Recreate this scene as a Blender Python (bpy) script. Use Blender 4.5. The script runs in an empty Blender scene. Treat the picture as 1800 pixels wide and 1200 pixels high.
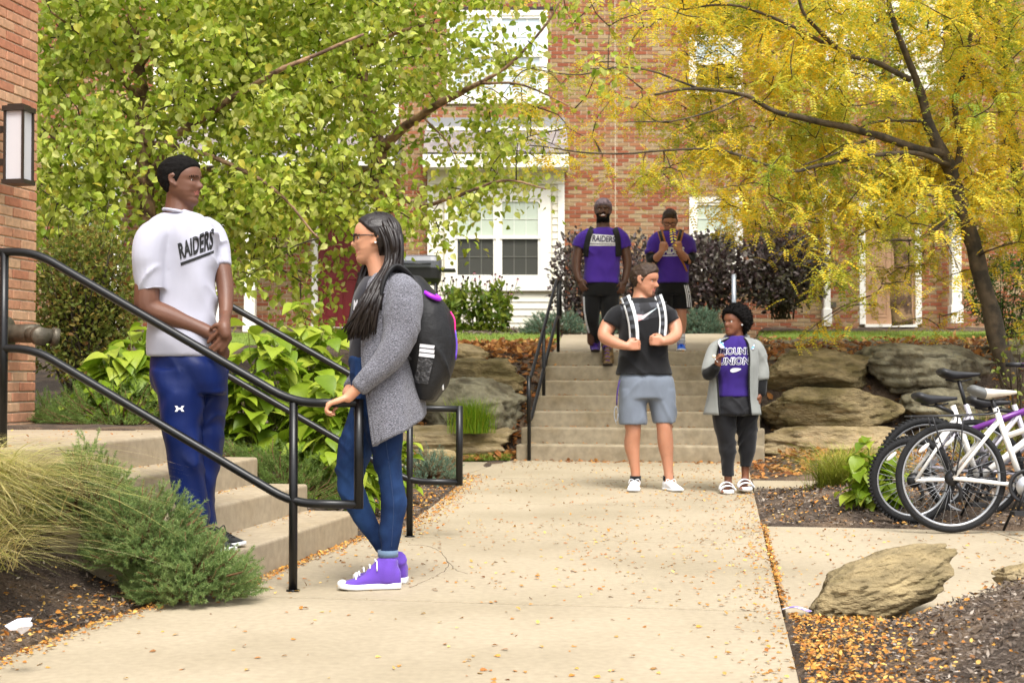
import bpy, bmesh, math, random
import numpy as np
from mathutils import Vector, Matrix
from mathutils.bvhtree import BVHTree
R_ = math.radians
rng = np.random.default_rng(7); random.seed(7)
scn = bpy.context.scene
COL = scn.collection

# ------------------------------------------------------------------ camera
FPX = 2500.0; CAMZ = 0.95; PITCH = math.atan(60/2500)
cam = bpy.data.cameras.new('camera'); cam.sensor_width = 36; cam.lens = 50; cam.clip_end = 600
cam.dof.use_dof = True; cam.dof.focus_distance = 7.2; cam.dof.aperture_fstop = 6.3
camo = bpy.data.objects.new('camera', cam); COL.objects.link(camo)
camo.location = (0, 0, CAMZ); camo.rotation_euler = (math.pi/2 + PITCH, 0, 0)
scn.camera = camo
# ------------------------------------------------------------------ world, sun, exposure
w = bpy.data.worlds.new('World'); scn.world = w; w.use_nodes = True
nt = w.node_tree; nt.nodes.clear()
SUN_EL, SUN_AZ = R_(60), R_(165)          # azimuth measured clockwise from +Y
sky = nt.nodes.new('ShaderNodeTexSky'); sky.sky_type = 'NISHITA'; sky.sun_disc = False
sky.sun_elevation = SUN_EL; sky.sun_rotation = SUN_AZ; sky.dust_density = 4.0; sky.ozone_density = 0.6
hs = nt.nodes.new('ShaderNodeHueSaturation'); hs.inputs['Saturation'].default_value = 0.25
bg = nt.nodes.new('ShaderNodeBackground'); bg.inputs['Strength'].default_value = 0.15
wo = nt.nodes.new('ShaderNodeOutputWorld')
nt.links.new(sky.outputs[0], hs.inputs['Color']); nt.links.new(hs.outputs[0], bg.inputs['Color'])
nt.links.new(bg.outputs[0], wo.inputs['Surface'])
sl = bpy.data.lights.new('sun', 'SUN'); sl.energy = 1.5; sl.angle = R_(20); sl.color = (1.0, 0.96, 0.9)
so = bpy.data.objects.new('sun', sl); COL.objects.link(so)
sd = Vector((math.sin(SUN_AZ)*math.cos(SUN_EL), math.cos(SUN_AZ)*math.cos(SUN_EL), math.sin(SUN_EL)))
so.rotation_euler = sd.to_track_quat('Z', 'Y').to_euler(); so.location = (0, 0, 30)
scn.view_settings.view_transform = 'Standard'; scn.view_settings.look = 'None'
scn.view_settings.gamma = 1.0; scn.view_settings.exposure = 1.15
scn.view_settings.use_curve_mapping = False

# ------------------------------------------------------------------ pixel helpers (1800x1200 photo pixels give directions)
def ray(px, py):
    dx = (px-900)/FPX; dz = -(py-600)/FPX
    c, s = math.cos(PITCH), math.sin(PITCH)
    return np.array([dx, c - s*dz, s + c*dz])
def P(px, py, Y):
    d = ray(px, py); t = Y/d[1]
    return np.array([d[0]*t, Y, CAMZ + d[2]*t])
def G(px, py, z=0.0):
    d = ray(px, py); t = (z-CAMZ)/d[2]
    return np.array([d[0]*t, d[1]*t, z])
def S(Y): return FPX/Y
def nrm(v):
    v = np.asarray(v, float); return v/(np.linalg.norm(v)+1e-12)
def nrm_rows(v): return v/(np.linalg.norm(v, axis=1)[:, None]+1e-9)
def rdir(n, up=0.0, r=rng):
    v = r.normal(size=(n, 3)); v /= np.linalg.norm(v, axis=1)[:, None]; v[:, 2] += up; return v/np.linalg.norm(v, axis=1)[:, None]
def sst(a, b, x):
    t = np.clip((np.asarray(x, float)-a)/(b-a), 0, 1); return t*t*(3-2*t)

# ------------------------------------------------------------------ numpy noise
def _h(ix, iy, iz, seed):
    h = (ix*73856093) ^ (iy*19349663) ^ (iz*83492791) ^ (seed*2654435)
    h = (h ^ (h >> 13))*1274126177; h = h ^ (h >> 16)
    return (h & 0xffff)/65535.0
def vnoise(p, seed=0):
    p = np.asarray(p, float); i = np.floor(p).astype(np.int64); f = p-i; f = f*f*(3-2*f)
    x, y, z = i[:, 0], i[:, 1], i[:, 2]; r = 0
    for dx in (0, 1):
        for dy in (0, 1):
            for dz in (0, 1):
                wgt = (f[:, 0] if dx else 1-f[:, 0])*(f[:, 1] if dy else 1-f[:, 1])*(f[:, 2] if dz else 1-f[:, 2])
                r = r + wgt*_h(x+dx, y+dy, z+dz, seed)
    return r*2-1
def fbm(p, sc=1.0, oc=3, seed=0, gain=0.5):
    p = np.asarray(p, float)*sc; a = 1.0; r = 0
    for k in range(oc):
        r = r + a*vnoise(p, seed+k*17); p = p*2.03; a *= gain
    return r

# ------------------------------------------------------------------ mesh + object helpers
def mkmesh(name, V, faces, mats=(), smooth=True, midx=None):
    me = bpy.data.meshes.new(name)
    V = np.asarray(V, np.float32)
    fl = [np.asarray(f, np.int32) for f in (faces if isinstance(faces, list) else [faces]) if len(f)]
    idx = np.concatenate([f.ravel() for f in fl]); tot = np.concatenate([np.full(len(f), f.shape[1], np.int32) for f in fl])
    me.vertices.add(len(V)); me.vertices.foreach_set('co', V.ravel())
    me.loops.add(len(idx)); me.loops.foreach_set('vertex_index', idx)
    me.polygons.add(len(tot)); st = np.concatenate([[0], np.cumsum(tot)[:-1]]).astype(np.int32)
    me.polygons.foreach_set('loop_start', st)
    me.polygons.foreach_set('use_smooth', np.full(len(tot), smooth, bool))
    for m in (mats if isinstance(mats, (list, tuple)) else [mats]): me.materials.append(m)
    if midx is not None: me.polygons.foreach_set('material_index', np.asarray(midx, np.int32))
    me.update(calc_edges=True); me.validate()
    return me
ORG = {}
def tag(o, label=None, cat=None, group=None, kind=None):
    if label: o['label'] = label
    if cat: o['category'] = cat
    if group: o['group'] = group
    if kind: o['kind'] = kind
    return o
def thing(name, label, cat, loc, group=None):
    o = bpy.data.objects.new(name, None); COL.objects.link(o); o.empty_display_size = 0.1
    o.location = [float(v) for v in loc]; ORG[o.name] = np.array(loc, float)
    return tag(o, label, cat, group)
def obj(name, V, faces, mats, parent=None, smooth=True, midx=None, loc=None, **kw):
    """mesh object from world-space vertices; parent keeps world placement"""
    V = np.asarray(V, float)
    if parent is not None: org = ORG[parent.name]
    else: org = np.array(loc, float) if loc is not None else np.zeros(3)
    me = mkmesh(name, V-org, faces, mats, smooth, midx)
    o = bpy.data.objects.new(name, me); COL.objects.link(o)
    if parent is not None: o.parent = parent
    else: o.location = [float(v) for v in org]
    ORG[o.name] = org
    return tag(o, **kw)
def bevel(o, wd=0.01, seg=2):
    m = o.modifiers.new('bevel', 'BEVEL'); m.width = wd; m.segments = seg; m.limit_method = 'ANGLE'; return o
class MB:
    """collects pieces into one mesh"""
    def __init__(s): s.V = []; s.F = {}; s.n = 0; s.MI = {}
    def add(s, V, F, mi=0):
        V = np.asarray(V, float)
        for f in (F if isinstance(F, list) else [F]):
            f = np.asarray(f, np.int64)
            if len(f) == 0: continue
            s.F.setdefault(f.shape[1], []).append(f+s.n); s.MI.setdefault(f.shape[1], []).append(np.full(len(f), mi))
        s.V.append(V); s.n += len(V); return s
    def arrays(s):
        ks = sorted(s.F)
        return np.concatenate(s.V), [np.concatenate(s.F[k]) for k in ks], np.concatenate([np.concatenate(s.MI[k]) for k in ks])
    def build(s, name, mats, parent=None, smooth=True, **kw):
        V, F, mi = s.arrays(); return obj(name, V, F, mats, parent, smooth, mi, **kw)
BOXF = np.array([[0,1,3,2],[4,6,7,5],[0,4,5,1],[2,3,7,6],[0,2,6,4],[1,5,7,3]])
def box(c, h, ax=None):
    """c centre, h half sizes, ax 3x3 rows = axes"""
    ax = np.eye(3) if ax is None else np.asarray(ax, float)
    s = np.array([[i, j, k] for i in (-1, 1) for j in (-1, 1) for k in (-1, 1)], float)*np.asarray(h, float)
    return s @ ax + np.asarray(c, float), BOXF
def box2(a, b):
    a = np.minimum(a, b).astype(float) if True else a; return box((np.asarray(a)+np.asarray(b))/2, np.abs(np.asarray(b)-np.asarray(a))/2)
def bx(x0, x1, y0, y1, z0, z1): return box(((x0+x1)/2, (y0+y1)/2, (z0+z1)/2), (abs(x1-x0)/2, abs(y1-y0)/2, abs(z1-z0)/2))
def catmull(pts, k=4):
    p = np.asarray(pts, float); n = len(p)
    if n < 3 or k <= 1: return p
    q = np.vstack([2*p[0]-p[1], p, 2*p[-1]-p[-2]]); out = []
    for i in range(n-1):
        a, b, c, d = q[i], q[i+1], q[i+2], q[i+3]
        for t in np.arange(k)/k:
            out.append(0.5*((2*b)+(c-a)*t+(2*a-5*b+4*c-d)*t*t+(3*b-a-3*c+d)*t**3))
    out.append(p[-1]); return np.array(out)
def frames(p):
    t = np.gradient(p, axis=0); t /= np.linalg.norm(t, axis=1)[:, None]+1e-12
    u = np.cross(t[0], [0, 0, 1.0]); u = u if np.linalg.norm(u) > 1e-3 else np.array([1.0, 0, 0]); u = nrm(u)
    U = []
    for k in range(len(p)):
        u = nrm(u - t[k]*np.dot(u, t[k])); U.append(u)
    U = np.array(U); return t, U, np.cross(t, U)
def ringgrid(rings, closed_caps=True):
    """rings: (m,n,3) -> verts, faces with fan caps"""
    m, n, _ = rings.shape; V = rings.reshape(-1, 3)
    i = np.arange(m-1)[:, None]; j = np.arange(n)[None, :]; jn = (j+1) % n
    Q = np.stack([i*n+j+0*jn, i*n+jn, (i+1)*n+jn, (i+1)*n+j+0*jn], -1).reshape(-1, 4)
    if not closed_caps: return V, [Q]
    V = np.vstack([V, rings[0].mean(0), rings[-1].mean(0)]); a, b = m*n, m*n+1
    jj = np.arange(n); T = np.vstack([np.stack([jj*0+a, (jj+1) % n, jj], 1), np.stack([jj*0+b, (m-1)*n+jj, (m-1)*n+(jj+1) % n], 1)])
    return V, [T, Q]
def tube(pts, rad, n=10, k=4, caps=True, rnd=False, flat=1.0):
    """tapered tube through points; rad scalar or per point; rnd = hemispherical ends"""
    pts = np.asarray(pts, float); rad = np.full(len(pts), rad, float) if np.isscalar(rad) else np.asarray(rad, float)
    if k > 1 and len(pts) > 2:
        q = catmull(np.hstack([pts, rad[:, None]]), k); p, r = q[:, :3], np.maximum(q[:, 3], 1e-4)
    else: p, r = pts, rad
    if rnd:
        d0 = nrm(p[0]-p[1]); d1 = nrm(p[-1]-p[-2]); a = np.array([0.99, 0.8, 0.45]); c = np.sqrt(1-a*a)
        if rnd == 2: p = np.vstack([p[0]+d0*r[0]*a[:, None], p]); r = np.concatenate([r[0]*c, r])
        else: p = np.vstack([p[0]+d0*r[0]*a[:, None], p, p[-1]+d1*r[-1]*a[::-1][:, None]]); r = np.concatenate([r[0]*c, r, r[-1]*c[::-1]])
    t, U, W = frames(p); th = np.linspace(0, 2*np.pi, n, endpoint=False)
    rg = p[:, None, :] + r[:, None, None]*(np.cos(th)[None, :, None]*U[:, None, :] + flat*np.sin(th)[None, :, None]*W[:, None, :])
    return ringgrid(rg[:, ::-1], caps)
def loft(rings, n=28, e=2.3, k=3):
    """rings: rows (x,y,z,rx,ry) horizontal superellipses"""
    q = catmull(np.asarray(rings, float), k); th = np.linspace(0, 2*np.pi, n, endpoint=False)
    c, s = np.cos(th), np.sin(th); c = np.sign(c)*np.abs(c)**(2/e); s = np.sign(s)*np.abs(s)**(2/e)
    rg = np.stack([q[:, 0:1]+q[:, 3:4]*c, q[:, 1:2]+q[:, 4:5]*s, np.repeat(q[:, 2:3], n, 1)], -1)
    if q[-1, 2] < q[0, 2]: rg = rg[:, ::-1]
    return ringgrid(rg)
def ico(sub=2):
    bm = bmesh.new(); bmesh.ops.create_icosphere(bm, subdivisions=sub, radius=1)
    bm.verts.ensure_lookup_table(); V = np.array([v.co[:] for v in bm.verts]); F = np.array([[v.index for v in f.verts] for f in bm.faces]); bm.free(); return V, F
ICO = {k: ico(k) for k in (1, 2, 3, 4, 5)}
def ell(c, h, ax=None, sub=3):
    V, F = ICO[sub]; V = V*np.asarray(h, float)
    if ax is not None: V = V @ np.asarray(ax, float)
    return V+np.asarray(c, float), [F]
def get_arrays(me):
    V = np.empty(len(me.vertices)*3, np.float32); me.vertices.foreach_get('co', V); V = V.reshape(-1, 3).astype(float)
    N = np.empty(len(me.vertices)*3, np.float32); me.vertices.foreach_get('normal', N); N = N.reshape(-1, 3).astype(float)
    L = np.empty(len(me.loops), np.int32); me.loops.foreach_get('vertex_index', L)
    st = np.empty(len(me.polygons), np.int32); me.polygons.foreach_get('loop_start', st)
    tot = np.diff(np.append(st, len(L))); F = []
    for k in np.unique(tot):
        s = st[tot == k]; F.append(L[s[:, None]+np.arange(k)[None, :]])
    return V, F, N
def remesh(mb, voxel=0.006, it=3, fac=0.5):
    V, F, mi = mb.arrays() if isinstance(mb, MB) else (mb[0], mb[1], None)
    me = mkmesh('tmp', V, F); o = bpy.data.objects.new('tmp', me); COL.objects.link(o)
    m = o.modifiers.new('r', 'REMESH'); m.mode = 'VOXEL'; m.voxel_size = voxel; m.use_smooth_shade = True
    if it: s = o.modifiers.new('s', 'SMOOTH'); s.iterations = it; s.factor = fac
    dg = bpy.context.evaluated_depsgraph_get(); ev = o.evaluated_get(dg); me2 = bpy.data.meshes.new_from_object(ev)
    out = get_arrays(me2); bpy.data.objects.remove(o); bpy.data.meshes.remove(me); bpy.data.meshes.remove(me2)
    return out

# ------------------------------------------------------------------ materials
def srgb(r, g, b):
    f = lambda c: (c/255/12.92 if c/255 <= 0.04045 else ((c/255+0.055)/1.055)**2.4)
    return (f(r), f(g), f(b))
MATS = {}
def mat(name, col, rough=0.7, var=0.12, vs=6.0, bump=0.0, bs=60.0, metal=0.0, spec=0.4, col2=None, c2s=2.0, c2c=(0.45, 0.6), trans=0.0, rand=None, randmode='island', sub=0.0, aniso=None, det=4.0, sheen=0.0, bdist=0.01, wr=0.0, wrs=5.0):
    """procedural principled material. rand: list of colours picked per mesh island / per object"""
    if name in MATS: return MATS[name]
    m = bpy.data.materials.new(name); m.use_nodes = True; N = m.node_tree.nodes; L = m.node_tree.links
    b = N['Principled BSDF']; b.inputs['Roughness'].default_value = rough; b.inputs['Metallic'].default_value = metal
    b.inputs['Specular IOR Level'].default_value = spec
    if sub: b.inputs['Subsurface Weight'].default_value = sub; b.inputs['Subsurface Scale'].default_value = 0.01; b.inputs['Subsurface Radius'].default_value = (1, .4, .25)
    if sheen: b.inputs['Sheen Weight'].default_value = sheen
    geo = N.new('ShaderNodeNewGeometry')
    vec = geo.outputs['Position']
    if aniso:
        mp = N.new('ShaderNodeMapping'); mp.inputs['Scale'].default_value = aniso; L.new(vec, mp.inputs['Vector']); vec = mp.outputs['Vector']
    if rand:
        cr = N.new('ShaderNodeValToRGB'); cr.color_ramp.interpolation = 'LINEAR'
        while len(cr.color_ramp.elements) < len(rand): cr.color_ramp.elements.new(0.5)
        for k, c in enumerate(rand):
            e = cr.color_ramp.elements[k]; e.position = k/(len(rand)-1); e.color = (*c, 1)
        if randmode == 'island': L.new(geo.outputs['Random Per Island'], cr.inputs[0])
        else:
            oi = N.new('ShaderNodeObjectInfo'); L.new(oi.outputs['Random'], cr.inputs[0])
        cur = cr.outputs[0]
    else:
        rgb = N.new('ShaderNodeRGB'); rgb.outputs[0].default_value = (*col, 1); cur = rgb.outputs[0]
    if col2 is not None:
        n2 = N.new('ShaderNodeTexNoise'); n2.inputs['Scale'].default_value = c2s; n2.inputs['Detail'].default_value = 5; L.new(vec, n2.inputs['Vector'])
        mr = N.new('ShaderNodeMapRange'); mr.inputs[1].default_value = c2c[0]; mr.inputs[2].default_value = c2c[1]; L.new(n2.outputs[0], mr.inputs[0])
        mx = N.new('ShaderNodeMix'); mx.data_type = 'RGBA'; L.new(mr.outputs[0], mx.inputs[0]); L.new(cur, mx.inputs[6]); mx.inputs[7].default_value = (*col2, 1); cur = mx.outputs[2]
    if var:
        n1 = N.new('ShaderNodeTexNoise'); n1.inputs['Scale'].default_value = vs; n1.inputs['Detail'].default_value = det; L.new(vec, n1.inputs['Vector'])
        mr = N.new('ShaderNodeMapRange'); mr.inputs[1].default_value = 0.25; mr.inputs[2].default_value = 0.75; mr.inputs[3].default_value = 1-var; mr.inputs[4].default_value = 1+var; L.new(n1.outputs[0], mr.inputs[0])
        mx = N.new('ShaderNodeMix'); mx.data_type = 'RGBA'; mx.blend_type = 'MULTIPLY'; mx.inputs[0].default_value = 1.0
        cc = N.new('ShaderNodeCombineColor'); [L.new(mr.outputs[0], cc.inputs[q]) for q in range(3)]
        L.new(cur, mx.inputs[6]); L.new(cc.outputs[0], mx.inputs[7]); cur = mx.outputs[2]
    L.new(cur, b.inputs['Base Color'])
    if bump:
        nb = N.new('ShaderNodeTexNoise'); nb.inputs['Scale'].default_value = bs; nb.inputs['Detail'].default_value = 5; L.new(vec, nb.inputs['Vector'])
        bp = N.new('ShaderNodeBump'); bp.inputs['Strength'].default_value = bump; bp.inputs['Distance'].default_value = bdist; L.new(nb.outputs[0], bp.inputs['Height'])
        if wr:
            nw = N.new('ShaderNodeTexNoise'); nw.noise_type = 'RIDGED_MULTIFRACTAL'; nw.inputs['Scale'].default_value = wrs; nw.inputs['Detail'].default_value = 1.5; nw.inputs['Distortion'].default_value = 0.8
            mpw = N.new('ShaderNodeMapping'); mpw.inputs['Rotation'].default_value = (0.3, 0.5, 0.2); mpw.inputs['Scale'].default_value = (1.6, 1.0, 0.7); L.new(geo.outputs['Position'], mpw.inputs['Vector']); L.new(mpw.outputs[0], nw.inputs['Vector'])
            bw_ = N.new('ShaderNodeBump'); bw_.inputs['Strength'].default_value = wr; bw_.inputs['Distance'].default_value = 0.03; L.new(nw.outputs[0], bw_.inputs['Height']); L.new(bw_.outputs[0], bp.inputs['Normal'])
        L.new(bp.outputs[0], b.inputs['Normal'])
    if trans:
        tr = N.new('ShaderNodeBsdfTranslucent'); L.new(cur, tr.inputs['Color']); ms = N.new('ShaderNodeMixShader'); ms.inputs[0].default_value = trans
        out = N['Material Output']; L.new(b.outputs[0], ms.inputs[1]); L.new(tr.outputs[0], ms.inputs[2]); L.new(ms.outputs[0], out.inputs['Surface'])
    MATS[name] = m; return m
# ================================================================== SETTING
TH = R_(10.3); pv = np.array([math.sin(TH), math.cos(TH), 0]); qv = np.array([-math.cos(TH), math.sin(TH), 0])
M_conc = mat('concrete', srgb(163, 150, 127), 0.85, 0.12, 30, 0.5, 150, col2=srgb(144, 132, 109), c2s=0.8, c2c=(0.42, 0.70), bdist=0.003, det=9.0)
M_step = mat('step_concrete', srgb(160, 146, 123), 0.85, 0.17, 22, 0.5, 190, det=8.0, col2=srgb(150, 134, 108), c2s=1.7, c2c=(0.45, 0.75), bdist=0.002)
M_stepfar = mat('weathered_step_concrete', srgb(146, 134, 112), 0.88, 0.22, 14, 0.5, 150, det=8.0, col2=srgb(126, 112, 88), c2s=2.6, c2c=(0.45, 0.7), bdist=0.003)
M_soil = mat('mulch_soil', srgb(74, 62, 52), 0.95, 0.35, 18, 1.0, 45, col2=srgb(104, 86, 68), c2s=3.0, bdist=0.03)
M_lawn = mat('lawn_ground', srgb(104, 122, 44), 0.95, 0.25, 6, 0.6, 80)
M_mort = mat('mortar', srgb(200, 186, 162), 0.9, 0.1, 20, 0.3, 120)
M_iron = mat('black_painted_steel', (0.004, 0.004, 0.0045), 0.36, 0.2, 25, 0.15, 60, spec=0.4, bdist=0.002)

A1 = np.array([-1.233, 6.56, 0.0])                         # foot of the near stairs, first riser
def nearst(u, v, z): return A1 + pv*u + qv*v + np.array([0, 0, z])
FS0 = np.array([0.09, 15.0, 0.0]); FW = 2.48               # far stairs
RS_, TR_ = 0.167, 0.30; ZB = 0.06
def farst(u, v, z): return FS0 + pv*u - qv*v + np.array([0, 0, z])
def zpath(y): return 0.06*sst(11.5, 15.0, y)
def xr(y): return 0.889 + (np.asarray(y)-4.4)*0.150
XLY = [2.0, 4.3, 4.75, 5.4, 5.87, 6.12, 6.3, 8.35, 8.5, 9.5, 12.0, 13.3, 15.2]
XLX = [-2.3, -1.80, -1.72, -1.63, -1.5, -1.32, -1.27, -0.905, -0.72, -0.64, -0.47, -0.42, 0.05]
def xl(y): return np.interp(y, XLY, XLX)
def upz(y): return 1.2 + 0.077*(np.clip(y, 0, 24.5)-16.8)
def terr(x, y):
    x = np.asarray(x, float); y = np.asarray(y, float)
    ml = 0.56*sst(0.02, 1.35, xl(y)-x)*(1-0.0*y)
    ml = np.where(y > 8.3, 0.62*sst(0.05, 1.7, xl(y)-x)*(1-sst(12.2, 13.2, y)*sst(-4.2, -2.6, x)), ml)
    mr = 0.27*sst(0.05, 0.95, x-xr(y))*sst(-0.02, 0.6, (5.62-0.182*(x-1.1))-y)
    mr2 = 0.10*sst(0.1, 0.8, x-xr(y))*sst(9.0, 9.6, y)*(1-sst(11.6, 12.0, y)) + 0.08*sst(12.9, 13.6, y)*sst(2.5, 3, x)
    low = zpath(y) + np.where(x < 0.3, ml, mr+mr2)
    s = np.where(x > 1.0, sst(15.1, 16.25, y), sst(15.25, 17.0, y))
    # beside the near left shrubs the hill rises gently further left
    s = np.where(x < -1.6, np.maximum(s, sst(9.2, 17.0, y)*sst(-1.6, -3.2, x)), s)
    z = low*(1-s) + upz(y)*s
    z = z + 0.018*fbm(np.stack([x, y, 0*x], -1).reshape(-1, 3), 2.2, 3, 5).reshape(x.shape)
    on = (x > xl(y)-0.02) & (x < xr(y)+0.02) & (y < 15.2)
    pad = (x > xr(y)-0.1) & (y > 5.72-0.182*(x-1.1)) & (y < 9.05-0.1*(x-1.9)) | ((x > xr(y)-0.1) & (x < 4.6) & (y > 11.95) & (y < 12.85)) | ((x < -0.3) & (x > -3.6) & (y > 13.4) & (y < 14.9))
    z = np.where(on | pad, np.minimum(z, zpath(y)-0.07), z)
    d = np.stack([x-A1[0], y-A1[1]], -1); u = d@pv[:2]; v = d@qv[:2]
    z = np.where((u > -0.5) & (u < 1.72) & (v > 0.03) & (v < 2.6), np.minimum(z, -0.05), z)
    d = np.stack([x-FS0[0], y-FS0[1]], -1); u = d@pv[:2]; v = -(d@qv[:2])
    z = np.where((v > 0.06) & (v < FW-0.06) & (u > -0.1), np.minimum(z, ZB + np.clip(u/TR_*RS_, 0, 7*RS_) - 0.25 + np.clip(u-1.8, 0, 6)*0.077), z)
    return z
def axis(a, b, st, far):
    return np.concatenate([-np.geomspace(far, -a+1, 8) if a < 0 else np.linspace(-far, a-1, 8), np.arange(a, b, st), np.geomspace(b+1, far, 8)])
gx = axis(-10, 10.5, 0.15, 160); gy = np.concatenate([np.linspace(-120, 0.5, 8), np.arange(1.0, 25.6, 0.14), np.geomspace(27, 260, 8)])
X, Y = np.meshgrid(gx, gy); Z = terr(X, Y); m, n = X.shape
i = np.arange(m-1)[:, None]; j = np.arange(n-1)[None, :]
GF = np.stack([i*n+j, i*n+j+1, (i+1)*n+j+1, (i+1)*n+j], -1).reshape(-1, 4)
obj('ground', np.stack([X, Y, Z], -1).reshape(-1, 3), GF, M_soil, kind='structure')

def slab(name, topfn, us, vs, thick=0.12, mats=M_conc, parent=None, rough=0.0015, **kw):
    """curved slab: topfn(u,v)->xyz on a grid, with skirts"""
    T = np.array([[topfn(a, b) for b in vs] for a in us], float); m, n, _ = T.shape
    T[..., 2] += rough*fbm(T.reshape(-1, 3), 3.0, 2, 3).reshape(m, n)
    i = np.arange(m-1)[:, None]; j = np.arange(n-1)[None, :]
    V = T.reshape(-1, 3); F = np.stack([i*n+j, i*n+j+1, (i+1)*n+j+1, (i+1)*n+j], -1).reshape(-1, 4)
    per = list(range(n)) + [k*n+n-1 for k in range(1, m)] + [(m-1)*n+k for k in range(n-2, -1, -1)] + [k*n for k in range(m-2, 0, -1)]
    per = np.array(per); ctr = V[per].mean(0); dirs = V[per]-ctr; dirs[:, 2] = 0; dirs /= np.linalg.norm(dirs, axis=1)[:, None]
    lip = V[per] + dirs*0.002 - [0, 0, 0.004]; bot = lip - [0, 0, thick]
    k = len(V); L = len(per); a = np.arange(L); b = (a+1) % L
    F2 = np.stack([per[b], per[a], k+a, k+b], 1); F3 = np.stack([k+b, k+a, k+L+a, k+L+b], 1)
    return obj(name, np.vstack([V, lip, bot]), [np.vstack([F, F2, F3])], mats, parent, smooth=False, **kw)
path = thing('concrete_path', None, None, (0, 8, 0)); path['kind'] = 'structure'
JU = [2.2, 3.55, 5.95, 8.3, 10.6, 12.9, 15.06]
def joint_pt(yu, f, side_off=0.0):
    y = yu
    for _ in range(12):
        a, b = xl(y), xr(y); x = a+(b-a)*f; y = yu - 0.182*x
    return x, y
for a, b in zip(JU[:-1], JU[1:]):
    g = 0.017
    def top(uu, vv, a=a, b=b):
        yu = a+g+(b-a-2*g)*uu; x, y = joint_pt(yu, vv); return (x, y, zpath(y))
    slab('path_slab', top, np.linspace(0, 1, 26), np.linspace(0.0, 0.998, 14), parent=path)
def quad(c00, c10, c01, c11): return lambda u, v: (np.array(c00)*(1-u)*(1-v)+np.array(c10)*u*(1-v)+np.array(c01)*(1-u)*v+np.array(c11)*u*v)
pad = thing('bicycle_pad', None, None, (3, 7.5, 0)); pad['kind'] = 'structure'
def padc(y0, y1, x0f, x1): # strips of the pad between two lines
    return quad((xr(y0)+0.012, y0, 0), (xr(y1)+0.012, y1, 0), (x1, y0-0.182*(x1-1.1)+0.02, 0), (x1, y1-0.16*(x1-1.5), 0))
slab('pad_slab', padc(5.76, 7.72, 0, 2.93), np.linspace(0, 1, 12), np.linspace(0, 1, 12), parent=pad)
slab('pad_slab', padc(7.735, 9.0, 0, 2.93), np.linspace(0, 1, 8), np.linspace(0, 1, 12), parent=pad)
slab('pad_slab', quad((2.942, 5.45, 0), (2.942, 8.765, 0), (5.4, 5.0, 0), (5.4, 8.37, 0)), np.linspace(0, 1, 10), np.linspace(0, 1, 8), parent=pad)
slab('side_path', quad((xr(12)+0.012, 12.0, 0.005), (xr(12.8)+0.012, 12.8, 0.01), (4.5, 11.75, 0.005), (4.5, 12.55, 0.01)), np.linspace(0, 1, 5), np.linspace(0, 1, 5), kind='structure')
slab('side_path', quad((-0.43, 13.45, 0.03), (-0.06, 14.9, 0.05), (-3.6, 13.6, 0.03), (-3.6, 14.9, 0.05)), np.linspace(0, 1, 5), np.linspace(0, 1, 5), kind='structure')
# upper landing walk behind the far stairs
bl = P(990, 588, 21.3); br = P(1278, 586, 21.3)
f0 = farst(6*TR_+0.33, 0.02, 7*RS_+ZB); f1 = farst(6*TR_+0.33, FW-0.02, 7*RS_+ZB)
slab('upper_walk', quad(f0, bl, f1, br), np.linspace(0, 1, 12), np.linspace(0, 1, 8), kind='structure')

# ---- near stairs
st = thing('concrete_stairs', 'four wide tan concrete steps in the left foreground below the brick corner', 'stairs', A1)
axn = np.stack([pv, qv, [0, 0, 1.0]])
for k in range(4):
    v0 = 0.31*k; v1 = v0+0.345 if k < 3 else 2.5
    c = nearst(0.66+0.0, (v0+v1)/2, (-0.15+0.155*(k+1))/2); h = (1.19 if k < 3 else 1.24, (v1-v0)/2, (0.155*(k+1)+0.15)/2)
    V, F = box(c, h, axn); bevel(obj('step', V, F, M_step, st, smooth=False), 0.016, 3)
# ---- far stairs
fs = thing('concrete_stairs', 'seven weathered concrete steps climbing between the boulder banks', 'stairs', FS0)
axf = np.stack([pv, -qv, [0, 0, 1.0]])
for k in range(7):
    u0 = TR_*k; u1 = u0+TR_+0.03 if k < 6 else u0+0.36
    z1 = ZB+RS_*(k+1); ex = 0.05 if k < 2 else 0.0
    c = farst((u0+u1)/2, FW/2, (z1-0.2)/2); h = ((u1-u0)/2, FW/2+ex, (z1+0.2)/2)
    V, F = box(c, h, axf)
    V = V + 0; bevel(obj('step', V, F, M_stepfar, fs, smooth=False), 0.02, 3)

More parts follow.
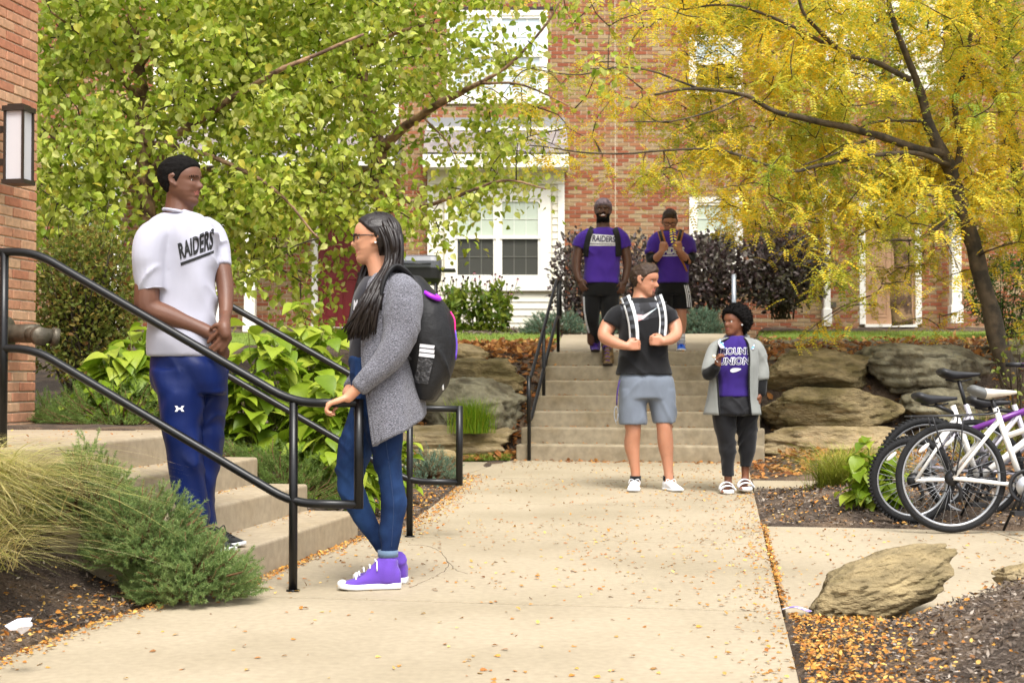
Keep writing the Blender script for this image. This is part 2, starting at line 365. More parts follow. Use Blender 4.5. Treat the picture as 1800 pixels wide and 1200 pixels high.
# ---- handrails
def rail_pipe(parent, name, pts, r=0.0195, k=5, mats=None):
    pts = np.asarray(pts, float); q = [pts[0]]
    for a, b, c in zip(pts[:-2], pts[1:-1], pts[2:]):          # round the knees
        d1 = min(0.11, np.linalg.norm(b-a)*0.4); d2 = min(0.11, np.linalg.norm(c-b)*0.4)
        for t in np.linspace(0, 1, 7):
            p0 = b+nrm(a-b)*d1; p1 = b+nrm(c-b)*d2; q.append(p0*(1-t)**2+2*b*t*(1-t)+p1*t*t)
    q.append(pts[-1]); V, F = tube(np.array(q), r, 14, 1); return obj(name, V, F, mats or M_iron, parent)
def handrail(base, zt, zl, lab, vtop=1.25, rise=0.69, zland=0.62, ext=1.1):
    t = thing('handrail', lab, 'handrail', base, 'black pipe handrails'); b = base
    g = lambda v, z: b + qv*v + np.array([0, 0, z])
    rail_pipe(t, 'top_rail', [g(-0.30, zt), g(0, zt), g(vtop, zt+rise), g(vtop+ext, zt+rise)])
    rail_pipe(t, 'lower_rail', [g(-0.30, zl), g(0, zl), g(vtop, zl+rise), g(vtop+ext, zl+rise)])
    V, F = tube([g(-0.30, zl-0.018), g(-0.30, zt+0.018)], 0.0205, 14, 1); obj('end_bar', V, F, M_iron, t)
    V, F = tube([g(0, -0.03), g(0, zt)], 0.0195, 14, 1); obj('post', V, F, M_iron, t)
    V, F = tube([g(vtop+0.15, zland-0.03), g(vtop+0.15, zt+rise)], 0.0195, 14, 1); obj('post', V, F, M_iron, t)
    V, F = tube([g(0, 0.001), g(0, 0.006)], 0.03, 14, 1); obj('foot_plate', V, F, M_iron, t)
    return t
Pn = G(515, 1038); Pf = G(720, 943)
handrail(Pn, 0.83, 0.385, 'black pipe handrail of the near stairs, in front of the man in white')
handrail(Pf, 0.755, 0.325, 'black pipe handrail of the near stairs, behind the woman in the cardigan', ext=0.22)
def far_rail():
    b = farst(-0.02, 0.10, ZB); t = thing('handrail', 'black pipe handrail up the left side of the far stairs', 'handrail', b, 'black pipe handrails')
    g = lambda u, z: b + pv*u + np.array([0, 0, z]); sl = RS_/TR_
    z0, z1 = 0.87, 0.42; ut = 1.95; rise = 1.17
    rail_pipe(t, 'top_rail', [g(-0.05, z0), g(0.08, z0), g(ut, z0+rise), g(ut+0.25, z0+rise)])
    rail_pipe(t, 'lower_rail', [g(-0.05, z1), g(0.08, z1), g(ut, z1+rise), g(ut+0.25, z1+rise)])
    V, F = tube([g(-0.05, z1-0.018), g(-0.05, z0+0.018)], 0.022, 12, 1); obj('end_bar', V, F, M_iron, t)
    V, F = tube([g(ut+0.25, z1+rise-0.018), g(ut+0.25, z0+rise+0.018)], 0.022, 12, 1); obj('end_bar', V, F, M_iron, t)
    for u, zb in ((-0.03, 0), (0.95, 0.167*3), (ut+0.1, 1.17)):
        V, F = tube([g(u, zb-0.02), g(u, z1+np.clip((u-0.08)/(ut-0.08), 0, 1)*rise+0.45)], 0.0195, 12, 1); obj('post', V, F, M_iron, t)
far_rail()

# ================================================================== BUILDINGS
BR = [srgb(182, 128, 98), srgb(190, 142, 110), srgb(174, 114, 86), srgb(196, 158, 124), srgb(186, 134, 104)]
BRF = [srgb(132, 72, 48), srgb(146, 86, 58), srgb(152, 102, 70), srgb(148, 120, 86), srgb(160, 138, 104), srgb(140, 78, 52)]
M_brick = mat('near_brick', (0, 0, 0), 0.85, 0.22, 28, 0.5, 130, rand=BR, randmode='object', bdist=0.003)
M_brickf = mat('far_brick', (0, 0, 0), 0.88, 0.15, 18, 0.4, 90, rand=BRF+BRF[::-1], randmode='island', bdist=0.004)
M_brickfo = mat('far_brick_single', (0, 0, 0), 0.88, 0.15, 18, 0.4, 90, rand=BRF+BRF[::-1], randmode='object', bdist=0.004)
M_white = mat('white_trim_paint', srgb(236, 232, 222), 0.5, 0.04, 5, 0.1, 40)
M_siding = mat('cream_vinyl_siding', srgb(228, 222, 204), 0.5, 0.04, 5, 0.1, 40)
M_lightglass = mat('frosted_light_glass', srgb(196, 196, 200), 0.25, 0.02, 3)
M_bronze = mat('bronze_metal', srgb(62, 54, 48), 0.45, 0.15, 20, metal=0.4)
# --- near brick corner (wall runs along the path direction)
C0 = np.array([-3.235, 9.65, 0.0]); WZ0, WZ1 = 0.3, 4.4
nb = thing('brick_building', 'tan brick building corner at the left edge of the photo', 'building', (C0[0], C0[1], 0.55))
nW = -qv                                                    # faces the path
c = C0 - pv*3.0 - nW*0.2; V, F = box(c+[0, 0, (WZ0+WZ1)/2], (2.99, 0.192, (WZ1-WZ0)/2), np.stack([pv, nW, [0, 0, 1.0]]))
obj('wall_core', V, F, M_mort, nb, smooth=False)
V, F = bx(-0.097, 0.097, -0.05, 0.05, -0.0285, 0.0285)
bme = mkmesh('brick', V, F, M_brick, False)
bm_ = bmesh.new(); bm_.from_mesh(bme); bmesh.ops.bevel(bm_, geom=bm_.edges[:], offset=0.004, segments=1, affect='EDGES'); bm_.to_mesh(bme); bm_.free()
rot = Matrix(((pv[0], nW[0], 0), (pv[1], nW[1], 0), (0, 0, 1))).to_4x4()
stuffb = MB(); BV = np.array([v.co[:] for v in bme.vertices]); BFc = [p.vertices[:] for p in bme.polygons]
q4 = np.array([f for f in BFc if len(f) == 4]); q3 = np.array([f for f in BFc if len(f) == 3])
axw = np.stack([pv, nW, [0, 0, 1.0]])
for r in range(int((WZ1-WZ0)/0.0677)):
    z = WZ0+0.034+r*0.0677; off = 0.1016*(r % 2)
    for k in range(19):
        u = -0.1-off*1.0-0.2032*k + 0.0
        if off == 0 and k == 0: u = -0.1
        ctr = C0 + pv*u - nW*(0.046+random.uniform(-.002, .002)) + [0, 0, z]
        if u < -1.05: stuffb.add(BV@axw+ctr, [q4, q3])
        else:
            o = bpy.data.objects.new('brick', bme); COL.objects.link(o); o.parent = nb
            o.matrix_local = Matrix.Translation(Vector(ctr-ORG[nb.name])) @ rot
    if off:                                                # half brick at the corner
        o = bpy.data.objects.new('brick', bme); COL.objects.link(o); o.parent = nb
        o.matrix_local = Matrix.Translation(Vector(C0-pv*0.049-nW*0.046+[0, 0, z]-ORG[nb.name])) @ rot @ Matrix.Diagonal((0.49, 1, 1, 1))
stuffb.build('brickwork', M_brick, nb, smooth=False, kind='stuff')
# wall lantern
Lc = P(33, 257, 9.05); ln = thing('wall_lantern', 'tall bronze lantern with frosted panes on the brick corner', 'lantern', Lc)
ax = np.stack([nrm(-qv), pv, [0, 0, 1.0]])
hh = 0.235; hw = 0.062
ob = lambda nm, c, h, mt: obj(nm, *box(Lc+np.asarray(c)@ax, h, ax), mt, ln, smooth=False)
ob('glass_body', (0, 0, 0), (hw-0.006, hw-0.006, hh-0.018), M_lightglass)
ob('cap', (0, 0, hh-0.002), (hw+0.014, hw+0.014, 0.016), M_bronze); ob('cap_top', (0, 0, hh+0.02), (hw-0.01, hw-0.01, 0.008), M_bronze); ob('base', (0, 0, -hh+0.002), (hw+0.014, hw+0.014, 0.014), M_bronze)
for sx in (-1, 1):
    for sy in (-1, 1): ob('corner_bar', (sx*hw, sy*hw, 0), (0.007, 0.007, hh-0.012), M_bronze)
ob('bracket', (-0.14, 0, 0.11), (0.08, 0.02, 0.02), M_bronze); ob('bracket', (-0.14, 0, -0.10), (0.08, 0.02, 0.02), M_bronze)
dist = np.dot((C0-Lc), -qv); ob('back_plate', (dist+0.012, 0, 0), (0.012, 0.06, 0.2), M_bronze)
# fire department connection
Fc = P(24, 586, 9.25); fd = thing('fire_hose_connection', 'bronze two-way fire hose connection on the brick corner', 'hose connection', Fc)
M_fdc = mat('weathered_bronze', srgb(92, 86, 74), 0.5, 0.3, 30, 0.3, 60, metal=0.5)
d = -qv; wallp = Fc + d*(np.dot(C0-Fc, d)+0.0)
obj('flange', *tube([wallp, wallp+d*0.025], 0.11, 20, 1), M_fdc, fd)
obj('body', *tube([wallp, wallp+d*0.16, wallp+d*0.24], [0.055, 0.062, 0.06], 16, 1), M_fdc, fd)
for s in (-1, 1):
    e = nrm(d*0.75 - pv*0.55*s + np.array([0, 0, -0.12])); b0 = wallp+d*0.17
    o = obj('outlet', *tube([b0, b0+e*0.15], 0.05, 16, 1), M_fdc, fd); obj('outlet_cap', *tube([b0+e*0.145, b0+e*0.19], [0.062, 0.058], 16, 1), M_fdc, o)

# --- far residence hall, frontal facade at Y = 24
FY = 24.0
fx = lambda px: float(P(px, 600, FY)[0]); fz = lambda py: float(P(900, py, FY)[2])
hall = thing('residence_hall', 'long two storey red brick residence hall behind the trees', 'building', (0, FY, 1.75))
FX0, FX1, FZ0, FZ1 = -9.6, 10.2, 1.45, 8.9
obj('wall_core', *bx(FX0, FX1, FY+0.06, FY+7.5, FZ0, FZ1), M_mort, hall, smooth=False)
OPEN = []                                                   # rectangles in X,Z not bricked
def rect(x0, x1, y0, y1): r = (fx(x0), fx(x1), fz(y1), fz(y0)); OPEN.append(r); return r
bay = rect(752, 992, 282, 600); uwin = rect(784, 964, 18, 184); rwin = rect(1212, 1306, 346, 480); ruwin = rect(1212, 1306, 62, 168)
tdoor = rect(1511, 1620, 352, 575); rdoor = rect(548, 648, 352, 580); lsid = rect(268, 700, -80, 226); rsid = rect(1452, 1662, -60, 160); lwin = rect(110, 196, 250, 420)
def brick_rows():
    big = MB(); singles = []; mort = MB()
    V0 = np.array([[i, j, k] for i in (-1, 1) for j in (-1, 1) for k in (-1, 1)], float)
    for r in range(int((FZ1-FZ0)/0.0677)):
        za = FZ0+r*0.0677; zb = za+0.0545; x = FX0-0.1016*(r % 2)
        ms = [(FX0, FX1)]
        for (a, b, c, d) in OPEN:
            if zb > c and za < d: ms = [s for p, q in ms for s in ((p, min(q, a)), (max(p, b), q)) if s[1]-s[0] > 0.01]
        for p, q in ms: mort.add([[p, FY+0.011, za-0.005], [q, FY+0.011, za-0.005], [q, FY+0.011, za+0.0627], [p, FY+0.011, za+0.0627]], np.array([[0, 1, 2, 3]]))
        while x < FX1:
            xa, xb = x+0.006, x+0.197; x += 0.2032
            segs = [(xa, xb)]
            for (a, b, c, d) in OPEN:
                if zb > c and za < d:
                    ns = []
                    for (p, q) in segs:
                        if q <= a or p >= b: ns.append((p, q))
                        else:
                            if p < a: ns.append((p, a))
                            if q > b: ns.append((b, q))
                    segs = ns
            for p, q in segs:
                if q-p < 0.03: continue
                c = ((p+q)/2, FY+0.05+random.uniform(-0.003, 0.003), (za+zb)/2); h = ((q-p)/2, 0.05, (zb-za)/2)
                pxl = 900+c[0]*S(FY); pyl = 660-(c[2]-CAMZ)*S(FY)
                if q-p > 0.19 and ((998 < pxl < 1212 and 300 < pyl < 470) or (1462 < pxl < 1510 and 480 < pyl < 572)) and len(singles) < 300: singles.append(c)
                else: big.add(V0*h+c, BOXF)
    mort.build('mortar_bed', M_mort, hall, smooth=False)
    big.build('brickwork', M_brickf, hall, smooth=False, kind='stuff')
    me = mkmesh('brick', V0*np.array([0.0965, 0.05, 0.02725]), BOXF, M_brickfo, False)
    for c in singles:
        o = bpy.data.objects.new('brick', me); COL.objects.link(o); o.parent = hall; o.location = Vector(np.array(c)-ORG[hall.name])
brick_rows()
M_glassl = mat('window_glass_with_pale_blind', srgb(190, 200, 184), 0.12, 0.05, 2, spec=0.6)
M_screen = mat('dark_insect_screen', srgb(62, 62, 56), 0.5, 0.1, 150, 0.2, 600)
M_glassb = mat('painted_sky_glass', srgb(196, 208, 214), 0.08, 0.08, 2, spec=0.7)  # pale blue base colour paints the sky's reflection into the panes
M_grid = mat('muntin_grey', srgb(206, 210, 198), 0.5, 0.03)
M_gridd = mat('muntin_dark', srgb(96, 96, 88), 0.5, 0.03)
def rb(nm, par, x0, x1, z0, z1, y0, y1, mt, bv=0.0):
    o = obj(nm, *bx(x0, x1, y0, y1, z0, z1), mt, par, smooth=False)
    if bv: bevel(o, bv, 1)
    return o
def sash(par, x0, x1, z0, z1, y, glass, grid, rows=2):
    """one glazed sash: frame, pane, muntins"""
    fw = 0.045
    p = rb('pane', par, x0+fw, x1-fw, z0+fw, z1-fw, y+0.028, y+0.04, glass)
    for a, b, c, d in ((x0, x1, z0, z0+fw), (x0, x1, z1-fw, z1), (x0, x0+fw, z0+fw, z1-fw), (x1-fw, x1, z0+fw, z1-fw)): rb('sash_bar', par, a, b, c, d, y, y+0.05, M_white)
    for k in (1, 2):
        xc = x0+fw+(x1-x0-2*fw)*k/3; rb('muntin', par, xc-0.008, xc+0.008, z0+fw, z1-fw, y+0.020, y+0.027, grid)
    zc = (z0+z1)/2; rb('muntin', par, x0+fw, x1-fw, zc-0.008, zc+0.008, y+0.0185, y+0.0195+0.006, grid)
def dh_window(x0, x1, z0, z1, ysurf, lower, upper=None, grids=(None, None), wtrim=0.09, n=1):
    upper = upper or M_glassl
    wq = obj('window', *bx(x0, x1, ysurf+0.03, ysurf+0.09, z0, z1), M_white, hall, smooth=False)
    for a, b, c, d in ((x0-wtrim, x1+wtrim, z1, z1+wtrim), (x0-wtrim-0.03, x1+wtrim+0.03, z0-wtrim*1.3, z0), (x0-wtrim, x0, z0, z1), (x1, x1+wtrim, z0, z1)):
        rb('frame', wq, a, b, c, d, ysurf-0.035, ysurf+0.06, M_white)
    wd = (x1-x0)/n
    for k in range(n):
        a = x0+wd*k+(0.03 if k else 0); b = x0+wd*(k+1)-(0.03 if k < n-1 else 0); zm = (z0+z1)/2+0.02
        if k: rb('mullion', wq, a-0.06, a, z0, z1, ysurf-0.028, ysurf+0.05, M_white)
        sash(wq, a, b, zm-0.03, z1, ysurf-0.022, upper, grids[0] or M_grid); sash(wq, a, b, z0, zm+0.02, ysurf-0.004, lower, grids[1] or M_gridd)
    return wq
def siding(x0, x1, z0, z1, ysurf, holes=(), ex=0.118, par=None):
    z = z0; i = 0
    while z < z1-0.02:
        zt = min(z+ex, z1); segs = [(x0, x1)]
        for (a, b, c, d) in holes:
            if zt > c+0.01 and z < d-0.01: segs = [s for p, q in segs for s in ((p, min(q, a)), (max(p, b), q)) if s[1]-s[0] > 0.02]
        for p, q in segs:
            V = np.array([[p, ysurf+0.03, z], [q, ysurf+0.03, z], [p, ysurf, z], [q, ysurf, z], [p, ysurf+0.03, zt], [q, ysurf+0.03, zt], [p, ysurf+0.016, zt], [q, ysurf+0.016, zt]])
            obj('siding_board', V, [np.array([[2, 3, 7, 6], [0, 1, 3, 2], [4, 6, 7, 5], [0, 2, 6, 4], [1, 5, 7, 3], [0, 4, 5, 1]])], M_siding, par or hall, smooth=False)
        z = zt
# centre bay with cream siding
by = FY-0.12; x0, x1, z0, z1 = bay
rb('bay_body', hall, x0+0.02, x1-0.02, FZ0, z1-0.02, by+0.02, FY+0.1, M_siding)
bw = (fx(800), fx(950), fz(489), fz(352))
siding(x0+0.10, x1-0.10, 1.6, fz(326), by-0.015, [(bw[0]-0.2, bw[1]+0.2, bw[2]-0.2, bw[3]+0.2)])
rb('corner_board', hall, x0, x0+0.11, 1.5, fz(326), by-0.04, by+0.02, M_white); rb('corner_board', hall, x1-0.11, x1, 1.5, fz(326), by-0.04, by+0.02, M_white)
dh_window(bw[0], bw[1], bw[2], bw[3], by-0.03, M_screen, M_glassl, wtrim=0.17, n=2)
rb('soffit_panel', hall, x0, x1, fz(326)+0.003, fz(303), by-0.05, FY, M_siding)
rb('fascia', hall, x0-0.06, x1+0.06, fz(303)+0.003, fz(280), by-0.42, FY, M_white, 0.01)
# little shingle roof over the bay
M_shing = mat('grey_asphalt_shingle', (0, 0, 0), 0.95, 0.25, 60, 0.5, 200, rand=[srgb(112, 104, 100), srgb(140, 130, 126), srgb(124, 116, 116), srgb(152, 144, 138)], randmode='object')
M_flash = mat('grey_flashing', srgb(140, 140, 142), 0.6, 0.05, 4)
rf = rb('bay_roof', hall, x0-0.04, x1+0.04, fz(278), fz(276)-0.0, by-0.4, FY, M_flash)
zlo, zhi = fz(278), fz(232); ylo, yhi = by-0.42, FY-0.05; nr = 5
V, F = bx(0, 1, 0, 1, 0, 1); shm = mkmesh('shingle', V-[0.5, 0.5, 0.5], F, M_shing, False)
slope = math.atan2(zhi-zlo, yhi-ylo); Ls = math.hypot(zhi-zlo, yhi-ylo)/nr
for r in range(nr):
    xx = x0-0.05-0.1*(r % 2)*1.0
    while xx < x1+0.03:
        wd = random.choice([0.14, 0.2, 0.28]); xe = min(xx+wd, x1+0.05); xs = max(xx, x0-0.05)
        if xe-xs > 0.03:
            o = bpy.data.objects.new('shingle', shm); COL.objects.link(o); o.parent = hall
            t = (r+0.5)/nr; cpos = np.array([(xs+xe)/2, ylo+(yhi-ylo)*t, zlo+(zhi-zlo)*t+0.012+random.choice([0, 0, 0.006])])-ORG[hall.name]
            o.matrix_local = Matrix.Translation(Vector(cpos)) @ Matrix.Rotation(slope+0.07, 4, 'X') @ Matrix.Diagonal((xe-xs-0.003, Ls*1.12, 0.014, 1))
        xx += wd
V = np.array([[x0-0.03, ylo+0.02, zlo], [x1+0.03, ylo+0.02, zlo], [x1+0.03, FY, zlo], [x0-0.03, FY, zlo], [x0-0.03, FY, zhi], [x1+0.03, FY, zhi]])
obj('roof_deck', V, [np.array([[0, 1, 5, 4], [0, 3, 2, 1], [3, 4, 5, 2]]), np.array([[0, 4, 3], [1, 2, 5]])], M_flash, hall, smooth=False)
rb('flashing_strip', hall, x0-0.02, x1+0.02, fz(231), fz(225), FY-0.09, FY+0.02, M_white); rb('flashing_panel', hall, x0-0.01, x1+0.01, fz(225), fz(208), FY-0.06, FY+0.02, M_flash)
# windows in brick
a, b, c, d = uwin; dh_window(a+0.1, b-0.1, c+0.13, d-0.1, FY+0.0, M_glassb, M_glassb, (M_white, M_white), n=2)
rb('lintel', hall, a-0.1, b+0.1, d+0.004, d+0.05, FY-0.03, FY+0.05, M_bronze)
a, b, c, d = rwin; dh_window(a+0.09, b-0.09, c+0.13, d-0.1, FY+0.0, M_screen)
a, b, c, d = ruwin; dh_window(a+0.09, b-0.09, c+0.13, d-0.1, FY+0.0, M_screen, M_glassb)
a, b, c, d = lwin; dh_window(a+0.09, b-0.09, c+0.13, d-0.1, FY+0.0, M_glassb, M_glassb)
# doors
def door(r, colr, nm, knob=1):
    a, b, c, d = r; dm = mat(nm, colr, 0.45, 0.04, 4, 0.1, 60)
    do = rb('door', hall, a+0.10, b-0.10, c+0.05, d-0.1, FY+0.03, FY+0.055, dm)
    tag(do, label='red panelled entrance door' if 'red' in nm else 'tan panelled entrance door')
    for p, q, r_, s_ in ((a, a+0.10, c+0.05, d), (b-0.10, b, c+0.05, d), (a+0.1, b-0.1, d-0.1, d)): rb('door_frame', do, p, q, r_, s_, FY-0.03, FY+0.07, M_white)
    rb('threshold', do, a+0.08, b-0.08, c, c+0.05, FY-0.08, FY+0.07, M_white)
    W = b-a-0.2; H = d-c-0.15
    for col in (0, 1):
        for lo, hi in ((0.06, 0.40), (0.46, 0.80), (0.85, 0.95)):
            xa = a+0.10+W*(0.13+0.41*col); xb = xa+W*0.32; za, zb = c+0.05+H*lo, c+0.05+H*hi
            for (p, q, r_, s_) in ((xa, xb, za, za+0.022), (xa, xb, zb-0.022, zb), (xa, xa+0.022, za+0.022, zb-0.022), (xb-0.022, xb, za+0.022, zb-0.022)): rb('panel_moulding', do, p, q, r_, s_, FY+0.018, FY+0.035, dm, 0.006)
            rb('panel', do, xa+0.05, xb-0.05, za+0.05, zb-0.05, FY+0.022, FY+0.035, dm, 0.01)
    obj('handle', *ell((b-0.17, FY-0.0, c+0.95), (0.03, 0.045, 0.03), sub=2), M_bronze, do)
door(tdoor, srgb(168, 132, 102), 'tan_door_paint'); door(rdoor, srgb(112, 26, 30), 'red_door_paint')
# white columns / downspouts of the porches
def column(x0, x1, y0, y1, yy, base=True):
    a, b, c, d = fx(x0), fx(x1), fz(y1), fz(y0); t = rb('porch_post', hall, a, b, c, d, yy, yy+(b-a), M_white, 0.008)
    if base: rb('post_base', t, a-0.02, b+0.02, c-0.02, c+0.28, yy-0.02, yy+(b-a)+0.02, M_white, 0.008)
column(402, 419, 286, 590, 22.9); column(450, 468, 286, 590, 22.9); column(1446, 1457, 330, 572, FY-0.15); column(1658, 1675, 330, 568, FY-0.5); column(222, 240, 286, 590, 22.9); column(660, 676, 286, 590, 22.9)
# left porch roof (shingled) and white siding above
pr0, pr1 = fx(150), fx(705); yl, yh_ = 22.6, FY; zl_, zh_ = fz(292), fz(226)
V = np.array([[pr0, yl, zl_], [pr1, yl, zl_], [pr1, yh_, zh_], [pr0, yh_, zh_], [pr0, yl, zl_-0.05], [pr1, yl, zl_-0.05], [pr1, yh_, zl_-0.05], [pr0, yh_, zl_-0.05]])
obj('porch_roof', V, [np.array([[0, 1, 2, 3], [4, 7, 6, 5], [0, 4, 5, 1], [1, 5, 6, 2], [3, 2, 6, 7], [0, 3, 7, 4]])], M_flash, hall, smooth=False)
nr = 9; sl_ = math.atan2(zh_-zl_, yh_-yl); Lr = math.hypot(zh_-zl_, yh_-yl)/nr
for r in range(nr):
    xx = pr0-0.15*(r % 2)
    while xx < pr1:
        wd = random.choice([0.22, 0.3, 0.42]); xe = min(xx+wd, pr1); xs = max(xx, pr0); t = (r+0.5)/nr
        if xe-xs > 0.03:
            o = bpy.data.objects.new('shingle', shm); COL.objects.link(o); o.parent = hall
            cpos = np.array([(xs+xe)/2, yl+(yh_-yl)*t, zl_+(zh_-zl_)*t+0.014])-ORG[hall.name]
            o.matrix_local = Matrix.Translation(Vector(cpos)) @ Matrix.Rotation(sl_+0.05, 4, 'X') @ Matrix.Diagonal((xe-xs-0.004, Lr*1.12, 0.016, 1))
        xx += wd
rb('porch_fascia', hall, pr0, pr1, zl_-0.2, zl_-0.052, yl-0.03, yl+0.04, M_white)
a, b, c, d = lsid; swin = (fx(470), fx(560), fz(170), fz(40)); siding(a, b, c, d, FY-0.0, [(swin[0]-.1, swin[1]+.1, swin[2]-.13, swin[3]+.1)], 0.13); dh_window(*swin, FY-0.01, M_glassb, M_glassb)
for xx in (a, b-0.1): rb('corner_board', hall, xx, xx+0.1, c, d, FY-0.04, FY+0.0, M_white)
a, b, c, d = rsid; swin = (fx(1536), fx(1594), fz(104), fz(28)); siding(a, b, c, d, FY-0.0, [(swin[0]-.1, swin[1]+.1, swin[2]-.13, swin[3]+.1)], 0.13); dh_window(*swin, FY-0.01, M_glassb, M_glassb)
for xx in (a, b-0.1): rb('corner_board', hall, xx, xx+0.1, c, d, FY-0.04, FY+0.0, M_white)
# brick pilaster step, main roof above the frame
xs_ = fx(1082)
V0 = np.array([[i, j, k] for i in (-1, 1) for j in (-1, 1) for k in (-1, 1)], float); pil = MB()
rb('pilaster_core', hall, fx(996), xs_, FZ0, FZ1, FY-0.03, FY+0.04, M_mort) if False else None
rb('expansion_joint', hall, xs_-0.006, xs_+0.006, FZ0, FZ1, FY-0.006, FY+0.06, M_mort)
V = np.array([[FX0-0.4, FY-0.5, FZ1], [FX1+0.4, FY-0.5, FZ1], [FX1+0.4, FY+4, FZ1+2.6], [FX0-0.4, FY+4, FZ1+2.6], [FX0-0.4, FY+8, FZ1], [FX1+0.4, FY+8, FZ1]])
obj('roof', V, [np.array([[0, 1, 2, 3], [3, 2, 5, 4], [0, 4, 5, 1]]), np.array([[0, 3, 4], [1, 5, 2]])], M_shing, hall, smooth=False)
rb('outlet_box', hall, fx(1459), fx(1469), fz(540), fz(531), FY-0.06, FY+0.02, M_fdc)
# grill by the facade
gp = P(735, 470, 20.6); gz = float(upz(20.6)); gr = thing('barbecue_grill', 'black lidded grill standing behind the woman in the cardigan', 'grill', (gp[0], 20.6, gz))
M_blk = mat('black_plastic', (0.012, 0.012, 0.013), 0.45, 0.1, 10, spec=0.5); M_lid = mat('grey_enamel_lid', srgb(92, 94, 100), 0.35, 0.1, 6)
zt = gp[2]; sx = 0.34
V, F = loft([(gp[0], 20.6, zt-0.02, sx, 0.25), (gp[0], 20.6, zt+0.08, sx, 0.25), (gp[0], 20.6, zt+0.14, sx*0.96, 0.22), (gp[0], 20.6, zt+0.17, sx*0.86, 0.13)], 32, 6, 1); obj('lid', V, F, M_lid, gr, smooth=False)
V, F = loft([(gp[0], 20.6, zt-0.25, sx*0.85, 0.2), (gp[0], 20.6, zt-0.17, sx*0.97, 0.24), (gp[0], 20.6, zt-0.022, sx*1.0, 0.25)], 32, 6, 1); obj('fire_box', V, F, M_blk, gr, smooth=False)
for a in (-1, 1):
    rb('side_shelf', gr, gp[0]+a*sx, gp[0]+a*(sx+0.2), zt-0.06, zt-0.03, 20.4, 20.8, M_blk)
    for bq in (-1, 1): obj('leg', *tube([(gp[0]+a*0.26, 20.6+bq*0.17, gz-0.05), (gp[0]+a*0.26, 20.6+bq*0.17, zt-0.24)], 0.018, 8, 1), M_blk, gr)
obj('handle', *tube([(gp[0]-0.2, 20.32, zt+0.03), (gp[0]+0.2, 20.32, zt+0.03)], 0.014, 8, 1), M_blk, gr)
# grey steel post
pp = P(1290, 500, 20.9); pz = float(upz(20.9)); t = thing('steel_post', 'plain galvanised steel post beside the upper walk', 'post', (pp[0], 20.9, pz))
M_galv = mat('galvanised_steel', srgb(150, 156, 164), 0.4, 0.1, 12, metal=0.5)
obj('pole', *tube([(pp[0], 20.9, pz-0.1), (pp[0], 20.9, P(1290, 484, 20.9)[2])], 0.034, 14, 1), M_galv, t); obj('cap', *ell((pp[0], 20.9, P(1290, 484, 20.9)[2]), (0.036, 0.036, 0.02), sub=2), M_galv, t)
# ================================================================== BOULDERS
M_rock = mat('sandstone', srgb(138, 122, 88), 0.9, 0.35, 9, 1.0, 26, col2=srgb(104, 92, 58), c2s=2.6, c2c=(0.45, 0.6), aniso=(1, 1, 2.6), bdist=0.03)
M_rockp = mat('pale_sandstone', srgb(158, 140, 106), 0.9, 0.28, 8, 0.9, 20, col2=srgb(118, 102, 64), c2s=2.2, c2c=(0.45, 0.65), aniso=(1, 1, 2.8), bdist=0.03)
M_rockg = mat('grey_lichen_stone', srgb(128, 122, 100), 0.9, 0.35, 12, 1.0, 26, col2=srgb(88, 80, 62), c2s=4, c2c=(0.48, 0.62), bdist=0.02)
def boulder(px0, px1, py0, py1, D, dep, seed, label, mt, tilt=0.0, cuts=14, sq=4.0, name='boulder', sink=0.15, yaw=0.0, amp=0.12):
    a = P(px0, py1, D); b = P(px1, py0, D); c = (a+b)/2; h = np.array([abs(b[0]-a[0])/2, dep/2, abs(b[2]-a[2])/2])
    V, F = ICO[5]; r = np.random.default_rng(seed)
    e = sq; k = (np.abs(V)**e).sum(1)**(-1/e); U = V*k[:, None]
    n = fbm(V, 1.1, 3, seed)*amp; U = U*(1+n[:, None])
    for q in range(cuts):
        d = nrm(r.normal(size=3)*[1, 1.2, 0.7]); lim = r.uniform(0.70, 0.98); ex = U@d-lim
        U = U - np.clip(ex, 0, None)[:, None]*d*0.95
    U = U/np.abs(U).max(0)
    lay = U[:, 2]*2.2+0.5*fbm(U, 1.2, 2, seed+9); fr = lay-np.floor(lay); step = sst(0.0, 0.25, fr)-fr          # bedding ledges
    hz = np.stack([U[:, 0], U[:, 1], 0*U[:, 0]], 1); U = U+hz*(0.13*step*sst(-0.3, 0.4, vnoise(U*1.5, seed+2)))[:, None]
    cr = 1-np.abs(fbm(U*[1, 1, 1.8], 2.0, 3, seed+5)); U = U*(1-0.10*np.clip(cr-0.82, 0, 1)[:, None]/0.18)
    U = U*(1+0.045*fbm(U, 4.0, 4, seed+3, 0.6)[:, None])
    W = U*h; ct, s_ = math.cos(tilt), math.sin(tilt); W = np.stack([W[:, 0]*ct-W[:, 2]*s_, W[:, 1], W[:, 0]*s_+W[:, 2]*ct], 1)
    cy, sy = math.cos(yaw), math.sin(yaw); W = np.stack([W[:, 0]*cy-W[:, 1]*sy, W[:, 0]*sy+W[:, 1]*cy, W[:, 2]], 1)
    W += c
    lo = W[:, 2].min(); W[:, 2] = np.where(W[:, 2] < c[2], c[2]+(W[:, 2]-c[2])*(1+sink), W[:, 2])
    return obj(name, W, [F], mt, loc=(c[0], c[1], W[:, 2].min()), label=label, category=None) if False else tag(obj(name, W, [F], mt, loc=(c[0], c[1], W[:, 2].min())), label, 'boulder', 'landscape boulders')
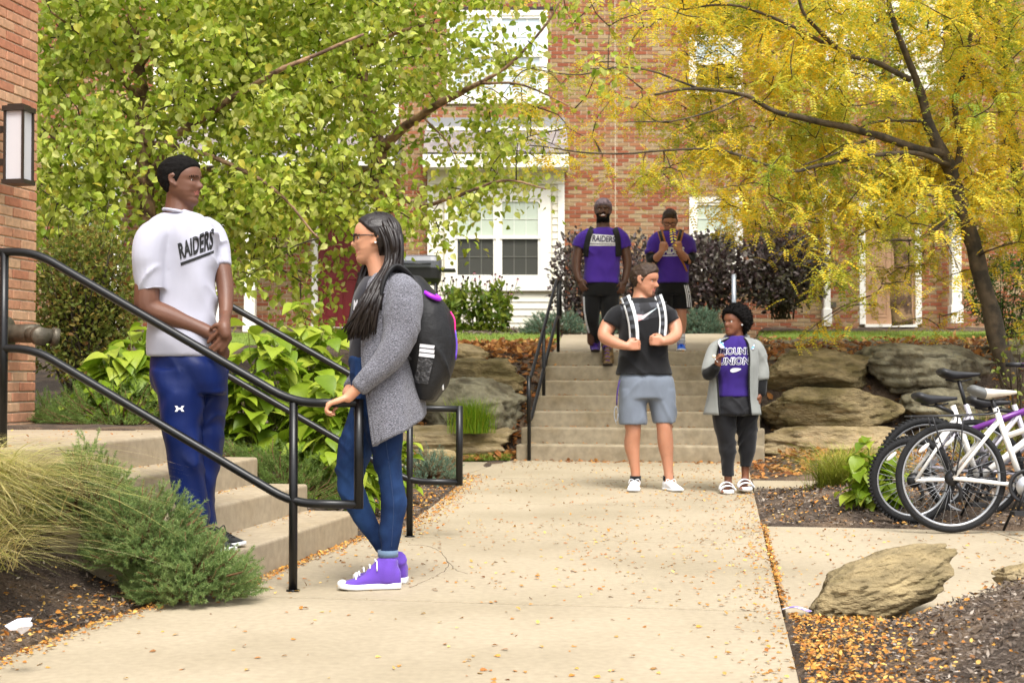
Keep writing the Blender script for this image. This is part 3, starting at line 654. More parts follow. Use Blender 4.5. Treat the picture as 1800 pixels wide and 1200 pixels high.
BL = [(1338, 1528, 612, 690, 15.75, 0.9, 11, 'mossy tan boulder in the upper row right beside the far stairs', M_rock),
      (1508, 1738, 606, 684, 15.9, 1.0, 12, 'long upper boulder with a pale lichen patch behind the bicycles', M_rockg),
      (1342, 1584, 682, 752, 15.35, 0.9, 13, 'olive tan boulder in the middle row behind the feathery grass', M_rock),
      (1588, 1762, 684, 756, 15.45, 0.8, 14, 'grey brown boulder in the middle row behind the bicycle saddles', M_rockg),
      (1330, 1610, 748, 814, 15.0, 0.8, 15, 'low pale boulder at the foot of the right bank behind the grass', M_rockp),
      (1612, 1800, 752, 806, 15.05, 0.8, 26, 'low brown stone hidden behind the bicycle wheels', M_rock),
      (1740, 1900, 600, 660, 16.3, 0.9, 27, 'grey stone on the right bank beside the locust trunk', M_rockg),
      (742, 872, 606, 662, 17.0, 0.9, 16, 'pale flat topped stone at the top of the left bank', M_rockp),
      (772, 934, 632, 704, 16.5, 0.9, 17, 'brown wedge shaped boulder with a dark overhang on the left bank', M_rock),
      (752, 916, 664, 762, 16.0, 0.9, 18, 'big rounded grey boulder behind the bright grass tuft', M_rockg),
      (628, 914, 750, 808, 15.55, 0.7, 19, 'long flat pale stone at the foot of the left bank', M_rockp),
      (732, 806, 792, 842, 13.0, 0.5, 20, 'small smooth pale stone seen through the far rail loop', M_rockp),
      (640, 760, 690, 760, 16.2, 0.8, 29, 'dark stone behind the backpack on the left bank', M_rockg)]
for b_ in BL: boulder(b_[0]-4, b_[1]+4, b_[2]-3, b_[3]+5, *b_[4:])
boulder(1408, 1682, 978, 1082, 5.75, 0.40, 33, 'leaning tan stone slab beside the path in the right foreground', M_rock, tilt=0.36, cuts=6, sq=2.9, sink=0.0, amp=0.08)
boulder(1752, 1900, 992, 1040, 5.3, 0.35, 34, 'tan stone at the right edge of the photo on the mulch mound', M_rockp, cuts=7, sq=2.4, sink=0.5)

# ================================================================== FOLIAGE TOOLS
def leafset(pos, tipdir, nor, size, kind='leaf', wid=0.55, fold=0.25, jitter=None):
    """diamond/ovate leaves: pos base (N,3), tipdir (N,3), nor (N,3), size (N,)"""
    t = tipdir/(np.linalg.norm(tipdir, axis=1)[:, None]+1e-9); s = np.cross(nor, t); s /= np.linalg.norm(s, axis=1)[:, None]+1e-9
    n = np.cross(t, s); L = size[:, None]
    if kind == 'leaf':      # 6 verts folded along the midrib, 4 tris
        pts = [pos, pos+t*L*0.26+s*L*wid*0.46+n*L*fold*0.35, pos+t*L*0.26-s*L*wid*0.46+n*L*fold*0.35, pos+t*L*0.6+s*L*wid*0.40+n*L*fold*0.2, pos+t*L*0.6-s*L*wid*0.40+n*L*fold*0.2, pos+t*L*0.45, pos+t*L*1.0-n*L*0.14]
        V = np.stack(pts, 1).reshape(-1, 3); N = len(pos); b = np.arange(N)[:, None]*7
        F = np.concatenate([b+np.array([q]) for q in ([0, 5, 1], [0, 2, 5], [1, 5, 3], [2, 4, 5], [3, 5, 6], [5, 4, 6])], 0)
    else:                   # flat rhomb, 1 quad
        V = np.stack([pos, pos+t*L*0.45+s*L*wid*0.5, pos+t*L, pos+t*L*0.45-s*L*wid*0.5], 1).reshape(-1, 3); N = len(pos); b = np.arange(N)[:, None]*4
        F = b+np.array([[0, 1, 2, 3]])
    return V, F
def blades(base, dirs, L, wd, seg=4, droop=0.6, r=rng):
    """tapering curved strips. base (N,3), dirs unit (N,3)"""
    N = len(base); t = np.linspace(0, 1, seg+1); hz = dirs.copy(); hz[:, 2] = 0; hn = np.linalg.norm(hz, axis=1)[:, None]+1e-6; hz /= hn
    side = np.stack([-hz[:, 1], hz[:, 0], 0*hz[:, 0]], 1); ang = r.uniform(-0.6, 0.6, N)[:, None]; side = side*np.cos(ang)+np.array([[0, 0, 1.0]])*np.sin(ang)*0.3
    rows = []
    for k in t:
        c = base + dirs*(L*k)[:, None] + hz*(droop*L*k**2*0.5)[:, None] - np.array([[0, 0, 1.0]])*(droop*L*k**2.2*0.55)[:, None]
        w_ = (wd*(1-k**1.6)*0.5+0.0002)[:, None] if not np.isscalar(wd) else wd*(1-k**1.6)*0.5+0.0002
        rows += [c-side*w_, c+side*w_]
    V = np.stack(rows, 1).reshape(-1, 3); b = np.arange(N)[:, None]*(2*(seg+1)); F = np.concatenate([b+np.array([[2*k, 2*k+1, 2*k+3, 2*k+2]]) for k in range(seg)], 0)
    return V, F
LEAFC = dict(rough=0.55, var=0.18, vs=1.2, trans=0.5, spec=0.35)
def pal(*cs): return [srgb(*c) for c in cs]
M_birch = mat('birch_leaves', (0, 0, 0), rand=pal((116, 142, 36), (154, 174, 52), (180, 192, 72), (202, 208, 96), (160, 178, 60), (220, 220, 136), (134, 156, 46), (226, 212, 92)), **LEAFC)
M_locust = mat('locust_leaves', (0, 0, 0), rand=pal((254, 206, 40), (234, 216, 70), (250, 220, 70), (202, 204, 84), (254, 226, 92), (172, 188, 84), (240, 218, 74), (254, 198, 34)), col2=srgb(142, 164, 58), c2s=1.0, c2c=(0.48, 0.66), rough=0.55, var=0.12, vs=1.6, trans=0.5, spec=0.3)
M_bark = mat('dark_bark', srgb(84, 72, 56), 0.9, 0.3, 14, 0.8, 40, col2=srgb(56, 50, 40), c2s=6, bdist=0.01)
M_bbark = mat('peeling_birch_bark', srgb(158, 126, 98), 0.85, 0.35, 12, 0.9, 24, col2=srgb(92, 70, 56), c2s=7, c2c=(0.42, 0.58), bdist=0.02)
M_twig = mat('dark_twigs', srgb(58, 48, 36), 0.9, 0.2, 10)
def sample_grid(tab, x0, y0, cell, n, r):
    tab = np.asarray(tab, float); p = tab.ravel()/tab.sum(); k = r.choice(len(p), n, p=p); rr, cc = np.divmod(k, tab.shape[1])
    return x0+(cc+r.random(n))*cell, y0+(rr+r.random(n))*cell
def skeleton(lines):
    """lines: list of (pts(px,py,D), r0, r1) -> world polylines + sampled points"""
    out = []; pts = []
    for ln_, r0, r1 in lines:
        p = catmull(np.array([P(*q) for q in ln_]), 6); t = np.linspace(0, 1, len(p)); rad = r0+(r1-r0)*t
        p = p + 0.015*np.stack([vnoise(p*3, 1), vnoise(p*3, 2), vnoise(p*3, 3)], 1)
        out.append((p, rad)); pts.append(p)
    return out, np.concatenate(pts)
def twig_to(pt, skel, r, sag=0.06):
    d = np.linalg.norm(skel-pt, axis=1); j = np.argmin(d + np.clip(skel[:, 2]-pt[2]-0.2, 0, None)*0.5); a = skel[j]; L = d[j]
    m1 = a*0.65+pt*0.35+r.normal(size=3)*0.05*L+np.array([0, 0, sag*L]); m2 = a*0.3+pt*0.7+r.normal(size=3)*0.05*L+np.array([0, 0, sag*L])
    return np.array([a, m1, m2, pt]), L
def build_tree(name, label, base, trunk_lines, clusters, leaf_fn, leaf_mat, bark, seed, twr=(0.010, 0.003), group='trees in front of the residence hall'):
    r = np.random.default_rng(seed); t = thing(name, label, 'tree', base, group)
    sk, pts = skeleton(trunk_lines); big = [l for l in sk]; first = True; mbt = MB()
    for k, (p, rad) in enumerate(sk):
        rad = rad*(1+0.10*vnoise(p*9, seed)) ; V, F = tube(p, rad, 10 if rad[0] > 0.03 else 7, 1)
        if rad[0] > 0.03: V = V + 0.012*fbm(V*[6, 6, 2.5], 1.0, 2, seed)[:, None]*nrm([1, 0.4, 0])
        if k == 0: obj('trunk', V, F, bark, t)
        else: mbt.add(V, F)
    if mbt.n: mbt.build('limbs', bark, t)
    tw = MB(); LV = MB(); ends = []
    cur = pts.copy()
    order = np.argsort([np.min(np.linalg.norm(pts-c, axis=1)) for c in clusters])
    for ci in order:
        c = clusters[ci]; tp, L = twig_to(c, cur, r); L = max(L, 0.05)
        V, F = tube(tp, [min(twr[0], 0.004+0.006*L), twr[0]*0.6, twr[1]*1.3, twr[1]], 4, 2); tw.add(V, F)
        q = catmull(tp, 5); cur = np.vstack([cur, q[::2]]); ends.append((c, q))
    tw.build('twigs', M_twig, t, kind='stuff')
    for c, q in ends: leaf_fn(LV, c, q, r)
    LV.build('crown', leaf_mat, t, smooth=False, kind='stuff')
    return t
# ---- birch leaf sprays
def birch_spray(LV, c, q, r):
    n = r.integers(46, 66); base = np.where(r.random((n, 1)) < 0.35, q[r.integers(len(q)//2, len(q), n)]+r.normal(size=(n, 3))*0.06, c + r.normal(size=(n, 3))*[0.18, 0.18, 0.15])
    dirs = rdir(n, -0.75, r); nor = rdir(n, 0.9, r); V, F = leafset(base, dirs, nor, r.uniform(0.052, 0.092, n), 'leaf', 0.78, 0.3); LV.add(V, F)
BD = [[.55, 1, 1, 1, 1, 1, 1, .95, .6, .3, .15], [.55, 1, 1, 1, 1, 1, 1, .75, .32, .12, .06], [.55, 1, 1, .9, .9, .9, .85, .5, .38, .2, .04], [.55, 1, .9, .55, .5, .5, .65, .2, .2, .14, .02],
      [.5, .9, .8, .8, .9, .9, .85, .42, .28, .18, 0], [.35, .4, .2, .15, .34, .42, .22, .10, .02, 0, 0], [0, 0, 0, 0, .0, .07, .0, 0, 0, 0, 0]]
CLR = [([(258, 350), (250, 240), (244, 130), (234, 30)], 13.0, 26), ([(285, 270), (400, 175), (500, 120)], 12.6, 16), ([(668, 265), (740, 205), (800, 168), (850, 142)], 14.2, 30), ([(600, 110), (680, 66), (760, 40)], 13.8, 16)]
LCLR = [([(1775, 665), (1716, 450), (1692, 372), (1650, 258), (1618, 160), (1572, 40)], 15.3, 26), ([(1650, 265), (1545, 238), (1400, 206), (1310, 168), (1230, 156)], 14.9, 12), ([(1520, 275), (1440, 290)], 14.6, 8)]
def clear(px, py, D, r, lst=None):
    k = np.ones(len(px), bool)
    for ln_, Dl, wd in (lst or CLR):                                    # few leaves hang in front of the bare limbs
        q = catmull(np.array(ln_, float), 10); d = np.min(np.hypot(px[:, None]-q[None, :, 0], py[:, None]-q[None, :, 1]), 1); k &= ~((d < wd+14) & (D < Dl+0.1) & (r.random(len(px)) < 0.85))
    return k
def birch(seed, xmin, xmax, D0, D1, n, label, trunk_lines, base):
    r = np.random.default_rng(seed); tab = np.array(BD); cx_ = np.arange(11)*100+50
    tab = tab*((cx_ > xmin) & (cx_ < xmax))[None, :]
    px, py = sample_grid(tab, 0, -100, 100, n, r); D = r.uniform(D0, D1, n); ok_ = ~((px > 975) & (py > 320)) & clear(px, py, D, r); px, py, D = px[ok_], py[ok_], D[ok_]; cl = np.array([P(a, b, d) for a, b, d in zip(px, py, D)])
    up = np.array([P(a, b, d) for a, b, d in zip(r.uniform(max(xmin, -200), xmax, n//6), r.uniform(-480, -100, n//6), r.uniform(D0, D1, n//6))])
    return build_tree('birch_tree', label, base, trunk_lines, np.vstack([cl, up]), birch_spray, M_birch, M_bbark, seed)
zb1 = float(terr(np.array([-3.35]), np.array([13.0]))[0]); xb = P(262, 600, 13.0)[0]
b1 = [([(262, 560, 13.0), (258, 430, 13.0), (256, 340, 13.0), (250, 240, 13.0), (246, 140, 13.0), (236, 40, 13.0), (230, -120, 13.0), (226, -300, 13)], 0.10, 0.03),
      ([(258, 345, 13.0), (285, 270, 12.8), (330, 225, 12.6), (400, 175, 12.4), (500, 120, 12.2), (640, 60, 12.1)], 0.055, 0.012),
      ([(250, 330, 13.0), (215, 295, 12.7), (170, 280, 12.5), (90, 240, 12.2)], 0.035, 0.01), ([(246, 180, 13), (200, 120, 12.6), (140, 60, 12.4), (90, 20, 12)], 0.03, 0.008),
      ([(250, 250, 13), (330, 262, 12.4), (410, 290, 12.1), (490, 340, 11.9), (560, 420, 11.8)], 0.03, 0.008), ([(246, 120, 13), (300, 30, 12.8), (380, -80, 12.6)], 0.03, 0.01)]
birch(21, 0, 480, 11.6, 14.2, 420, 'river birch with peeling trunk and green leaves behind the man in white', b1, (P(262, 560, 13)[0], 13.0, P(262, 560, 13)[2]))
b2 = [([(676, 620, 14.6), (670, 470, 14.6), (662, 330, 14.6), (668, 265, 14.6), (640, 150, 14.6), (626, 20, 14.6), (620, -200, 14.6)], 0.10, 0.03),
      ([(666, 270, 14.6), (690, 240, 14.4), (740, 205, 14.1), (800, 168, 13.8), (846, 145, 13.6)], 0.062, 0.022), ([(846, 145, 13.6), (900, 110, 13.5), (960, 40, 13.4), (1000, -30, 13.4)], 0.02, 0.008),
      ([(640, 160, 14.6), (600, 110, 14), (680, 66, 13.6), (760, 40, 13.3)], 0.04, 0.01), ([(664, 330, 14.6), (740, 360, 13.9), (800, 345, 13.6), (880, 318, 13.4), (960, 330, 13.3)], 0.028, 0.007),
      ([(640, 200, 14.6), (560, 130, 13.9), (480, 100, 13.5)], 0.04, 0.01), ([(668, 300, 14.6), (600, 320, 13.8), (540, 370, 13.4), (500, 440, 13.2)], 0.026, 0.006), ([(846, 146, 13.6), (920, 150, 13.4), (1010, 190, 13.2)], 0.016, 0.005),
      ([(740, 205, 14.1), (780, 240, 13.8), (800, 270, 13.7)], 0.012, 0.005)]
birch(22, 380, 1100, 12.6, 15.6, 430, 'river birch with a pale slanting limb above the woman in the cardigan', b2, (P(676, 620, 14.6)[0], 14.6, P(676, 620, 14.6)[2]))
# ---- honey locust fronds
def locust_spray(LV, c, q, r):
    n = r.integers(12, 19)
    base = np.where(r.random((n, 1)) < 0.4, q[r.integers(len(q)//2, len(q), n)], c+r.normal(size=(n, 3))*[0.16, 0.16, 0.10])
    hd = rdir(n, 0.0, r); hd[:, 2] = hd[:, 2]*0.35-0.28; hd /= np.linalg.norm(hd, axis=1)[:, None]; L = r.uniform(0.11, 0.22, n); K = 7
    s = np.cross(hd, np.array([[0, 0, 1.0]])); s /= np.linalg.norm(s, axis=1)[:, None]; nor = np.cross(s, hd)
    P_, T_, N_, Z_ = [], [], [], []
    for k in range(K):
        f = (k+0.6)/K; c_ = base+hd*(L*f)[:, None]-np.array([[0, 0, 1.0]])*(L*0.35*f*f)[:, None]
        for sg in (-1, 1):
            P_.append(c_); T_.append(s*sg+hd*0.55-np.array([[0, 0, 0.25]])); N_.append(nor+0.25*r.normal(size=(n, 3))); Z_.append(L*0.26*(1-0.45*abs(f-0.45)))
    V, F = leafset(np.vstack(P_), np.vstack(T_), np.vstack(N_), np.concatenate(Z_), 'flat', 0.48); LV.add(V, F)
LD = [[.1, .1, .15, .5, 1, 1, 1, 1, 1, 1, .8], [0, .06, .08, .34, 1, 1, .85, .7, .8, 1, .8], [.10, .34, .26, .28, .9, 1, 1, .8, .8, .9, .7], [.08, .20, .18, .26, .8, .9, .9, .8, .8, .9, .6], [0, .04, .10, .30, .40, .8, 1, .9, .8, .9, .6], [0, 0, 0, 0, 0, .05, .42, .6, .40, .34, .3], [0, 0, 0, 0, 0, 0, .06, .16, .04, .06, .1]]
lines = [([(1780, 690, 15.3), (1748, 570, 15.3), (1716, 450, 15.3), (1692, 372, 15.3), (1672, 305, 15.3), (1650, 258, 15.2), (1630, 212, 15.2)], 0.105, 0.06),
         ([(1634, 220, 15.2), (1618, 160, 15.2), (1596, 100, 15.1), (1572, 40, 15.0), (1556, -40, 15), (1540, -200, 15)], 0.05, 0.015),
         ([(1655, 270, 15.2), (1610, 262, 15.0), (1545, 238, 14.8), (1480, 222, 14.6), (1400, 206, 14.4), (1360, 195, 14.3), (1310, 168, 14.2), (1230, 156, 14.0), (1150, 165, 13.9)], 0.05, 0.012),
         ([(1665, 290, 15.2), (1600, 268, 14.8), (1520, 275, 14.5), (1440, 290, 14.3), (1380, 300, 14.2), (1250, 262, 14.1), (1080, 270, 14.0), (930, 255, 13.9)], 0.03, 0.006),
         ([(1540, 238, 14.8), (1470, 268, 14.4), (1410, 290, 14.2)], 0.018, 0.007), ([(1630, 214, 15.2), (1560, 210, 15), (1500, 228, 14.8)], 0.02, 0.008),
         ([(1480, 90, 15.0), (1440, 55, 14.8), (1410, 20, 14.7), (1395, -40, 14.7)], 0.03, 0.012), ([(1600, 140, 15.1), (1540, 110, 15.0), (1480, 92, 15.0), (1400, 50, 14.7), (1300, 12, 14.5), (1200, 15, 14.3)], 0.032, 0.008),
         ([(1690, 368, 15.3), (1640, 345, 15.0), (1590, 345, 14.8)], 0.02, 0.008), ([(1716, 450, 15.3), (1740, 440, 15.0), (1790, 425, 14.8)], 0.014, 0.006), ([(1692, 360, 15.3), (1620, 418, 14.9), (1560, 425, 14.7), (1500, 440, 14.6)], 0.022, 0.006),
         ([(1672, 310, 15.3), (1688, 260, 15.4), (1680, 180, 15.6), (1700, 100, 15.7), (1720, -60, 15.8)], 0.045, 0.015), ([(1310, 168, 14.2), (1200, 210, 13.9), (1100, 215, 13.8)], 0.012, 0.005),
         ([(1230, 156, 14.0), (1120, 120, 13.8), (1000, 130, 13.7), (900, 115, 13.6)], 0.012, 0.004)]
r = np.random.default_rng(31); px, py = sample_grid(LD, 800, -100, 100, 1300, r); D = 13.6+3.2*r.random(1300)**0.6; ok_ = ~((px > 985) & (px < 1245) & (py > 335+np.where(px > 1120, 8, 0))); ok_ &= clear(px, py, D, r, LCLR); px, py, D = px[ok_], py[ok_], D[ok_]
cl = np.array([P(a, b, d) for a, b, d in zip(px, py, D)]); up = np.array([P(a, b, d) for a, b, d in zip(r.uniform(1000, 2100, 90), r.uniform(-450, -90, 90), r.uniform(13.3, 16.6, 90))])
build_tree('locust_tree', 'honey locust with yellow autumn leaves leaning over the right bank', P(1780, 690, 15.3), lines, np.vstack([cl, up]), locust_spray, M_locust, M_bark, 31)
lines2 = [([(1850, 640, 17.0), (1812, 460, 17.0), (1790, 330, 17.0), (1776, 200, 17), (1770, 120, 17), (1745, 20, 17), (1720, -160, 17)], 0.09, 0.03), ([(1785, 250, 17), (1740, 150, 16.9), (1690, 80, 16.8), (1655, 20, 16.7), (1640, -50, 16.7)], 0.05, 0.02), ([(1778, 110, 17), (1720, 75, 16.8), (1640, 62, 16.6), (1560, 25, 16.4), (1500, 0, 16.4)], 0.03, 0.01)]
px = r.uniform(1560, 2050, 150); py = r.uniform(-250, 420, 150); D = r.uniform(16.2, 18.2, 150)
build_tree('locust_tree', 'second honey locust with a thin trunk cut by the right edge', P(1850, 640, 17.0), lines2, np.array([P(a, b, d) for a, b, d in zip(px, py, D)]), locust_spray, M_locust, M_bark, 32)
# birch by the tan door
b3 = [([(1586, 572, 21.2), (1584, 520, 21.2), (1588, 460, 21.2), (1580, 400, 21.2), (1574, 300, 21.2), (1566, 180, 21.2), (1552, 60, 21.2), (1548, -60, 21.2)], 0.17, 0.06), ([(1580, 180, 21.2), (1530, 60, 21), (1500, -20, 21)], 0.07, 0.02), ([(1576, 330, 21.2), (1620, 260, 21), (1680, 200, 20.8)], 0.05, 0.02)]
r = np.random.default_rng(33); n = 130; cl = np.array([P(a, b, d) for a, b, d in zip(r.uniform(1380, 1720, n), r.uniform(-150, 400, n), r.uniform(19.8, 22.4, n))])
build_tree('birch_tree', 'stout birch with flaking bark in front of the tan door', P(1586, 572, 21.2), b3, cl, birch_spray, M_birch, M_bbark, 33)

# ================================================================== SHRUBS
def ground_z(x, y): return float(terr(np.array([x]), np.array([y]))[0])
def shrub(name, label, cat, pxc, D, hw, hd, z0, z1, n, leafsz, lm, seed, stems=14, stemcol=None, wid=0.6, shape=2.2, up=0.2, hollow=0.25, group=None, lift=0.0):
    r = np.random.default_rng(seed); x = P(pxc, 600, D)[0]; t = thing(name, label, cat, (x, D, z0), group)
    c = np.array([x, D, (z0+z1)/2+lift]); h = np.array([hw, hd, (z1-z0)/2])
    d = rdir(n, 0, r); rad = (hollow+(1-hollow)*r.random(n)**0.6); lump = 1+0.22*fbm(d*2.2, 1.0, 3, seed)
    pos = c + d*h*(rad*lump)[:, None]; pos = pos[pos[:, 2] > z0+0.02]; m = len(pos)
    dirs = nrm_rows((pos-c)/h*0.8+rdir(m, up, r)); V, F = leafset(pos, dirs, rdir(m, 0.8, r), r.uniform(0.7, 1.25, m)*leafsz, 'leaf', wid, 0.25); 
    obj('foliage', V, F, lm, t, smooth=False, kind='stuff')
    mb = MB()
    for k in range(stems):
        e = c+rdir(1, 0.5, r)[0]*h*r.uniform(0.5, 0.95); b = np.array([x+r.normal()*hw*0.12, D+r.normal()*hd*0.12, z0-0.08]); mdl = (b+e)/2+r.normal(size=3)*0.06*hw+[0, 0, 0.05]
        V, F = tube([b, mdl, e], [0.014, 0.009, 0.003], 5, 4); mb.add(V, F)
        for _ in range(3):
            e2 = mdl+(e-mdl)*r.random()+rdir(1, 0.3, r)[0]*h*0.4; V, F = tube([mdl, (mdl+e2)/2+r.normal(size=3)*0.03, e2], [0.006, 0.004, 0.002], 4, 2); mb.add(V, F)
    mb.build('stems', stemcol or M_twig, t)
    return t
M_nine = mat('purple_leaves', (0, 0, 0), 0.5, 0.2, 2, spec=0.45, trans=0.12, rand=pal((56, 40, 44), (80, 62, 62), (106, 98, 92), (66, 52, 54), (122, 118, 106), (84, 64, 68)))
M_small = mat('small_shrub_leaves', (0, 0, 0), rand=pal((84, 98, 32), (116, 126, 50), (142, 146, 68), (98, 110, 42), (162, 146, 70), (116, 76, 42)), **LEAFC)
M_dkgr = mat('dark_evergreen_leaves', (0, 0, 0), rand=pal((24, 50, 10), (44, 78, 18), (70, 108, 24), (36, 66, 16)), **LEAFC)
zf = lambda D: float(upz(D))
shrub('purple_shrub', 'dark purple leaved shrub left of the stairs against the cream bay', 'shrub', 1012, 22.4, 0.42, 0.45, zf(22.4), P(0, 398, 22.4)[2], 1500, 0.085, M_nine, 41, up=0.5)
shrub('purple_shrub', 'dark purple leaved shrub directly behind the two students in purple', 'shrub', 1150, 22.6, 0.75, 0.5, zf(22.6), P(0, 420, 22.6)[2], 2400, 0.085, M_nine, 42, up=0.5)
shrub('purple_shrub', 'tall purple leaved shrub just left of the steel post', 'shrub', 1248, 22.3, 0.5, 0.5, zf(22.3)+0.25, P(0, 408, 22.3)[2], 2400, 0.09, M_nine, 43, up=0.5, lift=0.0)
shrub('purple_shrub', 'widest purple leaved shrub with bare lower stems by the white downspout', 'shrub', 1375, 22.0, 0.85, 0.6, zf(22.0)+0.3, P(0, 398, 22.0)[2], 4600, 0.09, M_nine, 44, stems=22, up=0.4)
shrub('small_leaved_shrub', 'tall twiggy shrub with tiny leaves behind the brick corner', 'shrub', 150, 11.2, 0.5, 0.5, 0.75, P(0, 372, 11.2)[2], 9500, 0.045, M_small, 45, stems=34, up=0.3, hollow=0.1)
shrub('evergreen_shrub', 'clipped bright green evergreen at the right edge beside the locust trunk', 'shrub', 1775, 20.5, 0.62, 0.6, zf(20.5), P(0, 445, 20.5)[2], 5200, 0.055, M_dkgr, 46, stems=6, wid=0.35, hollow=0.6)
M_spg = mat('leafy_sapling_leaves', (0, 0, 0), rand=pal((110, 124, 48), (140, 150, 70), (96, 112, 40), (176, 112, 54)), **LEAFC)
shrub('sapling', 'small sparse leafy plant beside the purple bicycle grip', 'plant', 1792, 14.2, 0.28, 0.25, 0.35, P(0, 560, 14.2)[2], 130, 0.06, M_spg, 47, stems=8)
# ---- coneflowers
def coneflowers(pxc, D, label, seed, n=16, hw=0.3, pink=True):
    r = np.random.default_rng(seed); x = P(pxc, 600, D)[0]; z0 = zf(D); t = thing('coneflower_plant', label, 'flowers', (x, D, z0), 'coneflowers by the cream bay'); st_ = MB(); lf = MB(); hd = MB(); pt = MB()
    for k in range(n):
        b = np.array([x+r.normal()*hw*0.35, D+r.normal()*0.15, z0-0.03]); e = b+[r.normal()*hw*0.5, r.normal()*0.12, r.uniform(0.6, 0.98)]; m_ = (b+e)/2+r.normal(size=3)*0.04
        st_.add(*tube([b, m_, e], [0.006, 0.005, 0.004], 5, 4)); q = catmull([b, m_, e], 8)
        nl = 26; p = q[r.integers(0, int(len(q)*0.85), nl)]; V, F = leafset(p, rdir(nl, 0.2, r), rdir(nl, 0.8, r), r.uniform(0.08, 0.17, nl), 'leaf', 0.45, 0.2); lf.add(V, F)
        hd.add(*ell(e, (0.022, 0.022, 0.02), sub=1))
        if pink and r.random() < 0.45:
            a = np.linspace(0, 6.28, 9)[:8]; dr = np.stack([np.cos(a), np.sin(a), -0.8+0*a], 1); V, F = leafset(np.repeat(e[None], 8, 0), dr, np.tile([0, 0, 1.0], (8, 1)), np.full(8, 0.05), 'flat', 0.35); pt.add(V, F)
    lf.build('leaves', mat('coneflower_leaves', (0, 0, 0), rand=pal((70, 100, 24), (110, 134, 40), (150, 160, 56), (60, 84, 24)), **LEAFC), t, smooth=False, kind='stuff')
    st_.build('stems', mat('green_stem', srgb(86, 96, 44), 0.7, 0.2, 10), t); hd.build('seed_heads', mat('dark_seed_head', srgb(52, 30, 24), 0.9, 0.2, 40), t, kind='stuff')
    if pt.n: pt.build('petals', mat('pink_petal', srgb(206, 140, 150), 0.6, 0.1, 10, trans=0.3), t, smooth=False)
coneflowers(800, 22.6, 'coneflowers with dark seed heads under the left window', 51, 22, 0.35, False)
coneflowers(838, 22.8, 'taller coneflowers with dark seed heads under the window mullion', 52, 18, 0.3, True)
coneflowers(882, 22.6, 'deep green coneflowers with drooping pink petals at the bay corner', 53, 14, 0.22, True)

# ---- needle shrubs (spruce, juniper)
def needle_shrub(name, label, px_, D, hw, hd, z0, z1, ntw, nneed, nlen, nw, lm, seed, twl=0.10, cat='shrub', group=None, flatdir=0.5):
    r = np.random.default_rng(seed); x = P(px_, 600, D)[0]; t = thing(name, label, cat, (x, D, z0), group)
    c = np.array([x, D, z0]); h = np.array([hw, hd, z1-z0]); d = rdir(ntw, 0, r); d[:, 2] = np.abs(d[:, 2]); rad = r.uniform(0.62, 1.0, ntw)*(1+0.22*fbm(d*2.5, 1.0, 3, seed))
    base = c+d*h*rad[:, None]*0.92; hdir = nrm_rows(d*[1, 1, flatdir]+0.55*rdir(ntw, 0.1, r)+np.array([[0, -0.1, 0.40]])); L = r.uniform(0.7, 1.3, ntw)*twl
    gz = terr(base[:, 0], base[:, 1]); base[:, 2] = np.maximum(base[:, 2], gz+0.015)
    f = r.random((ntw, nneed)); bp = base[:, None]+hdir[:, None]*(L[:, None]*f)[..., None]; rd = rdir(ntw*nneed, 0, r).reshape(ntw, nneed, 3); dr = nrm_rows((rd*0.85+hdir[:, None]*0.75).reshape(-1, 3)); bp = bp.reshape(-1, 3)
    side = nrm_rows(np.cross(dr, rdir(len(dr), 0, r))); ln_ = r.uniform(0.7, 1.2, len(dr))*nlen
    V = np.stack([bp-side*nw/2, bp+side*nw/2, bp+dr*ln_[:, None]], 1).reshape(-1, 3); F = np.arange(len(V)).reshape(-1, 3)
    obj('needles', V, F, lm, t, smooth=False, kind='stuff')
    mb = MB()
    for k in range(0, ntw, max(1, ntw//150)):
        mb.add(*tube([c+[0, 0, 0.02]+(base[k]-c)*0.25, c+(base[k]-c)*0.6+[0, 0, 0.02], base[k], base[k]+hdir[k]*L[k]], [0.008, 0.006, 0.0035, 0.002], 4, 1))
    mb.build('branches', mat('spruce_twig', srgb(112, 84, 56), 0.9, 0.2, 20), t)
    return t
M_spr = mat('spruce_needles', (0, 0, 0), 0.55, 0.2, 4, spec=0.3, trans=0.4, rand=pal((92, 120, 66), (120, 148, 84), (148, 172, 104), (106, 134, 74), (166, 178, 108), (96, 126, 74)), col2=srgb(146, 164, 100), c2s=9, c2c=(0.5, 0.65))
M_spr2 = mat('spruce_needles_back', (0, 0, 0), 0.55, 0.2, 4, spec=0.3, trans=0.4, rand=pal((88, 114, 54), (114, 140, 66), (142, 162, 84), (100, 126, 58)))
M_jun = mat('juniper_needles', (0, 0, 0), 0.6, 0.2, 4, spec=0.3, trans=0.15, rand=pal((82, 108, 88), (104, 130, 106), (124, 148, 122), (70, 96, 76)))
sg = 'low spruce shrubs'
needle_shrub('spruce_shrub', 'spreading dark green spruce at the foot of the near stairs', 335, 5.98, 0.28, 0.22, 0.02, 0.31, 1150, 80, 0.0165, 0.0025, M_spr, 61, 0.062, group=sg)
needle_shrub('spruce_shrub', 'dark green spruce in front of the man in white, above the lowest one', 255, 6.02, 0.26, 0.22, 0.16, 0.49, 1000, 80, 0.0165, 0.0025, M_spr, 62, 0.065, group=sg)
needle_shrub('spruce_shrub', 'dark green spruce behind the tall feathery grass on the left', 150, 6.15, 0.26, 0.24, 0.30, 0.64, 850, 78, 0.0165, 0.0025, M_spr, 63, 0.065, group=sg)
needle_shrub('spruce_shrub', 'olive green spruce right of the man in white beside the steps', 500, 9.15, 0.42, 0.34, 0.02, 0.50, 700, 58, 0.024, 0.0032, M_spr2, 64, 0.11, group=sg)
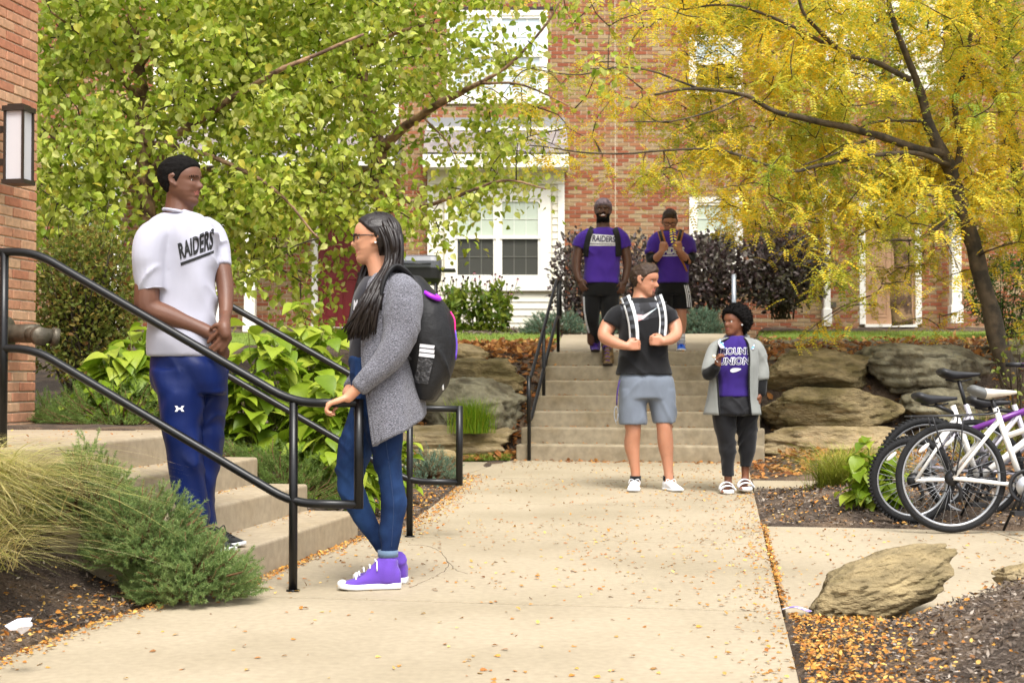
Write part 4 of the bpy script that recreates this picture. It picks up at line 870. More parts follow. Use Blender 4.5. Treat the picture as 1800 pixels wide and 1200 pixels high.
needle_shrub('spruce_shrub', 'low olive spruce along the far edge of the stair landing', 215, 9.7, 0.62, 0.36, 0.5, 0.92, 720, 55, 0.024, 0.0034, M_spr2, 65, 0.11, group=sg)
needle_shrub('spruce_shrub', 'pale olive spruce between the brick corner and the hydrangeas', 90, 9.95, 0.35, 0.3, 0.5, 0.80, 400, 70, 0.024, 0.003, M_spr2, 66, 0.11, group=sg)
needle_shrub('juniper_shrub', 'low grey green juniper beside the small pale stone', 755, 12.2, 0.26, 0.25, 0.02, 0.26, 340, 60, 0.02, 0.004, M_jun, 67, 0.1, group='low junipers')
needle_shrub('juniper_shrub', 'low blue green juniper left of the upper walk', 975, 21.9, 0.50, 0.3, zf(21.9)-0.02, zf(21.9)+0.28, 420, 60, 0.035, 0.006, M_jun, 68, 0.15, group='low junipers')
needle_shrub('juniper_shrub', 'mounded blue green juniper right of the student in glasses', 1232, 21.7, 0.32, 0.3, zf(21.7)-0.02, zf(21.7)+0.36, 420, 60, 0.035, 0.006, M_jun, 69, 0.15, group='low junipers')
needle_shrub('juniper_shrub', 'low blue green juniper behind the legs of the student in the cap', 1085, 22.0, 0.5, 0.28, zf(22)-0.02, zf(22)+0.26, 380, 60, 0.035, 0.006, M_jun, 70, 0.15, group='low junipers')

# ---- hydrangeas: every leaf its own part
def hyd_leaf():
    n = 7; t = np.linspace(0, 1, n); wdt = 0.42*np.sin(np.pi*np.clip(t, 0.0, 1)**0.8)*(1-0.25*t)+0.004; V = []; F = []
    for k in range(n):
        z = 0.10*math.sin(t[k]*2.6)-0.22*t[k]**2
        V += [[t[k], -wdt[k], z+0.09*wdt[k]/0.36], [t[k], 0, z-0.02], [t[k], wdt[k], z+0.09*wdt[k]/0.36]]
    for k in range(n-1):
        for q in (0, 1): F.append([k*3+q, k*3+q+1, (k+1)*3+q+1, (k+1)*3+q])
    return np.array(V), np.array(F)
M_hyd = mat('hydrangea_leaves', (0, 0, 0), 0.45, 0.12, 14, 0.35, 70, spec=0.4, trans=0.4, rand=pal((96, 124, 22), (124, 150, 34), (150, 170, 48), (170, 182, 66), (112, 138, 28), (138, 160, 40)), randmode='object', bdist=0.006)
HV, HF = hyd_leaf(); hydme = mkmesh('leaf', HV, HF, M_hyd, True)
M_hst = mat('hydrangea_stem', srgb(120, 130, 52), 0.7, 0.15, 10)
def hydrangea(label, px_, D, hw, hd, z0, z1, n, size, seed, face=(0, -1, 0.55)):
    r = np.random.default_rng(seed); x = P(px_, 600, D)[0]; t = thing('hydrangea_plant', label, 'plant', (x, D, z0), 'hydrangeas'); c = np.array([x, D, z0]); h = np.array([hw, hd, z1-z0]); mb = MB(); lz = max(z0-0.3, ground_z(x, D)-0.05)
    d = rdir(n, 0, r); d[:, 2] = np.abs(d[:, 2]); d[:, 1] = np.where(r.random(n) < 0.62, -np.abs(d[:, 1]), d[:, 1]); rad = r.uniform(0.55, 1.0, n)
    for k in range(n):
        p = c+d[k]*h*rad[k]*(1+0.15*r.normal()*0.6); az = math.atan2(d[k, 1]*hd, d[k, 0]*hw)+r.normal()*0.6; pit = r.uniform(-0.1, 0.75)
        fw = np.array([math.cos(az)*math.cos(pit), math.sin(az)*math.cos(pit), -math.sin(pit)]); sd_ = nrm(np.cross([0, 0, 1.0], fw)+0.25*r.normal(size=3)); sd_ = nrm(sd_-fw*np.dot(sd_, fw)); up = np.cross(fw, sd_); s = size*r.uniform(0.65, 1.25)
        o = bpy.data.objects.new('leaf', hydme); COL.objects.link(o); o.parent = t; pp_ = p-fw*s*0.4-ORG[t.name]
        o.matrix_local = Matrix(((fw[0]*s, sd_[0]*s, up[0]*s, pp_[0]), (fw[1]*s, sd_[1]*s, up[1]*s, pp_[1]), (fw[2]*s, sd_[2]*s, up[2]*s, pp_[2]), (0, 0, 0, 1)))
        if k % 3 == 0: b = c+[r.normal()*hw*0.2, r.normal()*hd*0.2, 0]; b[2] = lz; mb.add(*tube([b, (b+p)/2+[0, 0, 0.05], p-fw*s*0.4], [0.007, 0.005, 0.003], 5, 3))
    mb.build('stems', M_hst, t)
hydrangea('lime green hydrangea between the man in white and the steps', 455, 9.75, 0.5, 0.42, 0.35, 1.26, 290, 0.175, 71)
hydrangea('tallest lime green hydrangea behind the woman in the cardigan', 545, 10.3, 0.42, 0.42, 0.35, 1.42, 280, 0.175, 72)
hydrangea('lime hydrangea low behind the knees of the woman in the cardigan', 590, 9.5, 0.42, 0.36, 0.1, 0.92, 280, 0.165, 73)
hydrangea('yellow green hydrangea left of the man in white', 222, 9.95, 0.36, 0.36, 0.6, 1.26, 200, 0.165, 74)
hydrangea('darker hydrangea between the man in white and the twiggy shrub', 300, 10.2, 0.4, 0.4, 0.6, 1.35, 190, 0.16, 75)
hydrangea('lime hydrangea showing behind the legs of the woman in the cardigan', 665, 10.6, 0.30, 0.34, 0.1, 0.86, 160, 0.155, 77)
hydrangea('small yellow green plant beside the bicycle wheels', 1532, 9.55, 0.23, 0.22, 0.08, 0.55, 130, 0.115, 76)

# ---- grasses
def grass_clump(label, base, n, L, wd, mt, seed, spread=0.08, lean=(0, 0, 0), cone=0.5, droop=0.8, seg=6, name='ornamental_grass', plumes=None, group='ornamental grasses'):
    r = np.random.default_rng(seed); t = thing(name, label, 'grass', base, group); b = np.asarray(base)+r.normal(size=(n, 3))*[spread, spread, 0]; b[:, 2] = base[2]-0.03
    dr = nrm_rows(r.normal(size=(n, 3))*[cone, cone, 0.1]+np.array([[0, 0, 1.0]])+np.asarray(lean)); V, F = blades(b, dr, r.uniform(0.55, 1.1, n)*L, wd, seg, droop, r)
    obj('blades', V, F, mt, t, smooth=False, kind='stuff')
    if plumes:
        mb = MB()
        for k in range(plumes):
            d_ = nrm(r.normal(size=3)*[cone, cone, 0.1]+[0, 0, 1.0]+np.asarray(lean)); l_ = L*r.uniform(0.9, 1.15); hz = nrm(d_*[1, 1, 0]); q = [np.asarray(base)+d_*l_*f+hz*droop*l_*f*f*0.5-np.array([0, 0, droop*l_*f**2.2*0.5]) for f in (0, 0.4, 0.75, 0.88, 1.0)]
            mb.add(*tube(q[:3], [0.0018, 0.0015, 0.0014], 4, 3)); n2 = 40; f = r.random(n2); pq = catmull(q[2:], 8); pp_ = pq[(f*(len(pq)-1)).astype(int)]; dd = nrm_rows(rdir(n2, 0, r)+nrm(q[-1]-q[-2])*0.8); sdd = nrm_rows(np.cross(dd, rdir(n2, 0, r)))
            V = np.stack([pp_-sdd*0.0012, pp_+sdd*0.0012, pp_+dd*0.02], 1).reshape(-1, 3); mb.add(V, np.arange(len(V)).reshape(-1, 3))
        mb.build('plumes', mat('grass_plume', srgb(170, 140, 100), 0.8, 0.2, 30), t, kind='stuff')
    return t
M_gold = mat('golden_grass', (0, 0, 0), 0.6, 0.15, 6, spec=0.3, trans=0.3, rand=pal((196, 182, 116), (170, 168, 86), (218, 200, 146), (150, 154, 66), (206, 182, 130), (134, 146, 58), (226, 214, 166)))
M_grn = mat('green_fine_grass', (0, 0, 0), 0.6, 0.15, 6, spec=0.3, trans=0.3, rand=pal((110, 128, 30), (140, 148, 48), (164, 164, 66), (92, 112, 24), (176, 168, 84)))
M_tuft = mat('bright_grass', (0, 0, 0), 0.6, 0.15, 6, spec=0.3, trans=0.3, rand=pal((84, 128, 20), (112, 150, 30), (140, 168, 40), (160, 160, 40)))
grass_clump('tall golden feathery grass cut by the left edge of the photo', (-2.38, 5.7, 0.42), 4200, 0.72, 0.0055, M_gold, 81, 0.15, (0.06, -0.10, 0), 0.42, 1.15, 8, plumes=0)
grass_clump('golden grass tuft low in the left corner on the mulch', (-2.15, 5.3, 0.25), 1200, 0.55, 0.004, M_gold, 82, 0.10, (0.15, -0.2, 0), 0.5, 0.9, 6)
grass_clump('feathery green grass clump beside the woman in white sandals', (2.62, 11.3, 0.06), 1500, 0.62, 0.0045, M_grn, 83, 0.09, (0.05, -0.05, 0), 0.42, 0.7, 6, plumes=22)
grass_clump('second feathery grass clump further right behind the bicycles', (3.05, 12.1, 0.02), 900, 0.62, 0.005, M_grn, 84, 0.1, (0, 0, 0), 0.4, 0.7, 6, plumes=14)
bt = P(828, 752, 15.3); grass_clump('bright green fine grass tuft in front of the big rounded boulder', (bt[0], 15.25, bt[2]-0.02), 900, 0.48, 0.006, M_tuft, 85, 0.09, (0, -0.1, 0), 0.22, 0.35, 4)
grass_clump('tall grass tuft standing behind the black bicycle saddles', (P(1722, 700, 13.8)[0], 13.8, 0.12), 600, 0.72, 0.005, M_grn, 86, 0.1, (0, 0, 0), 0.3, 0.5, 5, plumes=8)

# ================================================================== LAWN, LITTER, MULCH (stuff)
def scatter(n, x0, x1, y0, y1, r, ok=None):
    x = r.uniform(x0, x1, n); y = r.uniform(y0, y1, n)
    if ok is not None: k = ok(x, y); x, y = x[k], y[k]
    return x, y
def landing_x(y): t = (y-16.9)/(21.3-16.9); return f0[0]+(bl[0]-f0[0])*t-0.05, f1[0]+(br[0]-f1[0])*t+0.05
def not_walk(x, y): a, b = landing_x(y); return (x < a) | (x > b)
def lawn(label_name, x0, x1, y0, y1, n, seed, ok, h=0.06):
    r = np.random.default_rng(seed); gx_ = np.linspace(x0, x1, 40); gy_ = np.linspace(y0, y1, 14); X_, Y_ = np.meshgrid(gx_, gy_); Z_ = terr(X_, Y_)+0.008
    i = np.arange(13)[:, None]; j = np.arange(39)[None, :]; F = np.stack([i*40+j, i*40+j+1, (i+1)*40+j+1, (i+1)*40+j], -1).reshape(-1, 4)
    cxq = X_.ravel()[F].mean(1); cyq = Y_.ravel()[F].mean(1); F = F[ok(cxq, cyq)]
    t = obj('lawn', np.stack([X_, Y_, Z_], -1).reshape(-1, 3), F, M_lawn, kind='structure')
    x, y = scatter(n, x0, x1, y0, y1, r, ok); b = np.stack([x, y, terr(x, y)], 1); m_ = len(b); V, F = blades(b, rdir(m_, 1.4, r), r.uniform(0.5, 1.2, m_)*h, 0.006, 1, 0.2, r)
    o = obj('grass', V, F, mat('lawn_grass', (0, 0, 0), 0.6, 0.2, 1.5, trans=0.25, rand=pal((92, 122, 28), (120, 144, 40), (146, 160, 62), (78, 104, 22))), t, smooth=False, kind='stuff')
lawn('l', -6.5, 1.3, 18.6, 21.9, 16000, 91, not_walk)
lawn('l', 2.9, 9.5, 19.3, 22.6, 15000, 92, lambda x, y: not_walk(x, y) & (y > 19.4+0.35*np.clip(x-4.2, 0, 3)))
lawn('l', -1.35, -0.02, 14.95, 15.4, 5000, 93, lambda x, y: x < 3, 0.09)
M_lit = mat('autumn_litter', (0, 0, 0), 0.8, 0.15, 6, trans=0.2, rand=pal((150, 98, 44), (188, 128, 66), (120, 72, 38), (206, 158, 92), (170, 104, 54), (98, 66, 44), (216, 170, 110)))
M_ylit = mat('small_yellow_leaflets', (0, 0, 0), 0.8, 0.1, 6, rand=pal((200, 146, 58), (176, 116, 44), (150, 92, 40), (216, 178, 96), (124, 84, 46), (188, 134, 60)))
M_chip = mat('bark_mulch', (0, 0, 0), 0.95, 0.2, 20, rand=pal((78, 66, 58), (98, 86, 76), (118, 106, 94), (68, 58, 52), (138, 124, 110), (90, 76, 64), (180, 168, 154)))
M_ston = mat('bank_rubble', (0, 0, 0), 0.95, 0.25, 20, 0.4, 60, rand=pal((86, 76, 58), (112, 100, 78), (72, 64, 50), (130, 116, 90)))
def litter(nm, x, y, lo, hi, mt, seed, zoff=0.004, tilt=0.5, wid=0.6, zfn=None, lay=0.0, kind='leaf'):
    r = np.random.default_rng(seed); n = len(x); z = (zfn or terr)(x, y)+zoff+r.random(n)*lay; d = rdir(n, 0, r); d[:, 2] *= tilt*0.5; nn = rdir(n, 0, r)*tilt+np.array([[0, 0, 1.0]])
    V, F = leafset(np.stack([x, y, z], 1), nrm_rows(d), nn, r.uniform(lo, hi, n), kind, wid, 0.22); V[:, 2] = np.maximum(V[:, 2], np.repeat(z-zoff*0.5, len(V)//n))
    return obj(nm, V, F, mt, smooth=False, kind='stuff')
r = np.random.default_rng(95)
offst = lambda x, y: ~((x > 0.05+0.18*(y-15)) & (x < 2.56+0.18*(y-15)) & (y > 14.5))
x, y = scatter(5200, -1.4, 0.7, 14.95, 19.2, r, lambda x, y: offst(x, y) & not_walk(x, y) & ((y < 18.7) | (r.random(len(x)) < 0.4))); litter('fallen_leaves', x, y, 0.05, 0.11, M_lit, 1, 0.01, 0.9, 0.65, lay=0.03)
x, y = scatter(7500, 2.35, 8.0, 14.4, 20.2, r, lambda x, y: offst(x, y) & not_walk(x, y) & ((y < 18.5) | (r.random(len(x)) < 0.4))); litter('fallen_leaves', x, y, 0.05, 0.11, M_lit, 2, 0.01, 0.9, 0.65, lay=0.03)
x, y = scatter(2400, 2.1, 6, 12.9, 14.8, r); litter('fallen_leaves', x, y, 0.03, 0.09, M_lit, 3, 0.008, 0.8, lay=0.01)
def chips(nm, x, y, seed, lo=0.006, hi=0.03):
    return litter(nm, x, y, lo, hi, M_chip, seed, 0.004, 1.0, 0.35, lay=0.006, kind='flat')
x, y = scatter(36000, 0.8, 3.4, 3.0, 5.8, r, lambda x, y: (x > xr(y)+0.015) & (y < 5.68-0.182*(x-1.1))); chips('mulch_chips', x, y, 4)
x, y = scatter(24000, -3.4, -1.1, 3.6, 6.2, r, lambda x, y: x < xl(y)-0.01); chips('mulch_chips', x, y, 5)
x, y = scatter(12000, 1.5, 4.6, 8.6, 12.0, r, lambda x, y: (x > xr(y)+0.02) & (y > 8.98-0.13*(x-1.6))); chips('mulch_chips', x, y, 6, 0.012, 0.05)
x, y = scatter(6000, -2.2, -0.4, 8.4, 13.3, r, lambda x, y: x < xl(y)-0.01); chips('mulch_chips', x, y, 7, 0.012, 0.05)
x, y = scatter(4000, -1, 4, 21.3, 23.9, r); chips('mulch_chips', x, y, 8, 0.03, 0.07)
zp_ = lambda x, y: zpath(y)
x, y = scatter(9500, -2.0, 2.6, 3.6, 14.9, r, lambda x, y: (x > xl(y)+0.02) & (x < xr(y)-0.01) & (r.random(len(x)) < 0.12+0.5*sst(-.2, .5, vnoise(np.stack([x*1.3, y*0.9, 0*x], 1), 3))+0.4*sst(6.0, 9.0, y)*sst(-.2, 1.6, x))); litter('path_leaflets', x, y, 0.012, 0.03, M_ylit, 9, 0.004, 0.5, 0.65, zp_)
def edge(n, fn, y0, y1, sg, seed, sp=0.09, lo=0.01, hi=0.026, zfn=zp_):
    r = np.random.default_rng(seed); y = r.uniform(y0, y1, n); d = np.abs(r.normal(size=n))*sp; x = fn(y)+sg*d; return litter('path_leaflets', x, y, lo, hi, M_ylit, seed, 0.004, 0.8, 0.6, zfn, lay=0.004)
edge(900, lambda y: xr(y)+0.0, 3.6, 14.6, -1, 101, 0.10); edge(500, lambda y: xr(y)+0.004, 5.8, 9.0, 1, 102, 0.012)
edge(900, xl, 8.45, 13.2, 1, 103, 0.10, 0.012, 0.03); edge(700, lambda y: np.interp(y, [6.15, 8.35], [-1.30, -0.91])+0.012, 6.15, 8.35, 1, 104, 0.035); edge(600, xl, 4.2, 6.15, 1, 105, 0.05)
edge(3000, lambda y: xr(y)+0.02, 3.4, 5.6, 1, 106, 0.20, 0.010, 0.025, lambda x, y: terr(x, y)+0.012)
edge(700, xl, 4.0, 6.1, -1, 107, 0.2, 0.012, 0.03, lambda x, y: terr(x, y)+0.012); edge(900, xl, 8.45, 13.0, -1, 108, 0.25, 0.015, 0.035, lambda x, y: terr(x, y)+0.012)
x, y = scatter(1500, 1.1, 5.3, 5.5, 9.0, r, lambda x, y: (x > xr(y)+0.03) & (y > 5.86-0.182*(x-1.1)) & (y < 8.9-0.16*(x-1.5))); litter('path_leaflets', x, y, 0.012, 0.03, M_ylit, 10, 0.003, 0.5, 0.6, lambda x, y: 0*x)
x, y = scatter(1900, 1.4, 4.6, 8.6, 12.0, r, lambda x, y: (x > xr(y)+0.02) & (y > 8.98-0.13*(x-1.6))); litter('bed_leaflets', x, y, 0.012, 0.035, M_ylit, 11, 0.014, 0.7)
x, y = scatter(500, 0.8, 3.2, 3.2, 5.7, r, lambda x, y: (x > xr(y)+0.02)); litter('bed_leaflets', x, y, 0.012, 0.035, M_ylit, 12, 0.014, 0.7)
for k in range(4):                                             # leaflets gathered at the back of the near treads
    n = 130; u = r.uniform(-0.5, 1.82, n); v = 0.31*(k+1)-np.abs(r.normal(size=n))*0.06 if k < 3 else r.uniform(0.95, 2.2, n); p = A1[:2]+u[:, None]*pv[:2]+v[:, None]*qv[:2]; litter('tread_leaflets', p[:, 0], p[:, 1], 0.008, 0.022, M_ylit, 20+k, 0.003, 0.6, 0.6, lambda x, y, k=k: 0*x+0.155*(k+1))
for k in range(7):
    n = 60; v = r.uniform(0.1, 2.4, n); u = TR_*(k+1)-np.abs(r.normal(size=n))*0.08 if k < 6 else 1.9+r.random(n)*0.2; p = FS0[:2]+u[:, None]*pv[:2]-v[:, None]*qv[:2]; litter('tread_leaflets', p[:, 0], p[:, 1], 0.02, 0.05, M_lit, 30+k, 0.004, 0.6, 0.6, lambda x, y, k=k: 0*x+ZB+RS_*(k+1))
x, y = scatter(900, 0.0, 2.6, 14.3, 15.0, r, lambda x, y: (y < 14.98-0.18*(x-0.09)) & (y > 14.98-0.18*(x-0.09)-np.abs(r.normal(size=len(x)))*0.18)); litter('fallen_leaves', x, y, 0.03, 0.07, M_lit, 40, 0.004, 0.6, 0.6, zp_)
# rubble on the right bank
rb_ = MB(); x, y = scatter(900, 2.6, 8.0, 16.1, 19.3, r, lambda x, y: not_walk(x, y)); z = terr(x, y)
for a, b, c in zip(x, y, z): V, F = ICO[1]; s = r.uniform(0.03, 0.1); rb_.add(V*(1+0.25*r.normal(size=(len(V), 1)))*s*[1.2, 1, 0.6]+[a, b, c], F)
rb_.build('bank_rubble', M_ston, None, smooth=False, kind='stuff')
# ================================================================== PEOPLE TOOLS
def lerp(t, xs, ys): return np.interp(t, xs, ys)
FT = [0, .05, .12, .18, .22, .265, .30, .36, .45, .52, .58, .68, .78, .88, .95, 1.0]
FXv = [.31, .375, .405, .375, .405, .385, .41, .395, .405, .395, .43, .432, .40, .31, .20, .02]
BTt = [0, .05, .12, .2, .3, .4, .5, .6, .7, .8, .9, .96, 1.0]
BXv = [.18, .06, -.02, -.12, -.25, -.34, -.41, -.44, -.44, -.40, -.28, -.16, -.02]
WXv = [.07, .145, .195, .24, .285, .305, .325, .335, .33, .295, .215, .13, .012]
def head_grid(n=72, m=64, nose=1.0, lip=1.0, jaw=1.0):
    """head in units of head height; x forward, y left, z up from the chin"""
    t = 0.5-0.5*np.cos(np.linspace(0, np.pi, m)); t[0] = 0.0; th = np.linspace(0, 2*np.pi, n, endpoint=False)
    Fx = lerp(t, FT, FXv); Bx = lerp(t, BTt, BXv); W = lerp(t, BTt, WXv); ker = np.array([.25, .5, .25])
    W = W*(1+(jaw-1)*(1-sst(.18, .44, t)))
    xc = (Fx+Bx)/2; a = (Fx-Bx)/2; e = 2.25; c, s = np.cos(th), np.sin(th); c2 = np.sign(c)*np.abs(c)**(2/e); s2 = np.sign(s)*np.abs(s)**(2/e)
    X = xc[:, None]+a[:, None]*c2; Y = W[:, None]*s2; T = np.repeat(t[:, None], n, 1); fr = np.clip(c, 0, 1)[None, :]**0.5
    N = lerp(t, [.31, .345, .37, .395, .43, .48, .53, .57, .6], [0, .05, .12, .14, .115, .07, .03, .008, 0])*nose; wn = lerp(t, [.33, .38, .45, .55], [.075, .062, .045, .04])
    X = X+N[:, None]*np.exp(-(Y/wn[:, None])**2)*fr
    for sg in (-1, 1):
        X = X-0.05*np.exp(-((Y-sg*.145)/.075)**2-((T-.52)/.042)**2)*fr+0.015*np.exp(-((Y-sg*.13)/.1)**2-((T-.585)/.03)**2)*fr
        X = X+0.02*np.exp(-((Y-sg*.17)/.07)**2-((T-.42)/.06)**2)*fr
    X = X-0.03*np.exp(-((np.abs(Y)-.13)/.05)**2-((T-.27)/.06)**2)*fr
    X = X+0.022*lip*np.exp(-(Y/.085)**2)*(np.exp(-((T-.30)/.018)**2)+np.exp(-((T-.235)/.02)**2))*fr-0.015*lip*np.exp(-(Y/.08)**2-((T-.266)/.009)**2)*fr
    rings = np.stack([X, Y, T], -1); return rings
class Head:
    def __init__(s, origin, H, fwd, up=(0, 0, 1), **kw):
        s.o = np.asarray(origin, float); s.H = H; f = nrm(fwd); u = np.asarray(up, float); u = nrm(u-f*np.dot(u, f)); s.f, s.u = f, u; s.l = np.cross(u, f); s.kw = kw
    def w(s, p):
        p = np.asarray(p, float); return s.o+s.H*(p[..., 0:1]*s.f+p[..., 1:2]*s.l+(p[..., 2:3]-0.5)*s.u)
    def loc(s, V):
        d = (V-s.o)/s.H; return d@s.f, d@s.l, d@s.u+0.5
    def mesh(s):
        rg = head_grid(**s.kw); return ringgrid(s.w(rg))
    def ears(s, mb, sides=(1, -1)):
        for sg in sides:
            y = sg*0.325
            mb.add(*tube(s.w(np.array([[.05, y, .40], [-.0, y+sg*.025, .43], [-.05, y+sg*.045, .50], [-.045, y+sg*.05, .57], [.01, y+sg*.035, .60], [.045, y+sg*.01, .56]])), [.03*s.H, .03*s.H, .026*s.H, .026*s.H, .026*s.H, .02*s.H], 8, 3, rnd=True))
            mb.add(*ell(s.w(np.array([-.01, y+sg*.005, .49])), np.array([.055, .028, .085])*s.H, np.stack([s.f, s.l, s.u]), 2))
    def eyes(s, parent, iris, r=.052, look=(1, 0, 0)):
        W_ = mat('eye_white', srgb(206, 198, 190), 0.25, 0.0); I_ = mat('iris_'+iris, srgb(40, 26, 18), 0.2, 0.0); lk = nrm(np.array(look, float)); lw = lk[0]*s.f+lk[1]*s.l+lk[2]*s.u
        for sg in (1, -1):
            c = s.w(np.array([.312, sg*.14, .52])); e = obj('eye', *ell(c, np.full(3, r*s.H), sub=2), W_, parent); obj('iris', *ell(c+lw*r*s.H*0.72, np.full(3, r*s.H*0.52), sub=2), I_, e)
    def hair_shell(s, thick, line, mt, parent, noise=0.015, nsc=9, name='hair', n=110, m=96, extra=None, push=None):
        rg = head_grid(n, m, nose=0, lip=0); t = rg[..., 2]; X, Y = rg[..., 0], rg[..., 1]; mask = t-line(X, Y, t)
        C = np.array([-.02, 0, .55]); D = rg-C; D[..., 2] *= 1.0; nv = D/np.linalg.norm(D, axis=-1)[..., None]; th = thick(X, Y, t) if callable(thick) else np.full(X.shape, thick)
        nz = fbm(rg.reshape(-1, 3), nsc, 3, 4).reshape(X.shape)*noise; k = sst(-0.02, 0.045, mask); rg2 = rg+nv*((th+nz)*k-0.012*(1-k))[..., None]
        if push is not None: rg2 = rg2+push(X, Y, t)*k[..., None]
        V, F = ringgrid(s.w(rg2)); mk = np.append(mask.ravel(), [-1, 1]); F = [f[(mk[f] > -0.03).all(1)] for f in F]
        return obj(name, V, F, mt, parent)
def skin_mat(nm, c, c2): return mat(nm, srgb(*c), 0.5, 0.10, 18, 0.12, 220, spec=0.45, col2=srgb(*c2), c2s=9, c2c=(0.45, 0.8), sub=0.08, bdist=0.002)
def cloth(nm, c, rough=0.85, var=0.08, bump=0.25, bs=260, **kw): return mat(nm, srgb(*c), rough, var, 9, bump, bs, spec=0.2, sheen=kw.pop('sheen', 0.15), bdist=0.0025, wr=kw.pop('wr', 0.45), wrs=kw.pop('wrs', 4.0), **kw)
def rings_px(D, rows, hd=None):
    """rows (py, cx, hw_px, half_depth_m, dD)"""
    out = []
    for row in rows:
        py, cx, hw, hd_ = row[:4]; dd = row[4] if len(row) > 4 else 0.0; p = P(cx, py, D+dd); out.append((*p, hw/S(D+dd), hd_))
    return out
def limb_px(pts, n=14, k=4, rnd=1): # pts (px,py,D,r_px)
    return tube([P(a, b, c) for a, b, c, _ in pts], [r_/S(c) for _, _, c, r_ in pts], n, k, rnd=rnd)
def wrinkle(V, N, amp=0.004, sc=(9, 9, 22), seed=1, dirn=None):
    """soft drape plus a few sharper creases running in two slanting directions"""
    n2 = fbm(V*np.asarray(sc)*0.4, 1.0, 2, seed+3); out = 0.7*n2
    for k, (ax_, az) in enumerate(((0.8, 0.55), (-0.7, 0.6))):
        u = V[:, 0]*ax_+V[:, 2]*az+0.4*V[:, 1]; v = -V[:, 0]*az+V[:, 2]*ax_; q = np.stack([u*sc[2]*0.9, v*sc[0]*0.35, V[:, 1]*3], 1)
        rd = 1-np.abs(vnoise(q, seed+11*k)); msk = sst(0.0, 0.5, vnoise(V*5.0, seed+31*k)); out = out+1.3*(rd**3-0.35)*msk
    return V+N*(1.35*amp*out)[:, None]
def garment(name, mb, mt, parent, voxel=0.007, it=4, amp=0.004, sc=(9, 9, 22), seed=1, mid=None, **kw):
    V, F, N = remesh(mb, voxel*1.35, max(2, int(it*0.6))); V = wrinkle(V, N, amp, sc, seed); mi = mid(V, F) if mid else None
    o = obj(name, V, F, mt, parent, True, mi, **kw); bvh = BVHTree.FromPolygons([tuple(v) for v in V], [tuple(int(i) for i in f) for f in np.vstack(F)] if len(F) == 1 else [tuple(int(i) for i in f) for q in F for f in q])
    return o, bvh
def hand(mb, wrist, pdir, fdir, nor, s=1.0, curl=0.5, thumb=1, spread=0.08, thcurl=0.3, fist=False):
    """wrist point, palm direction, finger side axis (index side) and palm normal (back of hand outwards)"""
    w_ = np.asarray(wrist, float); p = nrm(pdir); b = nrm(np.asarray(fdir)-p*np.dot(fdir, p)); n = nrm(nor-p*np.dot(nor, p)-b*np.dot(nor, b)); L = 0.095*s
    for k in (-1, -.33, .33, 1): mb.add(*tube([w_-p*0.01+b*k*0.014*s, w_+p*L*0.5+b*k*0.026*s, w_+p*L+b*k*0.03*s], [0.016*s, 0.0145*s, 0.011*s], 8, 3, rnd=True))
    for k, (off, ln_) in enumerate(((.033, .070), (.011, .080), (-.011, .074), (-.032, .058))):
        q = w_+p*L+b*off*s; d = nrm(p+b*spread*(1.5-k)); pts = [q-p*0.01]; ang = 0.0
        for seg, fr_ in ((0.45, curl*0.9), (0.30, curl*1.2), (0.25, curl*0.8)):
            ang += fr_; q = q+(d*math.cos(ang)-n*math.sin(ang))*ln_*seg*s; pts.append(q)
        mb.add(*tube(pts, [.0095*s, .0088*s, .0082*s, .0068*s], 8, 3, rnd=True))
    q = w_+p*0.022*s+b*0.026*s*thumb; d = nrm(p*0.6+b*thumb*0.75-n*0.25); q2 = q+d*0.036*s; q3 = q2+nrm(p*0.85+b*thumb*(0.35-thcurl)-n*(0.2+thcurl))*0.032*s; q4 = q3+nrm(p*0.9-b*thumb*thcurl*0.8-n*(0.2+thcurl))*0.025*s
    mb.add(*tube([w_+p*0.005, q, q2, q3, q4], [.014*s, .0145*s, .0115*s, .010*s, .008*s], 8, 3, rnd=True))
